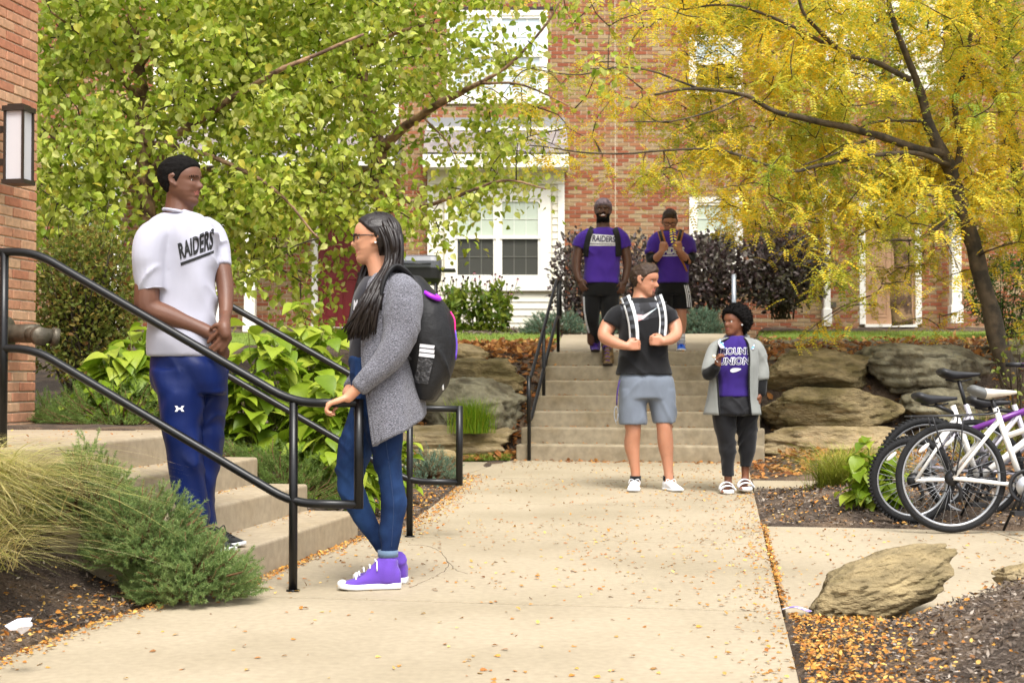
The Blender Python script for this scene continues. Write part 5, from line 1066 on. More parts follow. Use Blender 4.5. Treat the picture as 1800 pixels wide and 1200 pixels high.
def shoe(parent, heel, toe, zg, H, mats, hw=0.045, top=None, name='shoe', sole_t=0.022, laces=None, toecap=None, topr=0.042):
    """heel/toe ground xy; zg ground height; mats (upper, sole)"""
    h = np.array([heel[0], heel[1], zg]); t = np.array([toe[0], toe[1], zg]); L = np.linalg.norm(t-h); f = (t-h)/L; s_ = np.cross([0, 0, 1.0], f); up = np.array([0, 0, 1.0]); us = [0, .04, .15, .35, .55, .72, .86, .95, 1.0]; ws = [.55, .75, .84, .78, .88, 1.0, .93, .7, .4]
    def ring(u, w_, z0, z1, sq=3.0, n=20):
        a = np.linspace(0, 2*np.pi, n, endpoint=False); c, s2 = np.cos(a), np.sin(a); c = np.sign(c)*np.abs(c)**(2/sq); s2 = np.sign(s2)*np.abs(s2)**(2/sq); p = h+f*L*u
        return p[None]+s_[None]*(c*w_)[:, None]+up[None]*((z0+z1)/2+s2*(z1-z0)/2)[:, None]
    ts = [0, 0, 0, 0, 0, .0, .006, .014, .02]
    sole = np.array([ring(u, hw*w_*1.06, 0.002+tz*0.5, sole_t+tz*0.4, 5) for u, w_, tz in zip(us, ws, ts)]); hs_ = [H*0.85, H*0.97, H, H*0.93, H*0.72, H*0.52, H*0.42, H*0.36, H*0.28]
    uppr = np.array([ring(u, hw*w_*0.98, 0.012, z, 2.6) for u, w_, z in zip(us, ws, hs_)]); mb = MB(); mb.add(*ringgrid(uppr))
    if top is not None: mb.add(*tube([h+f*L*0.24+up*H*0.3, h+f*L*0.22+up*H*0.8, np.asarray(top, float)], [topr, topr*1.05, topr*0.98], 14, 2)); mb.add(*tube([h+f*L*0.5+up*H*0.55, h+f*L*0.34+up*H*0.95, np.asarray(top, float)+f*topr*0.55-up*0.005], [topr*0.7, topr*0.75, topr*0.55], 12, 3))
    V, F, N = remesh(mb, 0.0075, 6); o = obj(name, V, F, mats[0], parent); obj('sole', *ringgrid(sole), mats[1], o)
    if toecap: obj('toe_cap', *ell(h+f*L*0.93+up*(H*0.2+0.008), np.array([L*0.085, hw*0.80, H*0.2]), np.stack([f, s_, up]), 2), toecap, o)
    if laces:
        lm = MB()
        for k in range(5):
            c = h+f*L*(0.42+0.075*k)+up*np.interp(0.42+0.075*k, us, np.array(hs_)+0.002); w2 = hw*0.5
            if top is not None: c = (np.asarray(top, float)+f*topr*1.15-up*0.02)*(k/4.0)+(h+f*L*0.72+up*H*0.60)*(1-k/4.0)+f*0.012*math.sin(k*0.78)+up*0.006*math.sin(k*0.78)
            lm.add(*tube([c-s_*w2-up*0.012, c+up*0.004, c+s_*w2-up*0.012], 0.0035, 5, 3))
        c = h+f*L*0.36+up*(H*0.95) if top is None else np.asarray(top, float)+f*topr*1.25-up*0.02
        for sg in (-1, 1): lm.add(*tube([c, c+s_*sg*0.035+up*0.012, c+s_*sg*0.05-up*0.03], 0.003, 5, 3))
        lm.build('laces', laces, o)
    return o
def text2d(body, bold=0.02, shear=0.0, gap=1.0, sub=0.05):
    cu = bpy.data.curves.new('txt', 'FONT'); cu.body = body; cu.offset = bold; cu.resolution_u = 3; cu.shear = shear; cu.space_character = gap
    o = bpy.data.objects.new('txt', cu); COL.objects.link(o); dg = bpy.context.evaluated_depsgraph_get(); me = bpy.data.meshes.new_from_object(o.evaluated_get(dg)); bpy.data.objects.remove(o)
    bm = bmesh.new(); bm.from_mesh(me); bmesh.ops.triangulate(bm, faces=bm.faces[:])
    for _ in range(3):
        le = [e for e in bm.edges if e.calc_length() > sub*2]
        if le: bmesh.ops.subdivide_edges(bm, edges=le, cuts=1); bmesh.ops.triangulate(bm, faces=bm.faces[:])
    bm.verts.ensure_lookup_table(); V = np.array([v.co[:2] for v in bm.verts]); F = np.array([[v.index for v in f.verts] for f in bm.faces]); bm.free(); bpy.data.meshes.remove(me)
    lo, hi = V.min(0), V.max(0); return (V-lo)/(hi-lo), F
def poly2d(pts, nx=14):
    """closed outline -> dense triangulated patch in its own units"""
    bm = bmesh.new(); vs = [bm.verts.new((a, b, 0)) for a, b in pts]; bm.faces.new(vs); bmesh.ops.triangulate(bm, faces=bm.faces[:])
    sz = np.ptp(np.array(pts), axis=0).max()
    for _ in range(4):
        le = [e for e in bm.edges if e.calc_length() > sz/nx]
        if le: bmesh.ops.subdivide_edges(bm, edges=le, cuts=1); bmesh.ops.triangulate(bm, faces=bm.faces[:])
    bm.verts.ensure_lookup_table(); V = np.array([v.co[:2] for v in bm.verts]); F = np.array([[v.index for v in f.verts] for f in bm.faces]); bm.free(); return V, F
def decal(name, uv, F, quadpx, D, bvh, mt, parent, off=0.003):
    """uv in 0..1 mapped bilinearly into photo-pixel quad (bl,br,tl,tr), cast along the viewing direction onto the cloth"""
    bl_, br_, tl_, tr_ = [np.array(q, float) for q in quadpx]; u, v = uv[:, :1], uv[:, 1:]; px = bl_*(1-u)*(1-v)+br_*u*(1-v)+tl_*(1-u)*v+tr_*u*v; out = []; last = None
    for a in px:
        d = Vector(ray(*a)).normalized(); o = Vector(P(a[0], a[1], D-0.9)); hit = bvh.ray_cast(o, d, 2.5)
        if hit[0] is not None: p = hit[0]-d*off; last = (p-o).length
        else: p = o+d*(last if last else 0.9)
        out.append(p[:])
    return obj(name, np.array(out), F, mt, parent, smooth=True)
def band(name, pxs, D, bvh, wpx, mt, parent, off=0.006, thick=0.006, stripes=None, k=8):
    """strap: ribbon following photo-pixel polyline laid on the garment with real thickness"""
    q = catmull(np.array(pxs, float), k); t = np.gradient(q, axis=0); t /= np.linalg.norm(t, axis=1)[:, None]; nrm2 = np.stack([-t[:, 1], t[:, 0]], 1); cols = np.linspace(-1, 1, 7); G_ = []
    for c in cols:
        row = []
        for a in q+nrm2*c*wpx/2:
            d = Vector(ray(*a)).normalized(); o = Vector(P(a[0], a[1], D-0.9)); h = bvh.ray_cast(o, d, 2.5); row.append(((h[0]-d*off) if h[0] is not None else o+d*0.9)[:])
        G_.append(row)
    G_ = np.array(G_); dist = np.median(G_[..., 1], axis=0); G_[..., 1] = np.clip(G_[..., 1], dist-0.03, dist+0.03); ker = np.array([1, 2, 3, 2, 1])/9.0
    pad_ = np.pad(G_, ((0, 0), (2, 2), (0, 0)), mode='edge'); G_ = sum(pad_[:, i:i+G_.shape[1]]*ker[i] for i in range(5))
    Fm = G_.copy(); Fm[..., 1] -= thick*(1-0.5*cols[:, None]**4); m_, n_ = G_.shape[:2]; rg = np.concatenate([Fm, G_[::-1]], 0).transpose(1, 0, 2)
    V, F = ringgrid(rg); mi = None
    if stripes is not None:
        mb_i = []
        for f in F:
            for fc in f:
                mb_i.append(stripes(int(np.median(fc % (2*m_))), int(fc[0]//(2*m_))) if fc[0] < m_*2*n_ else 0)
        mi = mb_i
    return obj(name, V, F, mt, parent, True, mi)
def person(label, base): return thing('person', label, 'person', base)
def body_mesh(mb, head, parent, mats, voxel, region=None, it=3):
    V, F, N = remesh(mb, voxel*1.25, it-1, 0.4); x, y, t = head.loc(V); mi_v = np.zeros(len(V), int)
    lips = (x > .33) & (np.abs(y) < .10) & (t > .222) & (t < .308) & ((np.abs(t-.266) < .042*(1-(np.abs(y)/.115)**2))); mi_v[lips] = 1
    brow = (x > .25) & (np.abs(y) > .045) & (np.abs(y) < .225) & (np.abs(t-(.592-0.10*np.clip(np.abs(y)-.12, 0, 1))) < .014); mi_v[brow] = 2
    nearh = (np.abs(x) < 0.9) & (np.abs(y) < 0.5) & (t > -0.4) & (t < 1.2)
    if region is not None: mi_v = region(x, y, t, mi_v, V)
    mi_v = np.where(nearh | (mi_v > 2), mi_v, 0)
    mi = np.concatenate([mi_v[f[:, 0]] for f in F]); return obj('body', V, F, mats, parent, True, mi)
M_lipd = mat('lips_dark', srgb(142, 84, 74), 0.4, 0.05, 20); M_lipl = mat('lips_light', srgb(190, 112, 104), 0.4, 0.05, 20)
M_hairk = mat('black_hair', (0.006, 0.005, 0.0045), 0.85, 0.3, 60, 1.0, 320, spec=0.12, bdist=0.004); M_hairb = mat('brown_hair', srgb(58, 42, 30), 0.6, 0.3, 40, 0.8, 150, spec=0.35, bdist=0.004); M_hairl = mat('long_dark_hair', srgb(28, 20, 17), 0.42, 0.3, 30, 0.5, 90, spec=0.45, aniso=(3, 3, 0.4), bdist=0.003)
M_shoew = mat('white_shoe_rubber', srgb(232, 232, 232), 0.5, 0.04, 10)
M_printk = mat('black_print', (0.01, 0.01, 0.011), 0.6, 0.1, 30); M_printw = mat('white_print', srgb(225, 226, 232), 0.6, 0.1, 30)
def flat_line(x, y, t):   # short haircut outline
    return np.interp(x, [-.5, -.12, -.05, .03, .08, .16, .24, .33, .40], [.20, .27, .42, .50, .44, .60, .70, .77, .80])
# ================================================================== MAN IN WHITE
def man_white():
    D = 6.62; t = person('man in white t-shirt and navy track pants leaning on the near handrail', (P(360, 900, D)[0], D, 0.155))
    SK = skin_mat('deep_brown_skin', (104, 68, 50), (86, 54, 40)); white = cloth('white_jersey', (170, 170, 183), 0.8, 0.03, 0.2, 420, wr=0.9, wrs=2.6)
    navy = cloth('navy_nylon', (9, 28, 80), 0.5, 0.1, 0.25, 120, wr=0.9, wrs=4.0, sheen=0.0)
    hd = Head(P(316, 320, D), 0.232, (0.975, -0.22, -0.02), (0.05, 0, 1), jaw=1.02, nose=1.0, lip=1.35)
    mb = MB(); mb.add(*hd.mesh()); hd.ears(mb)
    mb.add(*limb_px([(318, 345, D+0.02, 25), (314, 372, D+0.01, 25), (312, 400, D, 30)]))
    mb.add(*loft(rings_px(D, [(385, 314, 30, .08), (420, 320, 48, .09), (540, 320, 48, .09), (660, 330, 50, .09)])))
    mb.add(*limb_px([(266, 450, D-0.115, 20), (262, 475, D-0.12, 22), (258, 520, D-0.13, 22), (262, 542, D-0.13, 21), (300, 557, D-0.11, 19), (340, 573, D-0.10, 15), (366, 584, D-0.10, 12.5), (378, 590, D-0.10, 12)]))
    mb.add(*limb_px([(382, 440, D+0.085, 15), (389, 465, D+0.07, 16), (396, 505, D+0.03, 15), (397, 540, D-0.03, 12.5), (395, 560, D-0.07, 10.5)]))
    # right hand under, left hand clasped over it
    mb.add(*tube([P(374, 588, D-0.10), P(384, 600, D-0.09), P(392, 618, D-0.08)], [.030, .034, .026], 12, 3, rnd=True))
    for a in (((388, 612), (396, 628), (393, 636)), ((382, 612), (390, 630), (386, 636)), ((392, 604), (401, 618), (398, 630))): mb.add(*tube([P(q[0], q[1], D-0.085) for q in a], [.0105, .0095, .008], 8, 3, rnd=True))
    Dh = D-0.145; mb.add(*tube([P(396, 556, D-0.08), P(394, 574, Dh+0.01), P(397, 588, Dh)], [.024, .030, .027], 12, 3, rnd=True)); mb.add(*tube([P(388, 580, Dh+.01), P(402, 594, Dh+.01)], [.018, .018], 10, 1, rnd=True))
    for a in (((391, 578), (377, 589), (365, 602)), ((396, 584), (383, 600), (368, 613)), ((400, 589), (389, 606), (375, 618)), ((403, 595), (397, 608), (389, 618))): mb.add(*tube([P(q[0], q[1], Dh+k*0.006) for k, q in enumerate(a)], [.0112, .0105, .0085], 8, 3, rnd=True))
    mb.add(*tube([P(390, 572, Dh), P(380, 571, Dh), P(371, 577, Dh+.005)], [.012, .0115, .009], 8, 3, rnd=True))
    bd = body_mesh(mb, hd, t, [SK, M_lipd, M_hairk], 0.0049)
    hd.eyes(t, 'dark', 0.036, (1, -0.1, -0.1))
    hd.hair_shell(lambda X, Y, T: 0.018+0.03*sst(.62, .95, T), lambda x, y, tt: flat_line(x, y, tt), M_hairk, t, 0.012, 30)
    sh = MB(); sh.add(*loft(rings_px(D, [(374, 313, 26, .075), (382, 315, 42, .09, 0), (393, 318, 55, .115), (420, 321, 61, .13), (460, 322, 61, .135), (500, 321, 60, .13), (545, 321, 60, .13), (590, 319, 60, .135), (626, 318, 58, .135)]), 36, 2.5))
    sh.add(*limb_px([(296, 408, D-0.05, 26), (272, 416, D-0.10, 28), (263, 446, D-0.125, 30), (264, 485, D-0.13, 29), (267, 512, D-0.13, 26.5)], 16, 4, 2)); sh.add(*limb_px([(362, 398, D+0.08, 18), (374, 412, D+0.10, 22), (384, 440, D+0.09, 22), (390, 470, D+0.06, 19)], 16, 4, 2))
    o, bvh = garment('t_shirt', sh, white, t, 0.006, 9, 0.011, (7, 7, 14), 3)
    obj('collar', *tube([P(313, 372, D)+[0.069*math.cos(a)+0.004, 0.088*math.sin(a), 0.012*math.cos(a)*-1-0.004] for a in np.linspace(0, 2*np.pi, 25)], 0.008, 8, 1), white, o)
    uv, F = text2d('RAIDERS', 0.040, 0.0, 1.04); decal('lettering', uv, F, ((317, 456), (374, 438), (312, 428), (377, 400)), D, bvh, M_printk, o); uv, F = poly2d([(0, 0), (1, 0), (1, 1), (0, 1)], 20); decal('underline', uv, F, ((318, 467), (376, 445), (317, 462), (376, 440)), D, bvh, M_printk, o)
    pt = MB(); pt.add(*loft(rings_px(D, [(612, 320, 50, .11), (626, 324, 55, .12), (642, 331, 62, .135), (665, 332, 64, .135), (690, 334, 60, .125)]), 32, 2.4))
    pt.add(*loft(rings_px(D, [(650, 310, 42, .10, -.05), (690, 316, 40, .105, -.06), (730, 318, 35, .095, -.06), (762, 320, 31, .09, -.06), (814, 326, 28, .085, -.06), (873, 334, 27, .08, -.06), (905, 343, 25, .075, -.06), (930, 343, 23, .07, -.06)]), 24, 2.2))
    pt.add(*loft(rings_px(D, [(650, 362, 34, .10, .07), (690, 369, 27, .10, .08), (730, 369, 25, .095, .08), (780, 367, 22, .085, .08), (820, 364, 20, .08, .08), (880, 358, 18, .075, .08), (922, 366, 17, .07, .08)]), 24, 2.2))
    o, bvh = garment('track_pants', pt, navy, t, 0.006, 5, 0.010, (8, 8, 16), 8)
    UA = [(0, 1), (.28, 1), (.40, .66), (.60, .66), (.72, 1), (1, 1), (.80, .5), (1, 0), (.72, 0), (.60, .34), (.40, .34), (.28, 0), (0, 0), (.20, .5)]
    uv, F = poly2d(UA, 12); decal('logo', uv, F, ((307, 723), (324, 723), (307, 713), (324, 713)), D, bvh, M_printw, o)
    bk = cloth('black_knit_shoe', (20, 20, 22), 0.8, 0.1, 0.6, 300); zg = 0.155
    shoe(t, P(338, 960, D-0.05)[:2], P(410, 960, D-0.22)[:2], zg, 0.085, (bk, M_shoew), 0.05, laces=bk, topr=.04)
    shoe(t, P(362, 955, D+0.08)[:2], P(428, 955, D-0.02)[:2], zg, 0.085, (bk, M_shoew), 0.05, laces=bk)
man_white()

# ================================================================== WOMAN IN CARDIGAN
def woman_cardigan():
    D = 6.44; t = person('woman with glasses, long dark hair, grey cardigan and purple high-tops holding the rail', (P(670, 1000, D)[0], D, 0.0))
    SK = skin_mat('light_tan_skin', (206, 150, 118), (194, 134, 102)); tee = cloth('charcoal_tee', (44, 44, 50)); jean = cloth('blue_denim', (20, 40, 76), 0.85, 0.12, 0.5, 330, col2=srgb(36, 62, 104), c2s=4, wr=0.8, wrs=6.0, sheen=0.0)
    knit = mat('grey_marled_knit', srgb(112, 112, 120), 0.95, 0.75, 150, 1.0, 130, spec=0.1, aniso=(1, 1, 2.2), sheen=0.2, bdist=0.008, det=1.0)
    hd = Head(P(661, 421, D), 0.226, (-1, -0.06, 0.0), (0, 0, 1), jaw=0.92, nose=0.95, lip=0.9)
    mb = MB(); mb.add(*hd.mesh()); hd.ears(mb)
    mb.add(*limb_px([(660, 447, D, 20), (666, 478, D, 19), (674, 500, D, 26)])); mb.add(*loft(rings_px(D, [(495, 676, 30, .10), (530, 676, 44, .12), (640, 665, 42, .10), (700, 665, 40, .1)])))
    mb.add(*limb_px([(700, 505, D-0.16, 22), (700, 560, D-0.19, 21), (686, 620, D-0.22, 20), (650, 660, D-0.23, 15), (626, 684, D-0.225, 10.5), (612, 698, D-0.22, 10)]))
    mb.add(*limb_px([(690, 505, D+0.16, 22), (680, 570, D+0.18, 20), (650, 640, D+0.12, 16), (612, 690, D+0.0, 11)]))
    zr = Pn[2]+0.83; wr = P(613, 697, D-0.215); hand(mb, wr, (-0.85, 0.0, -0.30), (0, 1, 0.05), (-0.3, -0.12, 0.95), 0.98, 0.98, 1, 0.03)
    bd = body_mesh(mb, hd, t, [SK, M_lipl, M_hairl], 0.0049)
    hd.eyes(t, 'dark', 0.048, (1, 0, 0.05))
    # hair
    line = lambda x, y, tt: np.interp(x, [-.5, -.1, 0.02, .08, .14, .22, .30, .38], [.05, .05, .56, .62, .66, .74, .82, .86])
    hs_ = hd.hair_shell(lambda X, Y, T: 0.05+0.03*sst(.2, -.3, X), line, M_hairl, t, 0.006, 14)
    rr = np.random.default_rng(5); mbh = MB()
    for k in range(190):
        near = k < 135; a = rr.random(); sgn = -1 if near else 1; sp = rr.normal(); ph = rr.random()*6.28
        if near:
            q = [(648+40*a, 379-6*math.sin(a*3.1), -.015), (664+36*a, 396, -.062-.012*math.sin(a*3.1)), (679+26*a, 428, -.082-.006*sp), (678+27*a, 462, -.090-.01*rr.random())]
            if a < .62: q += [(660+28*a+sp*2, 497, -.185), (644+28*a+sp*4, 528, -.232), (632+32*a+sp*6, 556, -.232), (618+40*a+sp*9, 578+20*rr.random(), -.215)]; q = q if rr.random() < .75 else q[:-1]
            else: q += [(684+24*a-6+sp*2, 496, -.12), (690+10*a+sp*3, 522, -.06)]
        else: q = [(655+30*a, 379, .015), (668+30*a, 396, .06), (660+36*a, 430, .08), (646+30*a+sp*3, 470, .07), (634+16*a+sp*4, 510, .04), (626+16*a+sp*5, 545, -.0), (618+18*a+sp*7, 582+10*rr.normal(), -.03)]
        L_ = len(q); f = np.linspace(0, 1, L_); pts = [P(x_+4*math.sin(ph+g_*8)*g_, y_, D+d_+.006*rr.normal()) for (x_, y_, d_), g_ in zip(q, f)]; rad = np.interp(f, [0, .3, .8, 1], [.007, .0115, .0095, .003])
        mbh.add(*tube(pts, rad, 5, 3, flat=0.6))
    mbh.build('hair_locks', M_hairl, t)
    # spectacles
    gm = mat('dark_spectacle_frame', (0.012, 0.012, 0.014), 0.3, 0.0); gl = MB()
    for sg in (1, -1):
        c = np.array([.435, sg*.15, .515]); a = np.linspace(0, 2*np.pi, 18); gl.add(*tube(hd.w(np.stack([c[0]-0.05*np.abs(np.cos(a))*0-0.02*np.cos(a)*sg*0+0*a, c[1]+.115*np.cos(a), c[2]+.085*np.sin(a)], 1)), 0.0022, 6, 1))
        gl.add(*tube(hd.w(np.array([[.435, sg*.265, .55], [.2, sg*.34, .555], [.02, sg*.352, .55]])), 0.0026, 6, 2))
    gl.add(*tube(hd.w(np.array([[.435, .035, .53], [.45, 0, .54], [.435, -.035, .53]])), 0.002, 6, 2)); gl.build('spectacles', gm, t)
    obj('earring', *ell(hd.w(np.array([.0, .352, .41])), np.full(3, .006), sub=2), M_shoew, t)
    # tee
    sh = MB(); sh.add(*loft(rings_px(D, [(486, 668, 27, .085), (500, 672, 40, .15), (520, 674, 52, .175), (550, 673, 56, .165), (580, 668, 52, .15), (612, 662, 48, .14), (640, 662, 47, .14)]), 32, 2.3)); o, bvh = garment('t_shirt', sh, tee, t, 0.006, 4, 0.004, (9, 9, 14), 12)
    uv, F = text2d('MOUNT', 0.04); decal('lettering', uv, F, ((621, 545), (656, 541), (622, 527), (657, 523)), D, bvh, M_printw, o)
    uv, F = text2d('UNION', 0.04); decal('lettering', uv, F, ((619, 566), (654, 562), (620, 548), (655, 544)), D, bvh, mat('lilac_print', srgb(150, 140, 190), 0.6, 0.1, 30), o)
    # jeans
    pt = MB(); pt.add(*loft(rings_px(D, [(622, 663, 47, .14), (650, 665, 50, .16), (690, 668, 50, .17), (730, 668, 46, .165)]), 30, 2.3))
    pt.add(*loft(rings_px(D, [(700, 672, 40, .10, -.08), (740, 673, 36, .095, -.08), (770, 677, 31, .085, -.08), (805, 681, 26, .075, -.075), (840, 686, 21.5, .062, -.07), (860, 690, 22, .060, -.07), (887, 692, 23, .060, -.065), (933, 687, 19, .05, -.06), (972, 683, 16, .042, -.06)]), 22, 2.1))
    pt.add(*tube([P(a, b, D+c) for a, b, c in ((662, 700, .08), (640, 745, .08), (622, 800, .06), (615, 845, .05), (628, 885, .05), (650, 925, .06), (672, 962, .07))], np.array([38, 33, 28, 23, 21, 17, 14])/388., 20, 4, rnd=True))
    o, bvh = garment('jeans', pt, jean, t, 0.006, 4, 0.005, (9, 9, 30), 15)
    V, F = tube([P(682, 966, D-.06), P(682, 978, D-.06)], 0.046, 20, 1); obj('turn_up', V, F, cloth('denim_inside', (96, 116, 140)), o)
    sm = mat('seam_thread', srgb(40, 58, 92), 0.8, 0.2, 60); band('side_seam', [(676, 758), (683, 810), (688, 850), (692, 890), (690, 930), (688, 962)], D, bvh, 0.9, sm, o, 0.002, 0.001)
    # cardigan: open shell + sleeves
    rows = [(486, 682, 34, .10), (500, 684, 48, .185), (525, 684, 56, .205), (560, 682, 55, .20), (600, 676, 53, .19), (640, 676, 54, .19), (680, 681, 56, .20), (715, 686, 56, .21), (745, 690, 54, .215)]
    q = catmull(np.array(rings_px(D, rows)), 6); na = 44; G_ = []
    for i_, (x, y, z, rx, ry) in enumerate(q):
        f = i_/(len(q)-1); a0 = np.interp(f, [0, .1, .5, 1], [-2.1, -2.15, -2.15, -2.02]); a1 = np.interp(f, [0, .1, 1], [2.3, 2.5, 2.6]); a = np.linspace(a0, a1, na)
        fold = 1+0.035*np.sin(a*6+f*3)*f+0.02*np.sin(a*11+1)*f; zz = z + 0*a; hem = np.interp(a, [a0, 0, a1], [-0.09, 0.05, 0.02])*sst(.75, 1, f); G_.append(np.stack([x+rx*np.cos(a)*fold, y+ry*np.sin(a)*fold, zz+hem], 1))
    G_ = np.array(G_); m_, n_, _ = G_.shape; i = np.arange(m_-1)[:, None]; j = np.arange(n_-1)[None, :]; F = np.stack([i*n_+j, (i+1)*n_+j, (i+1)*n_+j+1, i*n_+j+1], -1).reshape(-1, 4)
    o = obj('cardigan', G_.reshape(-1, 3), F, knit, t); so_ = o.modifiers.new('s', 'SOLIDIFY'); so_.thickness = 0.012; so_.offset = 1
    ed = np.vstack([G_[:, 0]]); obj('cardigan_border', *tube(ed+[0, -0.004, 0], 0.014, 8, 1, flat=0.6), knit, o)
    sv = MB(); sv.add(*limb_px([(692, 500, D-0.13, 24), (707, 512, D-0.165, 33), (708, 545, D-0.185, 33), (702, 590, D-0.205, 30), (686, 626, D-0.22, 27), (658, 656, D-0.228, 20), (630, 682, D-0.225, 14)], 16, 4, 2)); sv.add(*limb_px([(690, 502, D+0.14, 28), (682, 570, D+0.18, 28), (652, 640, D+0.13, 22), (616, 684, D+0.02, 14)], 16, 4, 2))
    garment('sleeve', sv, knit, o, 0.006, 4, 0.006, (10, 10, 18), 18)
    pu = cloth('purple_canvas', (98, 66, 166), 0.85, 0.08, 0.6, 420)
    shoe(t, P(704, 1020, D-.06)[:2], P(594, 1020, D-.12)[:2], 0.0, 0.10, (pu, M_shoew), 0.046, top=P(683, 980, D-.06), laces=M_shoew, toecap=M_shoew, sole_t=0.03, topr=0.046)
    shoe(t, P(716, 1020, D+.10)[:2], P(622, 1020, D+.14)[:2], 0.0, 0.10, (pu, M_shoew), 0.046, top=P(700, 978, D+.08), laces=M_shoew, toecap=M_shoew, sole_t=0.03, topr=0.045)
    # backpack (a thing of its own, hanging from her shoulders)
    bp = thing('backpack', 'large black backpack with a purple loop worn by the woman in the cardigan', 'backpack', P(750, 705, D)); blk = mat('black_nylon', (0.010, 0.010, 0.011), 0.6, 0.25, 14, 0.4, 60, spec=0.35, bdist=0.006)
    bm_ = MB(); bm_.add(*loft(rings_px(D, [(486, 722, 20, .10), (503, 728, 30, .13), (540, 745, 45, .155), (580, 752, 49, .165), (620, 755, 47, .165), (655, 757, 38, .155), (685, 752, 27, .14), (705, 748, 16, .11)]), 30, 2.6)); o, bvh = garment('bag', bm_, blk, bp, 0.007, 4, 0.008, (6, 6, 10), 22)
    mb = MB(); mb.add(*tube([P(a, b, D+c) for a, b, c in ((733, 512, -.12), (716, 482, -.15), (696, 470, -.16), (680, 482, -.185), (670, 510, -.20), (669, 545, -.20))], [.02, .03, .034, .036, .034, .02], 12, 4, flat=0.35)); o2 = mb.build('shoulder_strap', blk, bp)
    obj('shoulder_strap', *tube([P(a, b, D+c) for a, b, c in ((733, 505, .12), (700, 472, .13), (678, 482, .16), (664, 520, .17))], .03, 10, 4, flat=0.35), blk, bp)
    obj('webbing', *tube([P(706, 600, D-.2), P(714, 622, D-.19), P(722, 632, D-.17)], .007, 6, 3), blk, bp)
    mesh_ = mat('mesh_pocket', srgb(44, 44, 46), 0.6, 0.8, 60, 0.6, 90, col2=srgb(86, 86, 88), c2s=45, c2c=(.5, .56)); uv, F = poly2d([(0, 0), (1, 0), (1, 1), (0, 1)], 14); decal('mesh_pocket', uv, F, ((727, 672), (752, 675), (736, 627), (762, 632)), D, bvh, mesh_, bp, 0.01)
    for k in range(3): decal('white_stripe', uv, F, ((736+k*.6, 626-k*8), (763, 629-k*8), (737+k*.6, 620-k*8), (764, 623-k*8)), D, bvh, M_printw, bp, 0.012)
    pur = mat('bright_purple_plastic', srgb(160, 40, 220), 0.4, 0.05); c = P(759, 519, D-.10); a = np.linspace(0, 2*np.pi, 25); obj('purple_loop', *tube(np.stack([c[0]+.034*np.cos(a), c[1]+.04*np.sin(a), c[2]-.016*np.cos(a)+.006*np.sin(a)], 1), .011, 8, 1, flat=1), pur, bp)
    lan = MB(); lan.add(*tube([P(792, 548, D-.05), P(799, 562, D-.07), P(800, 585, D-.07)], .004, 6, 3)); lan.build('strap_clip', mat('hot_pink', srgb(220, 40, 130), 0.5, 0.05), bp); obj('lanyard', *tube([P(800, 580, D-.07), P(803, 605, D-.07), P(801, 632, D-.07)], .0045, 6, 3), mat('violet_ribbon', srgb(100, 70, 180), 0.6, 0.1), bp); obj('zip_pull', *tube([P(778, 675, D-.07), P(779, 685, D-.07)], .005, 6, 1), M_shoew, bp)
woman_cardigan()

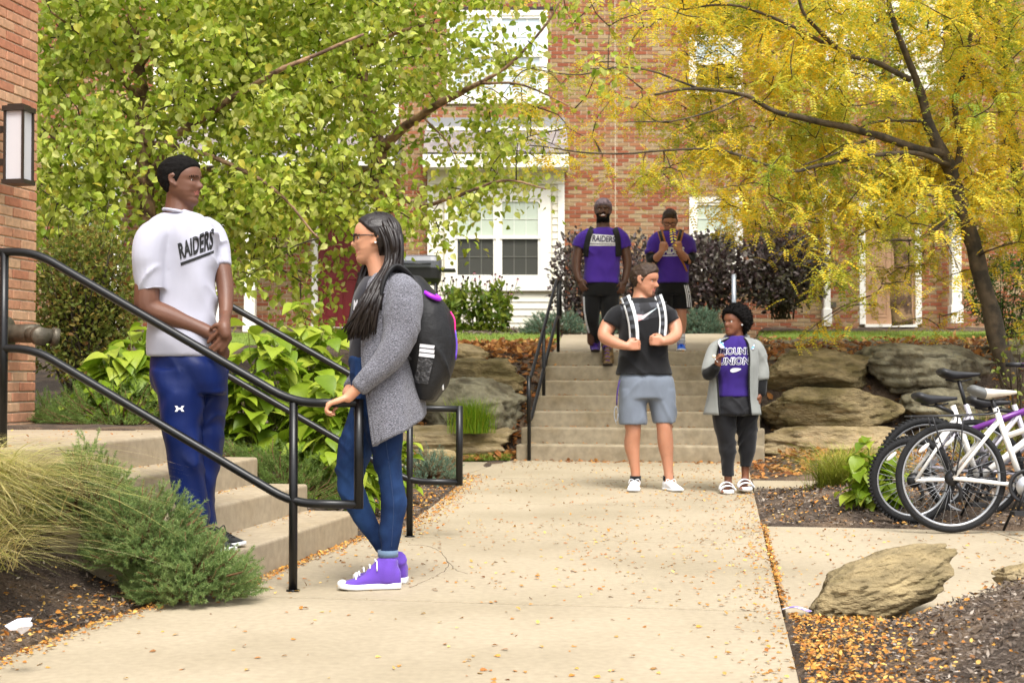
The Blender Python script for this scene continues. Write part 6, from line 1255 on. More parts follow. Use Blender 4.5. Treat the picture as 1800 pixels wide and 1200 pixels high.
# ================================================================== MIDDLE MAN (black tee, grey shorts)
def man_middle():
    D = 11.85; t = person('man in black t-shirt and grey shorts holding his backpack straps on the path', (P(1140, 860, D)[0], D, zpath(D)))
    SK = skin_mat('tanned_skin', (184, 130, 102), (168, 112, 84)); tee = cloth('black_tee', (20, 20, 22), col2=srgb(30, 30, 33), c2s=3, wr=0.9, wrs=3.0); gry = cloth('grey_sport_fabric', (110, 118, 130), 0.75, 0.06, wr=0.9, wrs=3.0)
    hd = Head(P(1132, 493, D), 0.272, (0.88, -0.47, -0.16), (0.10, -0.05, 1), jaw=1.08, nose=1.05)
    mb = MB(); mb.add(*hd.mesh()); hd.ears(mb); mb.add(*limb_px([(1130, 508, D+.02, 15.5), (1127, 524, D+.01, 16), (1126, 545, D, 26)])); mb.add(*loft(rings_px(D, [(535, 1128, 30, .10), (600, 1130, 33, .11), (680, 1135, 34, .11)])))
    mb.add(*limb_px([(1074, 562, D, 12), (1068, 574, D, 14), (1062, 591, D-.06, 11.5), (1078, 601, D-.14, 10.5), (1096, 607, D-.19, 7.8), (1102, 608, D-.20, 7.2)])); mb.add(*limb_px([(1181, 558, D, 12), (1185, 570, D, 13.5), (1188, 587, D-.06, 11.2), (1179, 596, D-.13, 9.8), (1166, 600, D-.19, 7.4)]))
    hand(mb, P(1100, 608, D-.20), (0.9, -0.1, 0.05), (0.1, 0, 1), (0, -1, 0.1), 1.02, 1.05, 1, 0.02); hand(mb, P(1168, 600, D-.19), (-0.9, -0.1, 0.05), (0.1, 0, 1), (0, -1, 0.1), 1.02, 1.05, 1, 0.02)
    mb.add(*limb_px([(1112, 690, D, 18), (1112, 740, D-.02, 15.5), (1113, 758, D-.03, 13.5), (1111, 782, D-.0, 14), (1114, 806, D, 10.5), (1117, 828, D, 8.5), (1117, 848, D, 9)])); mb.add(*limb_px([(1162, 690, D, 18), (1167, 735, D-.04, 15.5), (1168, 753, D-.05, 13.8), (1170, 780, D-.03, 14), (1173, 806, D-.02, 10.5), (1175, 828, D-.02, 8.5), (1176, 846, D-.02, 9)]))
    def reg(x, y, tt, mi, V):
        b = (x > .28) & (np.abs(y) < .12) & (tt < .2) & (tt > .02) & (mi == 0); mi[b & (np.abs(y) < .09)] = 3; b = (x > .33) & (np.abs(y) < .1) & (tt > .31) & (tt < .335); mi[b] = 3; return mi
    body_mesh(mb, hd, t, [SK, M_lipl, M_hairb, mat('stubble', srgb(112, 76, 58), 0.7, 0.2, 60)], 0.0075, reg); hd.eyes(t, 'brown', 0.045, (1, 0, -.2))
    hd.hair_shell(lambda X, Y, T: 0.022+0.085*sst(.72, .95, T)*sst(-.4, .3, X), lambda x, y, tt: flat_line(x, y, tt), M_hairb, t, 0.02, 12)
    sh = MB(); sh.add(*loft(rings_px(D, [(524, 1127, 19, .075), (533, 1128, 28, .10), (544, 1129, 40, .125), (570, 1130, 44, .145), (610, 1131, 43, .145), (640, 1132, 46, .15), (658, 1132, 50, .165)]), 32, 2.4)); sh.add(*limb_px([(1106, 550, D, 15), (1085, 554, D, 16.5), (1073, 572, D-.01, 16.5)], 16, 4, 2)); sh.add(*limb_px([(1154, 549, D, 15), (1172, 552, D, 16), (1182, 567, D-.01, 15.5)], 16, 4, 2))
    o, bvh = garment('t_shirt', sh, tee, t, 0.008, 7, 0.010, (7, 7, 12), 32)
    SW = [(0, .35), (.12, .0), (.40, .14), (1.0, 1.0), (.42, .52), (.24, .42), (.14, .48), (.16, .68)]; pk = mat('coral_swoosh_print', srgb(238, 150, 150), 0.5, 0.1, 30, col2=srgb(190, 220, 226), c2s=4, c2c=(.45, .6)); uv, F = poly2d(SW, 16); decal('swoosh_logo', uv, F, ((1113, 566), (1156, 560), (1113, 548), (1156, 540)), D, bvh, pk, o)
    pan = mat('charcoal_camouflage_panel', srgb(34, 34, 38), 0.8, 0.3, 20, col2=srgb(64, 66, 72), c2s=9, c2c=(.5, .55)); uv, F = poly2d([(0, 1), (1, 1), (.96, .2), (.5, 0), (.04, .2)], 16); decal('chest_panel', uv, F, ((1092, 566), (1170, 560), (1090, 534), (1172, 530)), D, bvh, pan, o, 0.002)
    pt = MB(); pt.add(*loft(rings_px(D, [(646, 1133, 38, .10), (656, 1134, 41, .12), (668, 1136, 48, .15), (700, 1137, 49, .15)]), 30, 2.4)); pt.add(*loft(rings_px(D, [(685, 1113, 25, .13), (715, 1112, 24, .13), (745, 1112, 24, .125)]), 22, 2.5)); pt.add(*loft(rings_px(D, [(685, 1160, 26, .13), (715, 1165, 22, .13), (743, 1168, 19.5, .125)]), 22, 2.5)); garment('shorts', pt, gry, t, 0.008, 5, 0.008, (7, 7, 12), 35)
    wk = cloth('white_knit_shoe', (228, 230, 234), 0.7, 0.04, 0.5, 200); z = zpath(D)
    shoe(t, P(1117, 850, D+.05)[:2], P(1112, 850, D-.26)[:2], z, 0.085, (wk, M_shoew), 0.052, laces=wk); shoe(t, P(1170, 850, D+.03)[:2], P(1196, 850, D-.24)[:2], z, 0.085, (wk, M_shoew), 0.052, laces=wk)
    for a in (1117, 1175): obj('sock', *tube([P(a, 836, D-.01), P(a, 844, D-.01)], .047, 12, 1), cloth('black_sock', (16, 16, 18)), t)
    bp = thing('backpack', 'grey and white strapped backpack worn by the man in grey shorts', 'backpack', P(1128, 640, D+.2)); sg_ = mat('grey_webbing', srgb(74, 76, 82), 0.8, 0.3, 90, 0.4, 90); wp = mat('white_piping', srgb(206, 208, 208), 0.7, 0.05); 
    fn = lambda c, r: 1 if (c in (0, 1, 5, 6, 12, 13, 7, 8)) else (2 if (r//2) % 2 else 0)
    band('shoulder_strap', [(1098, 520), (1106, 540), (1113, 570), (1115, 600)], D, bvh, 18, [sg_, wp, blk_m()], bp, 0.008, 0.014, fn); band('shoulder_strap', [(1156, 518), (1163, 540), (1166, 565), (1164, 592)], D, bvh, 14, [sg_, wp, blk_m()], bp, 0.008, 0.014, fn)
    band('webbing', [(1113, 575), (1116, 600), (1122, 612)], D, bvh, 5, blk_m(), bp, 0.022, 0.006)
    bm_ = MB(); bm_.add(*loft(rings_px(D+.24, [(536, 1130, 30, .08), (570, 1130, 40, .12), (620, 1130, 40, .13), (660, 1130, 34, .10)]), 24, 2.8)); garment('bag', bm_, blk_m(), bp, 0.012, 4, 0.006)
    ky = thing('lanyard', 'purple key lanyard hanging from the pocket of the grey shorts', 'lanyard', P(1084, 742, D-.08)); pr = mat('purple_ribbon', srgb(62, 40, 110), 0.6, 0.1); obj('ribbon', *tube([P(1089, 668, D-.1), P(1085, 690, D-.12), P(1084, 712, D-.12)], .008, 8, 3, flat=.4), pr, ky); a = np.linspace(0, 2*np.pi, 20); c = P(1083, 727, D-.12); obj('ring', *tube(np.stack([c[0]+.016*np.cos(a), c[1]+0*a, c[2]+.06*np.sin(a)], 1), .004, 6, 1), M_galv, ky); obj('key', *tube([P(1081, 738, D-.12), P(1084, 746, D-.12)], .008, 6, 1, flat=.3), M_galv, ky)
def blk_m(): return mat('black_nylon', (0.010, 0.010, 0.011), 0.6, 0.25, 14, 0.4, 60, spec=0.35, bdist=0.006)
man_middle()

# ================================================================== WOMAN WITH GREY JACKET
def woman_jacket():
    D = 11.6; t = person('woman with short afro hair in a grey open jacket and white sandals on the path', (P(1295, 860, D)[0], D, zpath(D)))
    SK = skin_mat('warm_brown_skin', (122, 76, 52), (104, 62, 42)); tee = cloth('deep_purple_tee', (48, 28, 106), wr=0.9, wrs=4.0); jk = cloth('heather_grey_fleece', (132, 134, 130), 0.95, 0.14, 0.4, 300, wr=0.8, wrs=3.5); bkp = cloth('black_stretch_denim', (22, 22, 25), 0.75, 0.15); cuff = cloth('black_rib_cuff', (12, 12, 13))
    hd = Head(P(1292, 567, D), 0.225, (-0.80, -0.60, 0.02), (-0.04, 0, 1), jaw=1.0, nose=0.9, lip=1.2)
    mb = MB(); mb.add(*hd.mesh()); hd.ears(mb); mb.add(*limb_px([(1294, 580, D+.01, 13), (1295, 596, D+.01, 13), (1294, 612, D, 20)])); mb.add(*loft(rings_px(D, [(605, 1293, 22, .09), (650, 1290, 26, .10), (720, 1290, 26, .1)])))
    mb.add(*limb_px([(1258, 612, D, 11), (1250, 640, D-.04, 11), (1247, 656, D-.08, 10), (1256, 648, D-.16, 8), (1262, 640, D-.2, 6.5)])); hand(mb, P(1261, 643, D-.2), (0.15, -0.1, 0.95), (-0.6, -0.6, 0), (-0.7, 0.5, 0.1), 0.86, 1.0, 1, 0.02)
    mb.add(*limb_px([(1330, 612, D, 11), (1337, 645, D, 10), (1340, 675, D-.02, 8), (1337, 692, D-.04, 6.5)])); hand(mb, P(1337, 690, D-.04), (-0.1, 0, -1), (-.3, -1, 0), (1, -.3, 0), 0.86, 0.5)
    for a in ([(1276, 720, D, 15), (1280, 842, D, 7), (1280, 856, D-.01, 7.5)], [(1306, 720, D+.05, 15), (1310, 825, D+.06, 7), (1309, 846, D+.05, 7.5)]): mb.add(*limb_px(a))
    for (a, b, dd) in ((1277, 861, 0.0), (1309, 855, 0.05)):
        for k in range(5): mb.add(*tube([P(a, b, D+dd+.02), P(a-1+(k-2)*2.6, b+1, D+dd-.10), P(a-2+(k-2)*3.2, b+3.5, D+dd-.17)], [.02, .016, .0095], 8, 2, rnd=True))
    body_mesh(mb, hd, t, [SK, M_lipd, M_hairk], 0.0072); hd.eyes(t, 'dark', 0.055, (1, -0.45, 0.15))
    aline = lambda x, y, tt: np.interp(x, [-.5, -.12, -.05, .05, .14, .24, .33, .40], [.14, .22, .40, .52, .62, .72, .80, .83]); hs_ = hd.hair_shell(lambda X, Y, T: 0.13+0.10*sst(.3, -.2, X), aline, M_hairk, t, 0.05, 26)
    rr = np.random.default_rng(8); me = hs_.data; Vh, Fh, Nh = get_arrays(me); Vh = Vh+ORG[hs_.name]; k = rr.integers(0, len(Vh), 2600); xx, yy, tt = hd.loc(Vh[k]); k = k[(tt-aline(xx, yy, tt)) > .04]; dr = nrm_rows(Nh[k]*0.6+rdir(len(k), 0, rr)); sd_ = nrm_rows(np.cross(dr, rdir(len(k), 0, rr))); p = Vh[k]; V = np.stack([p-sd_*.003, p+sd_*.003, p+dr*.02], 1).reshape(-1, 3); obj('curls', V, np.arange(len(V)).reshape(-1, 3), M_hairk, hs_, smooth=False, kind='stuff')
    obj('earring', *ell(hd.w(np.array([.02, .37, .40])), np.full(3, .008), sub=2), M_shoew, t)
    sh = MB(); sh.add(*loft(rings_px(D, [(592, 1294, 14, .07), (600, 1293, 27, .10), (615, 1291, 34, .13), (645, 1289, 33, .14), (675, 1288, 30, .125), (697, 1290, 33, .13)]), 30, 2.3)); o, bvh = garment('t_shirt', sh, tee, t, 0.007, 4, 0.009, (8, 8, 22), 44)
    dkp = mat('navy_print_fill', srgb(34, 26, 70), 0.6, 0.1, 30)
    for tx, q in (('MOUNT', ((1266, 624), (1320, 623), (1267, 611), (1320, 610))), ('UNION', ((1262, 642), (1318, 641), (1264, 628), (1319, 627)))):
        uv, F = text2d(tx, 0.07); decal('lettering_outline', uv, F, q, D, bvh, M_printw, o, 0.004); uv, F = text2d(tx, 0.015); decal('lettering', uv, F, [(a+(.8 if i_ in (0, 2) else -.8), b+(-1.2 if i_ < 2 else 1.2)) for i_, (a, b) in enumerate(q)], D, bvh, dkp, o, 0.0065)
    a = np.linspace(0, 2*np.pi, 20)[:-1]; uv, F = poly2d(list(zip(.5+.5*np.cos(a), .5+.5*np.sin(a)*(1-.4*np.cos(a)))), 10); decal('emblem', uv, F, ((1284, 655), (1303, 652), (1283, 648), (1303, 645)), D, bvh, M_printw, o, 0.004)
    pt = MB(); pt.add(*loft(rings_px(D, [(688, 1291, 27, .105), (699, 1291, 31, .125), (712, 1291, 37, .15), (728, 1290, 39, .155)]), 28, 2.3)); pt.add(*loft(rings_px(D, [(715, 1272, 22, .12), (745, 1273, 19, .105), (778, 1277, 15, .085), (800, 1279, 13, .08), (836, 1280, 10.5, .06)]), 20, 2.2)); pt.add(*loft(rings_px(D, [(715, 1309, 22, .12, .03), (745, 1312, 18, .105, .04), (778, 1314, 15, .085, .05), (800, 1313, 13, .08, .06), (820, 1310, 10.5, .065, .06)]), 20, 2.2)); garment('trousers', pt, bkp, t, 0.007, 4, 0.008, (8, 8, 22), 46)
    # jacket: open shell, two panels
    q = catmull(np.array(rings_px(D, [(594, 1294, 20, .085), (602, 1293, 36, .13), (625, 1292, 42, .155), (660, 1290, 42, .16), (695, 1288, 44, .165), (728, 1287, 49, .175)])), 6); na = 46; G_ = []
    for i_, (x, y, z, rx, ry) in enumerate(q):
        f = i_/(len(q)-1); opn0 = np.interp(f, [0, .15, .5, 1], [.75, .95, 1.0, .55]); opn1 = np.interp(f, [0, .15, .5, 1], [.55, .5, .5, .62]); a = np.linspace(-np.pi/2+opn1, 3*np.pi/2-opn0, na); fold = 1+.03*np.sin(a*7+f*4)*f; G_.append(np.stack([x+rx*np.cos(a)*fold, y+ry*np.sin(a)*fold, z+0*a-0.015*np.sin(f*3)], 1))
    G_ = np.array(G_); m_, n_, _ = G_.shape; i = np.arange(m_-1)[:, None]; j = np.arange(n_-1)[None, :]; F = np.stack([i*n_+j, i*n_+j+1, (i+1)*n_+j+1, (i+1)*n_+j], -1).reshape(-1, 4); o = obj('jacket', G_.reshape(-1, 3), F, jk, t); so_ = o.modifiers.new('s', 'SOLIDIFY'); so_.thickness = 0.012; so_.offset = 0
    for e in (G_[:, 0], G_[:, -1]): obj('zip', *tube(e+[0, -.006, 0], .007, 6, 1), cuff, o)
    obj('hood', *tube([P(1276, 606, D-.06), P(1277, 594, D+.03), P(1295, 588, D+.11), P(1313, 594, D+.04), P(1312, 608, D-.06)], [.016, .028, .034, .028, .016], 10, 4, rnd=True), jk, o)
    sv = MB(); sv.add(*limb_px([(1268, 606, D, 12), (1258, 616, D-.01, 15), (1250, 638, D-.05, 15), (1247, 655, D-.09, 14.5)], 16, 4, 2)); sv.add(*limb_px([(1318, 606, D, 12), (1329, 616, D, 14), (1337, 642, D, 13), (1341, 668, D-.02, 11)], 16, 4, 2)); garment('sleeve', sv, jk, o, 0.007, 4, .006, (9, 9, 16), 48)
    for q_ in ([(1247, 656, D-.09, 13), (1253, 652, D-.15, 11.5), (1258, 646, D-.19, 10)], [(1340, 668, D-.02, 9.5), (1338, 690, D-.04, 8.5)]):
        cf = MB(); cf.add(*limb_px(q_)); garment('cuff', cf, cuff, o, 0.007, 3, .003)
    sn = mat('white_sandal_foam', srgb(230, 230, 232), 0.5, 0.03)
    for (a, b, dd) in ((1277, 868, 0.0), (1309, 862, 0.05)):
        c = P(a, b, D+dd-.05); z = zpath(D) if dd == 0 else zpath(D)+.02; V, F = loft([(c[0], c[1]-.02, z+.004, .05, .135), (c[0], c[1]-.02, z+.016, .053, .14), (c[0], c[1]-.02, z+.032, .05, .135)], 28, 2.6, 1); s_ = obj('sandal', V, F, sn, t)
        for dy, hz in ((-.08, .062), (-.01, .085)): a_ = np.linspace(0, np.pi, 14); rg = np.array([np.stack([c[0]+(.052+.006)*np.cos(a_), np.full(14, c[1]+dy+e), z+.026+(hz-.026)*np.sin(a_)], 1) for e in (-.024, .024)]); V = np.vstack([rg[0], rg[1]]); k_ = np.arange(13); o_ = obj('strap', V, np.stack([k_, k_+1, k_+15, k_+14], 1), sn, s_); so_ = o_.modifiers.new('s', 'SOLIDIFY'); so_.thickness = .008
    lp = thing('lollipop', 'white lollipop held up by the woman in the grey jacket', 'lollipop', P(1258, 632, D-.25)); obj('stick', *tube([P(1262, 637, D-.25), P(1256, 629, D-.25)], .003, 6, 1), M_shoew, lp); obj('candy', *ell(P(1255, 626, D-.25), np.full(3, .014), sub=2), mat('cream_candy', srgb(236, 226, 196), 0.3, 0.03), lp)
    bp = thing('backpack', 'flower patterned strap backpack worn by the woman in the grey jacket', 'backpack', P(1292, 690, D+.2)); fl = mat('floral_strap', srgb(220, 214, 232), 0.7, 0.1, 40, col2=srgb(80, 150, 200), c2s=28, c2c=(.5, .54)); Vs, Fs, _n = get_arrays(o.data)
    for a in (((1271, 612, D-.13), (1267, 604, D-.09), (1270, 598, D-.02), (1274, 598, D+.1)), ((1320, 614, D-.12), (1321, 605, D-.08), (1318, 599, D-.02), (1314, 598, D+.1))): obj('shoulder_strap', *tube([P(*q_) for q_ in a], .024, 8, 4, flat=.3), fl, bp)
    bm_ = MB(); bm_.add(*loft(rings_px(D+.24, [(604, 1292, 26, .08), (640, 1292, 33, .11), (690, 1292, 33, .12)]), 24, 2.8)); garment('bag', bm_, blk_m(), bp, 0.012, 4, 0.006)
woman_jacket()

# ================================================================== STUDENT WITH CAP
def man_cap():
    D = 16.55; zt = ZB+RS_*6; t = person('bearded man with backwards cap and purple t-shirt stepping down the far stairs', (P(1060, 640, D)[0], D, zt)); SK = skin_mat('dark_brown_skin', (90, 60, 46), (72, 48, 36)); tee = cloth('purple_tee', (72, 44, 150), wr=1.0, wrs=3.2); bkp = cloth('black_track_pants', (18, 18, 20))
    hd = Head(P(1060, 371, D), 0.275, (-0.05, -1, 0.06), (0.03, 0, 1), jaw=1.05, nose=.9, lip=1.2)
    mb = MB(); mb.add(*hd.mesh()); hd.ears(mb); mb.add(*limb_px([(1060, 385, D, 12), (1060, 400, D, 12.5), (1060, 412, D, 18)])); mb.add(*loft(rings_px(D, [(408, 1060, 24, .10), (450, 1058, 25, .11), (510, 1057, 26, .1)])))
    mb.add(*limb_px([(1019, 428, D, 8), (1016, 442, D, 9), (1013, 465, D-.02, 8.5), (1015, 484, D-.06, 6.5), (1019, 493, D-.08, 5.5)])); mb.add(*limb_px([(1097, 428, D, 8), (1100, 442, D, 9), (1103, 465, D-.02, 8), (1100, 485, D-.06, 6.5), (1097, 496, D-.08, 5.5)]))
    hand(mb, P(1018, 491, D-.08), (0.35, -.25, -.9), (0.8, -.5, .2), (-.6, -.6, 0), 1.05, .45, 1, .1); hand(mb, P(1097, 495, D-.08), (-0.25, -.25, -.9), (-.8, -.5, .2), (.6, -.6, 0), 1.05, .45, 1, .1)
    for a in ([(1042, 520, D, 12), (1040, 600, D+.2, 8)], [(1072, 520, D, 12), (1068, 630, D-.02, 8)]): mb.add(*limb_px(a))
    def reg(x, y, tt, mi, V):
        beard = (tt < .36) & (tt > -.02) & (x > -.02) & (mi != 1) & ((tt < .21) | (np.abs(y) > .15) | ((tt > .31) & (np.abs(y) < .13) & (x > .3))); mi[beard] = 2; teeth = (x > .32) & (np.abs(y) < .075) & (np.abs(tt-.268) < .017); mi[teeth] = 3; return mi
    body_mesh(mb, hd, t, [SK, M_lipd, M_hairk, M_shoew], 0.0082, reg); hd.eyes(t, 'dark', .045)
    cpm = mat('mauve_camouflage_cap', srgb(138, 122, 134), 0.85, 0.25, 30, col2=srgb(104, 90, 100), c2s=22); cline = lambda x, y, tt: np.interp(x, [-.5, -.1, .1, .3, .42], [.46, .52, .58, .66, .68]); cp = hd.hair_shell(lambda X, Y, T: .05+.03*sst(.6, .9, T), cline, cpm, t, .004, 5, 'cap')
    uv, F = ell(hd.w(np.array([.40, 0, .765])), np.array([.065, .15, .06])*hd.H, np.stack([hd.f, hd.l, hd.u]), 2); obj('cap_opening', uv, F, mat('cap_strap_dark', srgb(40, 30, 28), .8), cp); obj('brim', *ell(hd.w(np.array([-.62, 0, .58])), np.array([.26, .28, .03])*hd.H, np.stack([hd.f, hd.l, hd.u]), 2), cpm, cp)
    sh = MB(); sh.add(*loft(rings_px(D, [(400, 1060, 13, .08), (405, 1059, 27, .11), (413, 1058, 37, .13), (435, 1058, 35, .15), (465, 1057, 31, .145), (498, 1056, 31.5, .145)]), 30, 2.4)); sh.add(*limb_px([(1034, 410, D, 11), (1023, 420, D, 13.5), (1016, 436, D, 13)], 16, 4, 2)); sh.add(*limb_px([(1084, 410, D, 11), (1093, 420, D, 13.5), (1099, 437, D, 13)], 16, 4, 2)); o, bvh = garment('t_shirt', sh, tee, t, .009, 7, .014, (6, 6, 10), 52)
    uv, F = poly2d([(0, 0), (1, 0), (1, 1), (.02, 1)], 14); decal('lettering_ground', uv, F, ((1034, 432), (1083, 432), (1038, 411), (1083, 414)), D, bvh, M_printw, o, .005); uv, F = text2d('RAIDERS', .015, .0, .95); decal('lettering', uv, F, ((1041, 424), (1081, 426), (1042, 413), (1082, 416)), D, bvh, mat('navy_print', srgb(44, 34, 84), .6, .1), o, .012); uv, F = poly2d([(0, 0), (1, 0), (1, 1), (0, 1)], 12); decal('underline', uv, F, ((1036, 429), (1081, 430), (1036, 428), (1081, 429)), D, bvh, mat('navy_print', srgb(44, 34, 84), .6, .1), o, .012)
    pt = MB(); pt.add(*loft(rings_px(D, [(488, 1057, 25, .115), (500, 1057, 29, .135), (520, 1057, 33, .15)]), 26, 2.3)); pt.add(*limb_px([(1043, 515, D, 18), (1040, 540, D-.02, 15), (1041, 562, D, 12.5), (1045, 585, D+.16, 9.5), (1046, 596, D+.2, 9)], 18)); pt.add(*limb_px([(1071, 515, D, 18), (1072, 545, D-.06, 15.5), (1070, 575, D-.06, 12.5), (1067, 605, D-.04, 9.5), (1067, 616, D-.04, 9)], 18)); o, b2 = garment('track_pants', pt, bkp, t, .008, 4, .006, (7, 7, 12), 55); band('side_stripe', [(1026, 520), (1027, 545), (1031, 568), (1036, 586)], D, b2, 3, M_printw, o, .006, .002)
    bt = mat('tan_boot_leather', srgb(112, 88, 50), .8, .25, 30, col2=srgb(66, 50, 32), c2s=25); so2 = mat('brown_sole', srgb(44, 34, 28), .8); pl = mat('purple_lace', srgb(80, 40, 150), .7)
    shoe(t, P(1069, 636, D+.04)[:2], P(1068, 636, D-.27)[:2], zt, .11, (bt, so2), .055, top=P(1067, 606, D-.02), laces=pl, topr=.068); shoe(t, P(1046, 612, D+.36)[:2], P(1047, 612, D+.06)[:2], zt+RS_, .10, (cloth('purple_boot', (78, 46, 140)), so2), .052, top=P(1045, 586, D+.26), laces=pl, topr=.062)
    for p_ in ((1067, 604, D-.03, .07), (1045, 586, D+.24, .066)): obj('boot_cuff', *tube([P(p_[0], p_[1]+4, p_[2]), P(p_[0], p_[1]-9, p_[2]-.01)], p_[3], 14, 1), bt, t)
    bp = thing('backpack', 'black backpack worn by the man in the cap', 'backpack', P(1058, 480, D+.2)); band('shoulder_strap', [(1042, 399), (1036, 412), (1031, 432), (1029, 452)], D, bvh, 10, blk_m(), bp, .01, .014); band('shoulder_strap', [(1080, 400), (1085, 414), (1087, 434), (1087, 452)], D, bvh, 10, blk_m(), bp, .01, .014); bm_ = MB(); bm_.add(*loft(rings_px(D+.26, [(408, 1058, 22, .08), (430, 1058, 31, .12), (470, 1058, 31, .12), (492, 1058, 26, .1)]), 22, 2.8)); garment('bag', bm_, blk_m(), bp, .014, 4, .006)
man_cap()

# ================================================================== STUDENT WITH GLASSES ON THE LANDING
def man_glasses():
    D = 17.2; zt = ZB+RS_*7+.015; t = person('young man with glasses looking down, purple t-shirt and black shorts, at the stair top', (P(1182, 618, D)[0], D, zt)); SK = skin_mat('tanned_skin', (184, 130, 102), (168, 112, 84)); tee = cloth('purple_tee', (72, 44, 150), wr=1.0, wrs=3.2); bk = cloth('black_track_pants', (18, 18, 20)); bks = cloth('black_rib_cuff', (12, 12, 13))
    hd = Head(P(1177, 390, D), 0.262, (-0.05, -0.92, -0.38), (0, -0.3, 1), jaw=1.0)
    mb = MB(); mb.add(*hd.mesh()); hd.ears(mb); mb.add(*limb_px([(1178, 396, D+.04, 10), (1179, 412, D+.04, 11), (1180, 424, D, 16)])); mb.add(*loft(rings_px(D, [(418, 1180, 22, .10), (460, 1181, 22, .11), (500, 1182, 24, .1)])))
    mb.add(*limb_px([(1150, 424, D, 8.5), (1144, 452, D-.04, 8.5), (1148, 458, D-.10, 8), (1158, 449, D-.2, 6.5), (1163, 443, D-.24, 5)])); mb.add(*limb_px([(1208, 424, D, 8.5), (1214, 452, D-.04, 8.5), (1210, 457, D-.1, 8), (1200, 448, D-.2, 6.5), (1195, 442, D-.24, 5)]))
    hand(mb, P(1163, 443, D-.24), (.15, -.1, .95), (.9, -.3, 0), (0, -1, .1), 1.05, 1.0, 1, .02); hand(mb, P(1195, 442, D-.24), (-.15, -.1, .95), (-.9, -.3, 0), (0, -1, .1), 1.05, 1.0, 1, .02)
    mb.add(*limb_px([(1166, 520, D, 13), (1166, 548, D, 9.5), (1165, 570, D+.04, 9), (1166, 592, D+.1, 6), (1166, 606, D+.1, 6)])); mb.add(*limb_px([(1196, 520, D, 13), (1197, 548, D-.02, 10), (1198, 570, D-.0, 9), (1197, 592, D, 6), (1197, 606, D, 6)]))
    body_mesh(mb, hd, t, [SK, M_lipl, M_hairb], .0082); hd.eyes(t, 'brown', .04); hd.hair_shell(lambda X, Y, T: .02+.10*sst(.75, .95, T), lambda x, y, tt: flat_line(x, y, tt), M_hairb, t, .03, 13)
    gm = mat('dark_spectacle_frame', (0.012, 0.012, 0.014), 0.3, 0.0); gl = MB(); a = np.linspace(0, 2*np.pi, 16)
    for sg in (1, -1): gl.add(*tube(hd.w(np.stack([.44+0*a, sg*.15+.115*np.cos(a), .51+.08*np.sin(a)], 1)), .003, 6, 1)); gl.add(*tube(hd.w(np.array([[.44, sg*.265, .54], [.02, sg*.35, .55]])), .003, 6, 1))
    gl.add(*tube(hd.w(np.array([[.44, .035, .53], [.44, -.035, .53]])), .003, 6, 1)); gl.build('spectacles', gm, t)
    sh = MB(); sh.add(*loft(rings_px(D, [(406, 1178, 12, .08), (411, 1179, 24, .11), (420, 1180, 34, .13), (445, 1181, 31, .145), (475, 1182, 27.5, .14), (497, 1182, 28, .14)]), 30, 2.4)); sh.add(*limb_px([(1158, 417, D, 10.5), (1149, 428, D, 12.5), (1145, 446, D-.03, 11.5)], 16, 4, 2)); sh.add(*limb_px([(1200, 417, D, 10.5), (1209, 428, D, 12.5), (1213, 445, D-.03, 11.5)], 16, 4, 2)); o, bvh = garment('t_shirt', sh, tee, t, .009, 7, .016, (6, 6, 10), 62)
    [garment('undershirt_sleeve', MB().add(*limb_px(q_)), bks, t, .009, 3, .003) for q_ in ([(1145, 450, D-.03, 10), (1146, 458, D-.07, 9.5), (1152, 455, D-.14, 8.2)], [(1213, 450, D-.03, 10), (1212, 457, D-.07, 9.5), (1206, 454, D-.14, 8.2)])]; obj('undershirt_collar', *tube([P(1178, 408, D+.03)+[.085*math.cos(q), .09*math.sin(q), .0] for q in np.linspace(0, 6.283, 21)], .022, 8, 1), bks, t)
    uv, F = text2d('RAIDERS', .05, 0, .95); decal('lettering', uv, F, ((1160, 447), (1203, 446), (1160, 434), (1203, 434)), D, bvh, M_printw, o, .006); uv, F = poly2d([(0, 0), (1, 0), (1, 1), (0, 1)], 10); decal('underline', uv, F, ((1160, 450.5), (1203, 449.5), (1160, 448.5), (1203, 447.5)), D, bvh, M_printw, o, .006)
    pt = MB(); pt.add(*loft(rings_px(D, [(486, 1183, 22, .11), (498, 1183, 26, .13), (518, 1183, 29.5, .15)]), 26, 2.4)); pt.add(*loft(rings_px(D, [(512, 1168, 15.5, .13), (528, 1168, 15.5, .13), (543, 1168, 15.5, .125)]), 20, 2.5)); pt.add(*loft(rings_px(D, [(512, 1197, 15.5, .13), (528, 1198, 15.5, .13), (543, 1199, 15.5, .125)]), 20, 2.5)); o, b2 = garment('shorts', pt, bk, t, .009, 4, .006, (7, 7, 12), 65)
    for k in range(3): band('side_stripe', [(1203+k*3.0, 500), (1207+k*3, 520), (1209+k*3.2, 541)], D, b2, 1.7, M_printw, o, .006, .002)
    bl_ = cloth('bright_blue_shoe', (30, 96, 210)); shoe(t, P(1197, 612, D+.08)[:2], P(1198, 612, D-.2)[:2], zt, .10, (bl_, M_shoew), .055, laces=bl_); shoe(t, P(1166, 612, D+.2)[:2], P(1162, 612, D-.08)[:2], zt, .10, (bl_, M_shoew), .055, laces=bl_)
    for a_, d_ in ((1166, .1), (1197, 0)): obj('sock', *tube([P(a_, 586, D+d_), P(a_, 604, D+d_)], .052, 12, 1), mat('striped_sock', srgb(200, 200, 204), .9, .8, 40, aniso=(.05, .05, 1.5), det=1.0), t)
    bp = thing('backpack', 'brown and black strapped backpack worn by the man with glasses', 'backpack', P(1180, 480, D+.2)); br_ = mat('brown_webbing', srgb(160, 104, 56), .8, .1); fn = lambda c, r: 1 if c in (0, 1, 5, 6, 7, 8, 12, 13) else 0
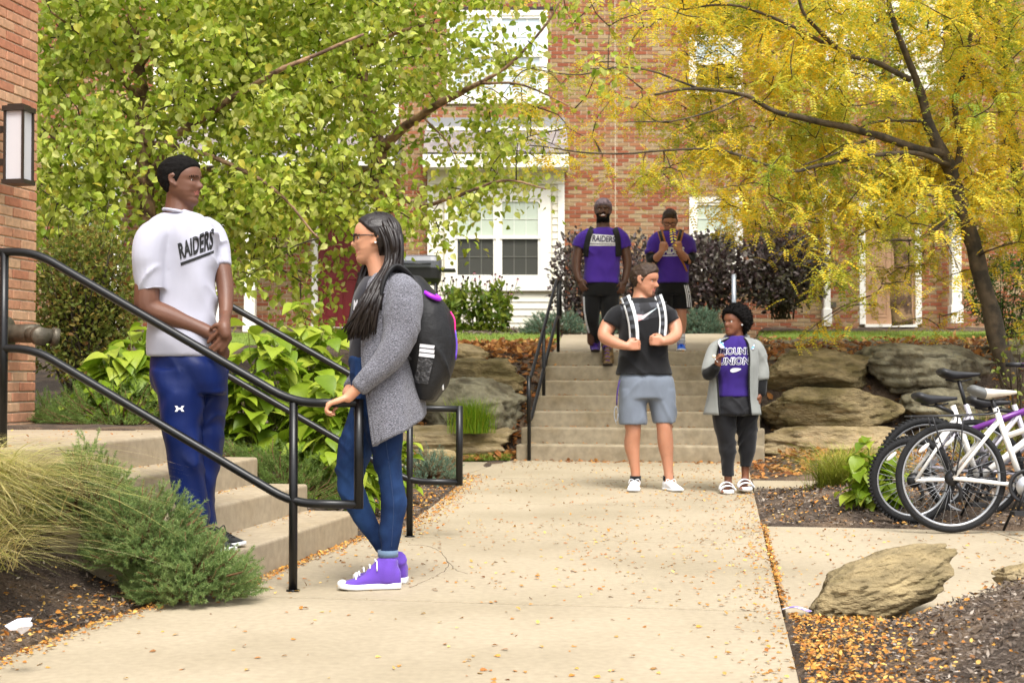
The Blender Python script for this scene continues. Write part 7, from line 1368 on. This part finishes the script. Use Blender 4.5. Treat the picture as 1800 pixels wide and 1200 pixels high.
    band('shoulder_strap', [(1160, 405), (1163, 416), (1167, 430), (1170, 440)], D, bvh, 10, [blk_m(), br_], bp, .01, .016, fn); band('shoulder_strap', [(1198, 403), (1195, 416), (1191, 430), (1189, 440)], D, bvh, 10, [blk_m(), br_], bp, .01, .016, fn); band('webbing', [(1189, 442), (1195, 452), (1202, 464), (1208, 478)], D, bvh, 3.5, br_, bp, .01, .008)
    bm_ = MB(); bm_.add(*loft(rings_px(D+.26, [(418, 1181, 20, .08), (440, 1181, 27, .12), (475, 1181, 27, .12), (492, 1181, 24, .1)]), 22, 2.8)); garment('bag', bm_, blk_m(), bp, .014, 4, .006)
man_glasses()
# ================================================================== BICYCLES
M_tyre = mat('tyre_rubber', (0.008, 0.008, 0.009), 0.8, 0.2, 40, 0.5, 120); M_rim = mat('aluminium_rim', srgb(176, 178, 182), 0.35, 0.08, 20, metal=0.7); M_bwh = mat('white_bike_paint', srgb(228, 226, 222), 0.3, 0.03, 8, spec=0.6); M_pur = mat('purple_bike_paint', srgb(104, 40, 130), 0.3, 0.05, 8, spec=0.6); M_sil = mat('silver_bike_paint', srgb(190, 186, 196), 0.3, 0.05, 8, metal=.3); M_sadk = mat('black_saddle', (0.014, 0.014, 0.016), 0.5, 0.1, 12, spec=.5); M_sadg = mat('grey_saddle', srgb(104, 106, 106), 0.5, 0.1, 12); M_sadw = mat('cream_saddle', srgb(206, 198, 186), 0.5, 0.1, 12); M_refl = mat('white_reflector', srgb(226, 222, 214), .25, .05); M_dkm = mat('dark_drive_metal', srgb(48, 48, 50), .45, .3, 40, metal=.6)
def ring_tube(c, R, r, ex, ez, n=48, m=8, flat=1.0):
    a = np.linspace(0, 2*np.pi, n, endpoint=False); b = np.linspace(0, 2*np.pi, m, endpoint=False); ey = np.cross(ez, ex); rad = np.cos(a)[:, None]*ex+np.sin(a)[:, None]*ez
    V = c+rad[:, None, :]*(R+r*np.cos(b))[None, :, None]+ey*(r*flat*np.sin(b))[None, :, None]; V = V.reshape(-1, 3); i = np.arange(n)[:, None]; j = np.arange(m)[None, :]
    return V, [np.stack([i*m+j, ((i+1) % n)*m+j, ((i+1) % n)*m+(j+1) % m, i*m+(j+1) % m], -1).reshape(-1, 4)]
def bicycle(label, contact, yaw, R, frame, accent, saddle, sad_h, saddle2=None, rack=False, knob=False, guard=False, lean=0.0, sad_x=.26, grip=None, bar_h=1.02):
    t = thing('bicycle', label, 'bicycle', contact, 'bicycles parked on the pad'); c0 = np.asarray(contact, float); ex = np.array([math.cos(yaw), math.sin(yaw), 0]); ey = np.array([-math.sin(yaw), math.cos(yaw), 0]); ez = nrm(np.array([0, 0, 1.0])+ey*lean); g = lambda x, y, z: c0+ex*x+ey*y+ez*z
    WB = 1.04; BB = g(.43, 0, .285); hubz = R
    for x, nm in ((0, 'r'), (WB, 'f')):
        c = g(x, 0, R); tr_ = 0.026 if knob else .021; w_ = obj('wheel', *ring_tube(c, R-tr_*1.75-.006, .010, ex, ez, 56, 6, 1.3), M_rim, t); obj('rim', *ring_tube(c, R-tr_*1.75+.004, .007, ex, ez, 56, 6, 1.5), M_rim, w_); V, F = ring_tube(c, R-tr_, tr_, ex, ez, 72, 10)
        obj('tyre', V, F, M_tyre, w_)
        if knob:
            mb = MB()
            for a in np.linspace(0, 2*np.pi, 70, endpoint=False):
                d = ex*math.cos(a)+ez*math.sin(a)
                for s_ in (-.011, .011): mb.add(*box(c+d*(R-.001)+ey*s_, (.006, .008, .007), np.stack([np.cross(ey, d), ey, d])))
            mb.build('tread_knobs', M_tyre, w_, smooth=False, kind='stuff')
        mb = MB()
        for k in range(32):
            a = 2*np.pi*k/32; s_ = .028 if k % 2 else -.028; off = (.55 if (k//2) % 2 else -.55); d = ex*math.cos(a)+ez*math.sin(a); d2 = ex*math.cos(a+off)+ez*math.sin(a+off); mb.add(*tube([c+d2*.022+ey*s_, c+d*(R-tr_*1.75-.008)], .0012, 4, 1))
        mb.build('spokes', M_rim, w_, kind='stuff'); obj('hub', *tube([c-ey*.045, c+ey*.045], .021, 12, 1), M_rim, w_)
        rf_ = c+(ex*math.cos(2.3)+ez*math.sin(2.3))*(R*.72); tg = -ex*math.sin(2.3)+ez*math.cos(2.3); obj('reflector', *ell(rf_, (.045, .008, .014), np.stack([tg, ey, np.cross(tg, ey)]), 2), M_refl, w_)
    st_top = g(.43-.15, 0, .285+.44); ht = g(.90, 0, .80); hb = g(.93, 0, .67)
    fr = MB()
    def tb(a, b, r=.016, m_=0): fr.add(*tube([a, b], r, 10, 1), m_)
    tb(BB, g(.43-.162, 0, .285+.47), .018); tb(BB, hb, .022); tb(g(.43-.09, 0, .285+.30), g(.905, 0, .78), .018, 1 if accent is not frame else 0); tb(g(.93, 0, .655), g(.895, 0, .83), .022)
    for s_ in (-1, 1): tb(g(0, s_*.062, R), BB+ey*s_*.03, .0115); tb(g(0, s_*.062, R), g(.43-.135, s_*.02, .285+.40), .0105); tb(g(WB, s_*.05, R), g(.935, s_*.045, .64), .014, 1)
    fr.add(*tube([g(.935, -.05, .64), g(.935, .05, .64)], .02, 8, 1), 1); fr.build('frame', [frame, accent], t)
    obj('seat_post', *tube([g(.43-.15, 0, .285+.42), g(sad_x, 0, sad_h-.04)], .0135, 10, 1), M_dkm, t)
    sc = g(sad_x, 0, sad_h); rows = [(-.135, .06, .022), (-.11, .082, .036), (-.05, .07, .036), (.02, .034, .026), (.09, .019, .018), (.145, .012, .010)]; a = np.linspace(0, 2*np.pi, 18, endpoint=False); rg = np.array([sc+ex*u+ey*(w_*np.cos(a))[:, None]+ez*(h_*np.sin(a)*np.where(np.sin(a) < 0, 1.1, .8)+(.018 if u < -.05 else 0)+.03*max(0, u-.05))[:, None] for u, w_, h_ in rows]); V, F = ringgrid(catmull(rg.reshape(6, -1), 3).reshape(-1, 18, 3)); ctr = (V-sc)@ex
    mi = np.concatenate([(np.median(ctr[f], axis=1) > -.045).astype(int) for f in F]) if saddle2 else None; so_ = obj('saddle', V, F, [saddle, saddle2 or saddle], t, True, mi); obj('rails', *tube([sc-ex*.09-ez*.035, sc-ez*.05, sc+ex*.09-ez*.03], .006, 6, 3), M_dkm, so_)
    # drive train
    cr = obj('chain_ring', *ring_tube(BB-ey*.05, .085, .008, ex, ez, 40, 6, .5), M_dkm, t); mb = MB()
    for k in range(5): a_ = k*1.2566+.3; d = ex*math.cos(a_)+ez*math.sin(a_); mb.add(*tube([BB-ey*.052+d*.015, BB-ey*.05+d*.085], [.012, .008], 6, 1, flat=.5))
    mb.add(*tube([BB-ey*.07, BB+ey*.07], .017, 10, 1)); mb.build('spider', M_dkm, cr)
    if guard: obj('chain_guard', *ring_tube(BB-ey*.058, .094, .010, ex, ez, 40, 6, .4), M_sadk, cr); V, F = tube([BB-ey*.062, BB-ey*.066], .062, 24, 1); obj('guard_disc', V, F, M_rim, cr)
    for s_, dz in ((-1, -1), (1, 1)): e = BB+ey*s_*.075+(ex*.35*dz+ez*.93*dz)*.165; obj('crank', *tube([BB+ey*s_*.07, e], .009, 8, 1), M_dkm, t); V, F = box(e+ey*s_*.05, (.045, .045, .011), np.stack([ex, ey, ez])); obj('pedal', V, F, M_sadk, t, smooth=False)
    obj('chain', *tube([g(0, -.05, R+.035), BB-ey*.05+ez*.085], .004, 5, 1), M_dkm, t); obj('chain', *tube([g(.02, -.05, R-.06), BB-ey*.05-ez*.085], .004, 5, 1), M_dkm, t)
    obj('cassette', *tube([g(0, -.035, R), g(0, -.058, R)], [.048, .03], 18, 1), M_dkm, t); obj('derailleur', *tube([g(.02, -.06, R-.03), g(.045, -.06, R-.08), g(.03, -.06, R-.13)], [.014, .012, .014], 8, 2), M_dkm, t)
    # bars
    st_ = g(.885, 0, .88); obj('stem', *tube([ht, st_, g(.93, 0, bar_h-.06)], .013, 8, 2), M_dkm, t); ba = MB(); ba.add(*tube([g(.80, .30, bar_h), g(.90, .18, bar_h-.01), g(.93, 0, bar_h-.06), g(.90, -.18, bar_h-.01), g(.80, -.30, bar_h)], .011, 8, 4)); hb_ = ba.build('handlebar', M_dkm, t)
    for s_ in (-1, 1): obj('grip', *tube([g(.83, s_*.265, bar_h), g(.755, s_*.335, bar_h+.0)], .017, 10, 1), grip or M_sadk, hb_)
    if rack:
        mb = MB(); z = .70
        for s_ in (-1, 1): mb.add(*tube([g(-.24, s_*.055, z), g(.22, s_*.055, z+.015), g(.27, s_*.04, z+.05)], .006, 6, 2)); mb.add(*tube([g(-.12, s_*.057, z), g(-.08, s_*.07, z-.14), g(0, s_*.072, R+.02)], .005, 6, 3)); mb.add(*tube([g(.06, s_*.057, z), g(.04, s_*.07, z-.2), g(0.01, s_*.072, R+.02)], .005, 6, 3))
        mb.add(*tube([g(-.24, -.055, z), g(-.27, 0, z), g(-.24, .055, z)], .006, 6, 4)); mb.add(*tube([g(-.25, 0, z), g(.2, 0, z+.01)], .005, 6, 1)); [mb.add(*tube([g(x_, -.055, z), g(x_, .055, z)], .005, 6, 1)) for x_ in (-.1, .05)]; mb.build('luggage_rack', M_sadk, t)
    V, F = tube([BB-ez*.03+ey*.03, g(.36, .16, 0.0)], .008, 8, 1); obj('kickstand', V, F, M_dkm, t)
    return t
bc = lambda px, py: G(px, py, 0.003)
bicycle('white bicycle with rear rack and grey cream saddle, nearest on the pad', bc(1672, 936), -0.04, .332, M_bwh, M_bwh, M_sadg, .845, M_sadw, rack=True, guard=True, sad_x=.25)
bicycle('white and purple bicycle with small knobbly tyres behind the white one', bc(1604, 920), 0.05, .28, M_bwh, M_pur, M_sadk, .80, knob=True, sad_x=.15)
bicycle('purple bicycle with the tallest black saddle and knobbly tyres', bc(1630, 907), 0.03, .335, M_sil, M_pur, M_sadk, .955, knob=True, sad_x=.22, grip=M_pur)
bicycle('silver bicycle half hidden at the right edge with a low dark saddle', bc(1712, 913), -0.02, .33, M_sil, M_bwh, M_sadk, .77, sad_x=.10, grip=M_pur, bar_h=1.0)
# bits of litter
pw = G(38, 1098, 0.16); rr = np.random.default_rng(3); V, F = ICO[2]; tag(obj('paper_scrap', V*(1+.5*rr.normal(size=(len(V), 1))*.5)*[.035, .03, .02]+pw, F, mat('white_paper', srgb(232, 230, 238), .8, .05), smooth=False, loc=pw), 'crumpled white paper scrap on the left mulch bed', 'paper')
p0 = G(1376, 1070, 0.012); p1 = G(1424, 1074, 0.02); tag(obj('ribbon', *tube([p0, (p0+p1)/2+[0, .02, .01], p1], .012, 8, 4, flat=.25), mat('violet_white_ribbon', srgb(140, 120, 200), .6, .3, 60, col2=srgb(230, 226, 240), c2s=30), loc=p0), 'purple and white ribbon lying beside the leaning stone', 'ribbon')
# hairline cracks in the path near the far rail post
M_crk = mat('crack_dirt', srgb(96, 84, 68), .95, .2, 30)
for kk, pts in enumerate([[(716, 957), (745, 958), (770, 966), (786, 985), (784, 1000), (768, 1010), (752, 1018), (724, 1030)], [(786, 985), (800, 1000), (822, 1008)]]):
    q = catmull(np.array([G(a, b, 0.0015) for a, b in pts]), 6); q[:, :2] += 0.008*np.stack([vnoise(q*25, 4), vnoise(q*25, 9)], 1); V, F = tube(q, 0.0018, 5, 1, flat=0.3); obj('path_crack', V, F, M_crk, path)
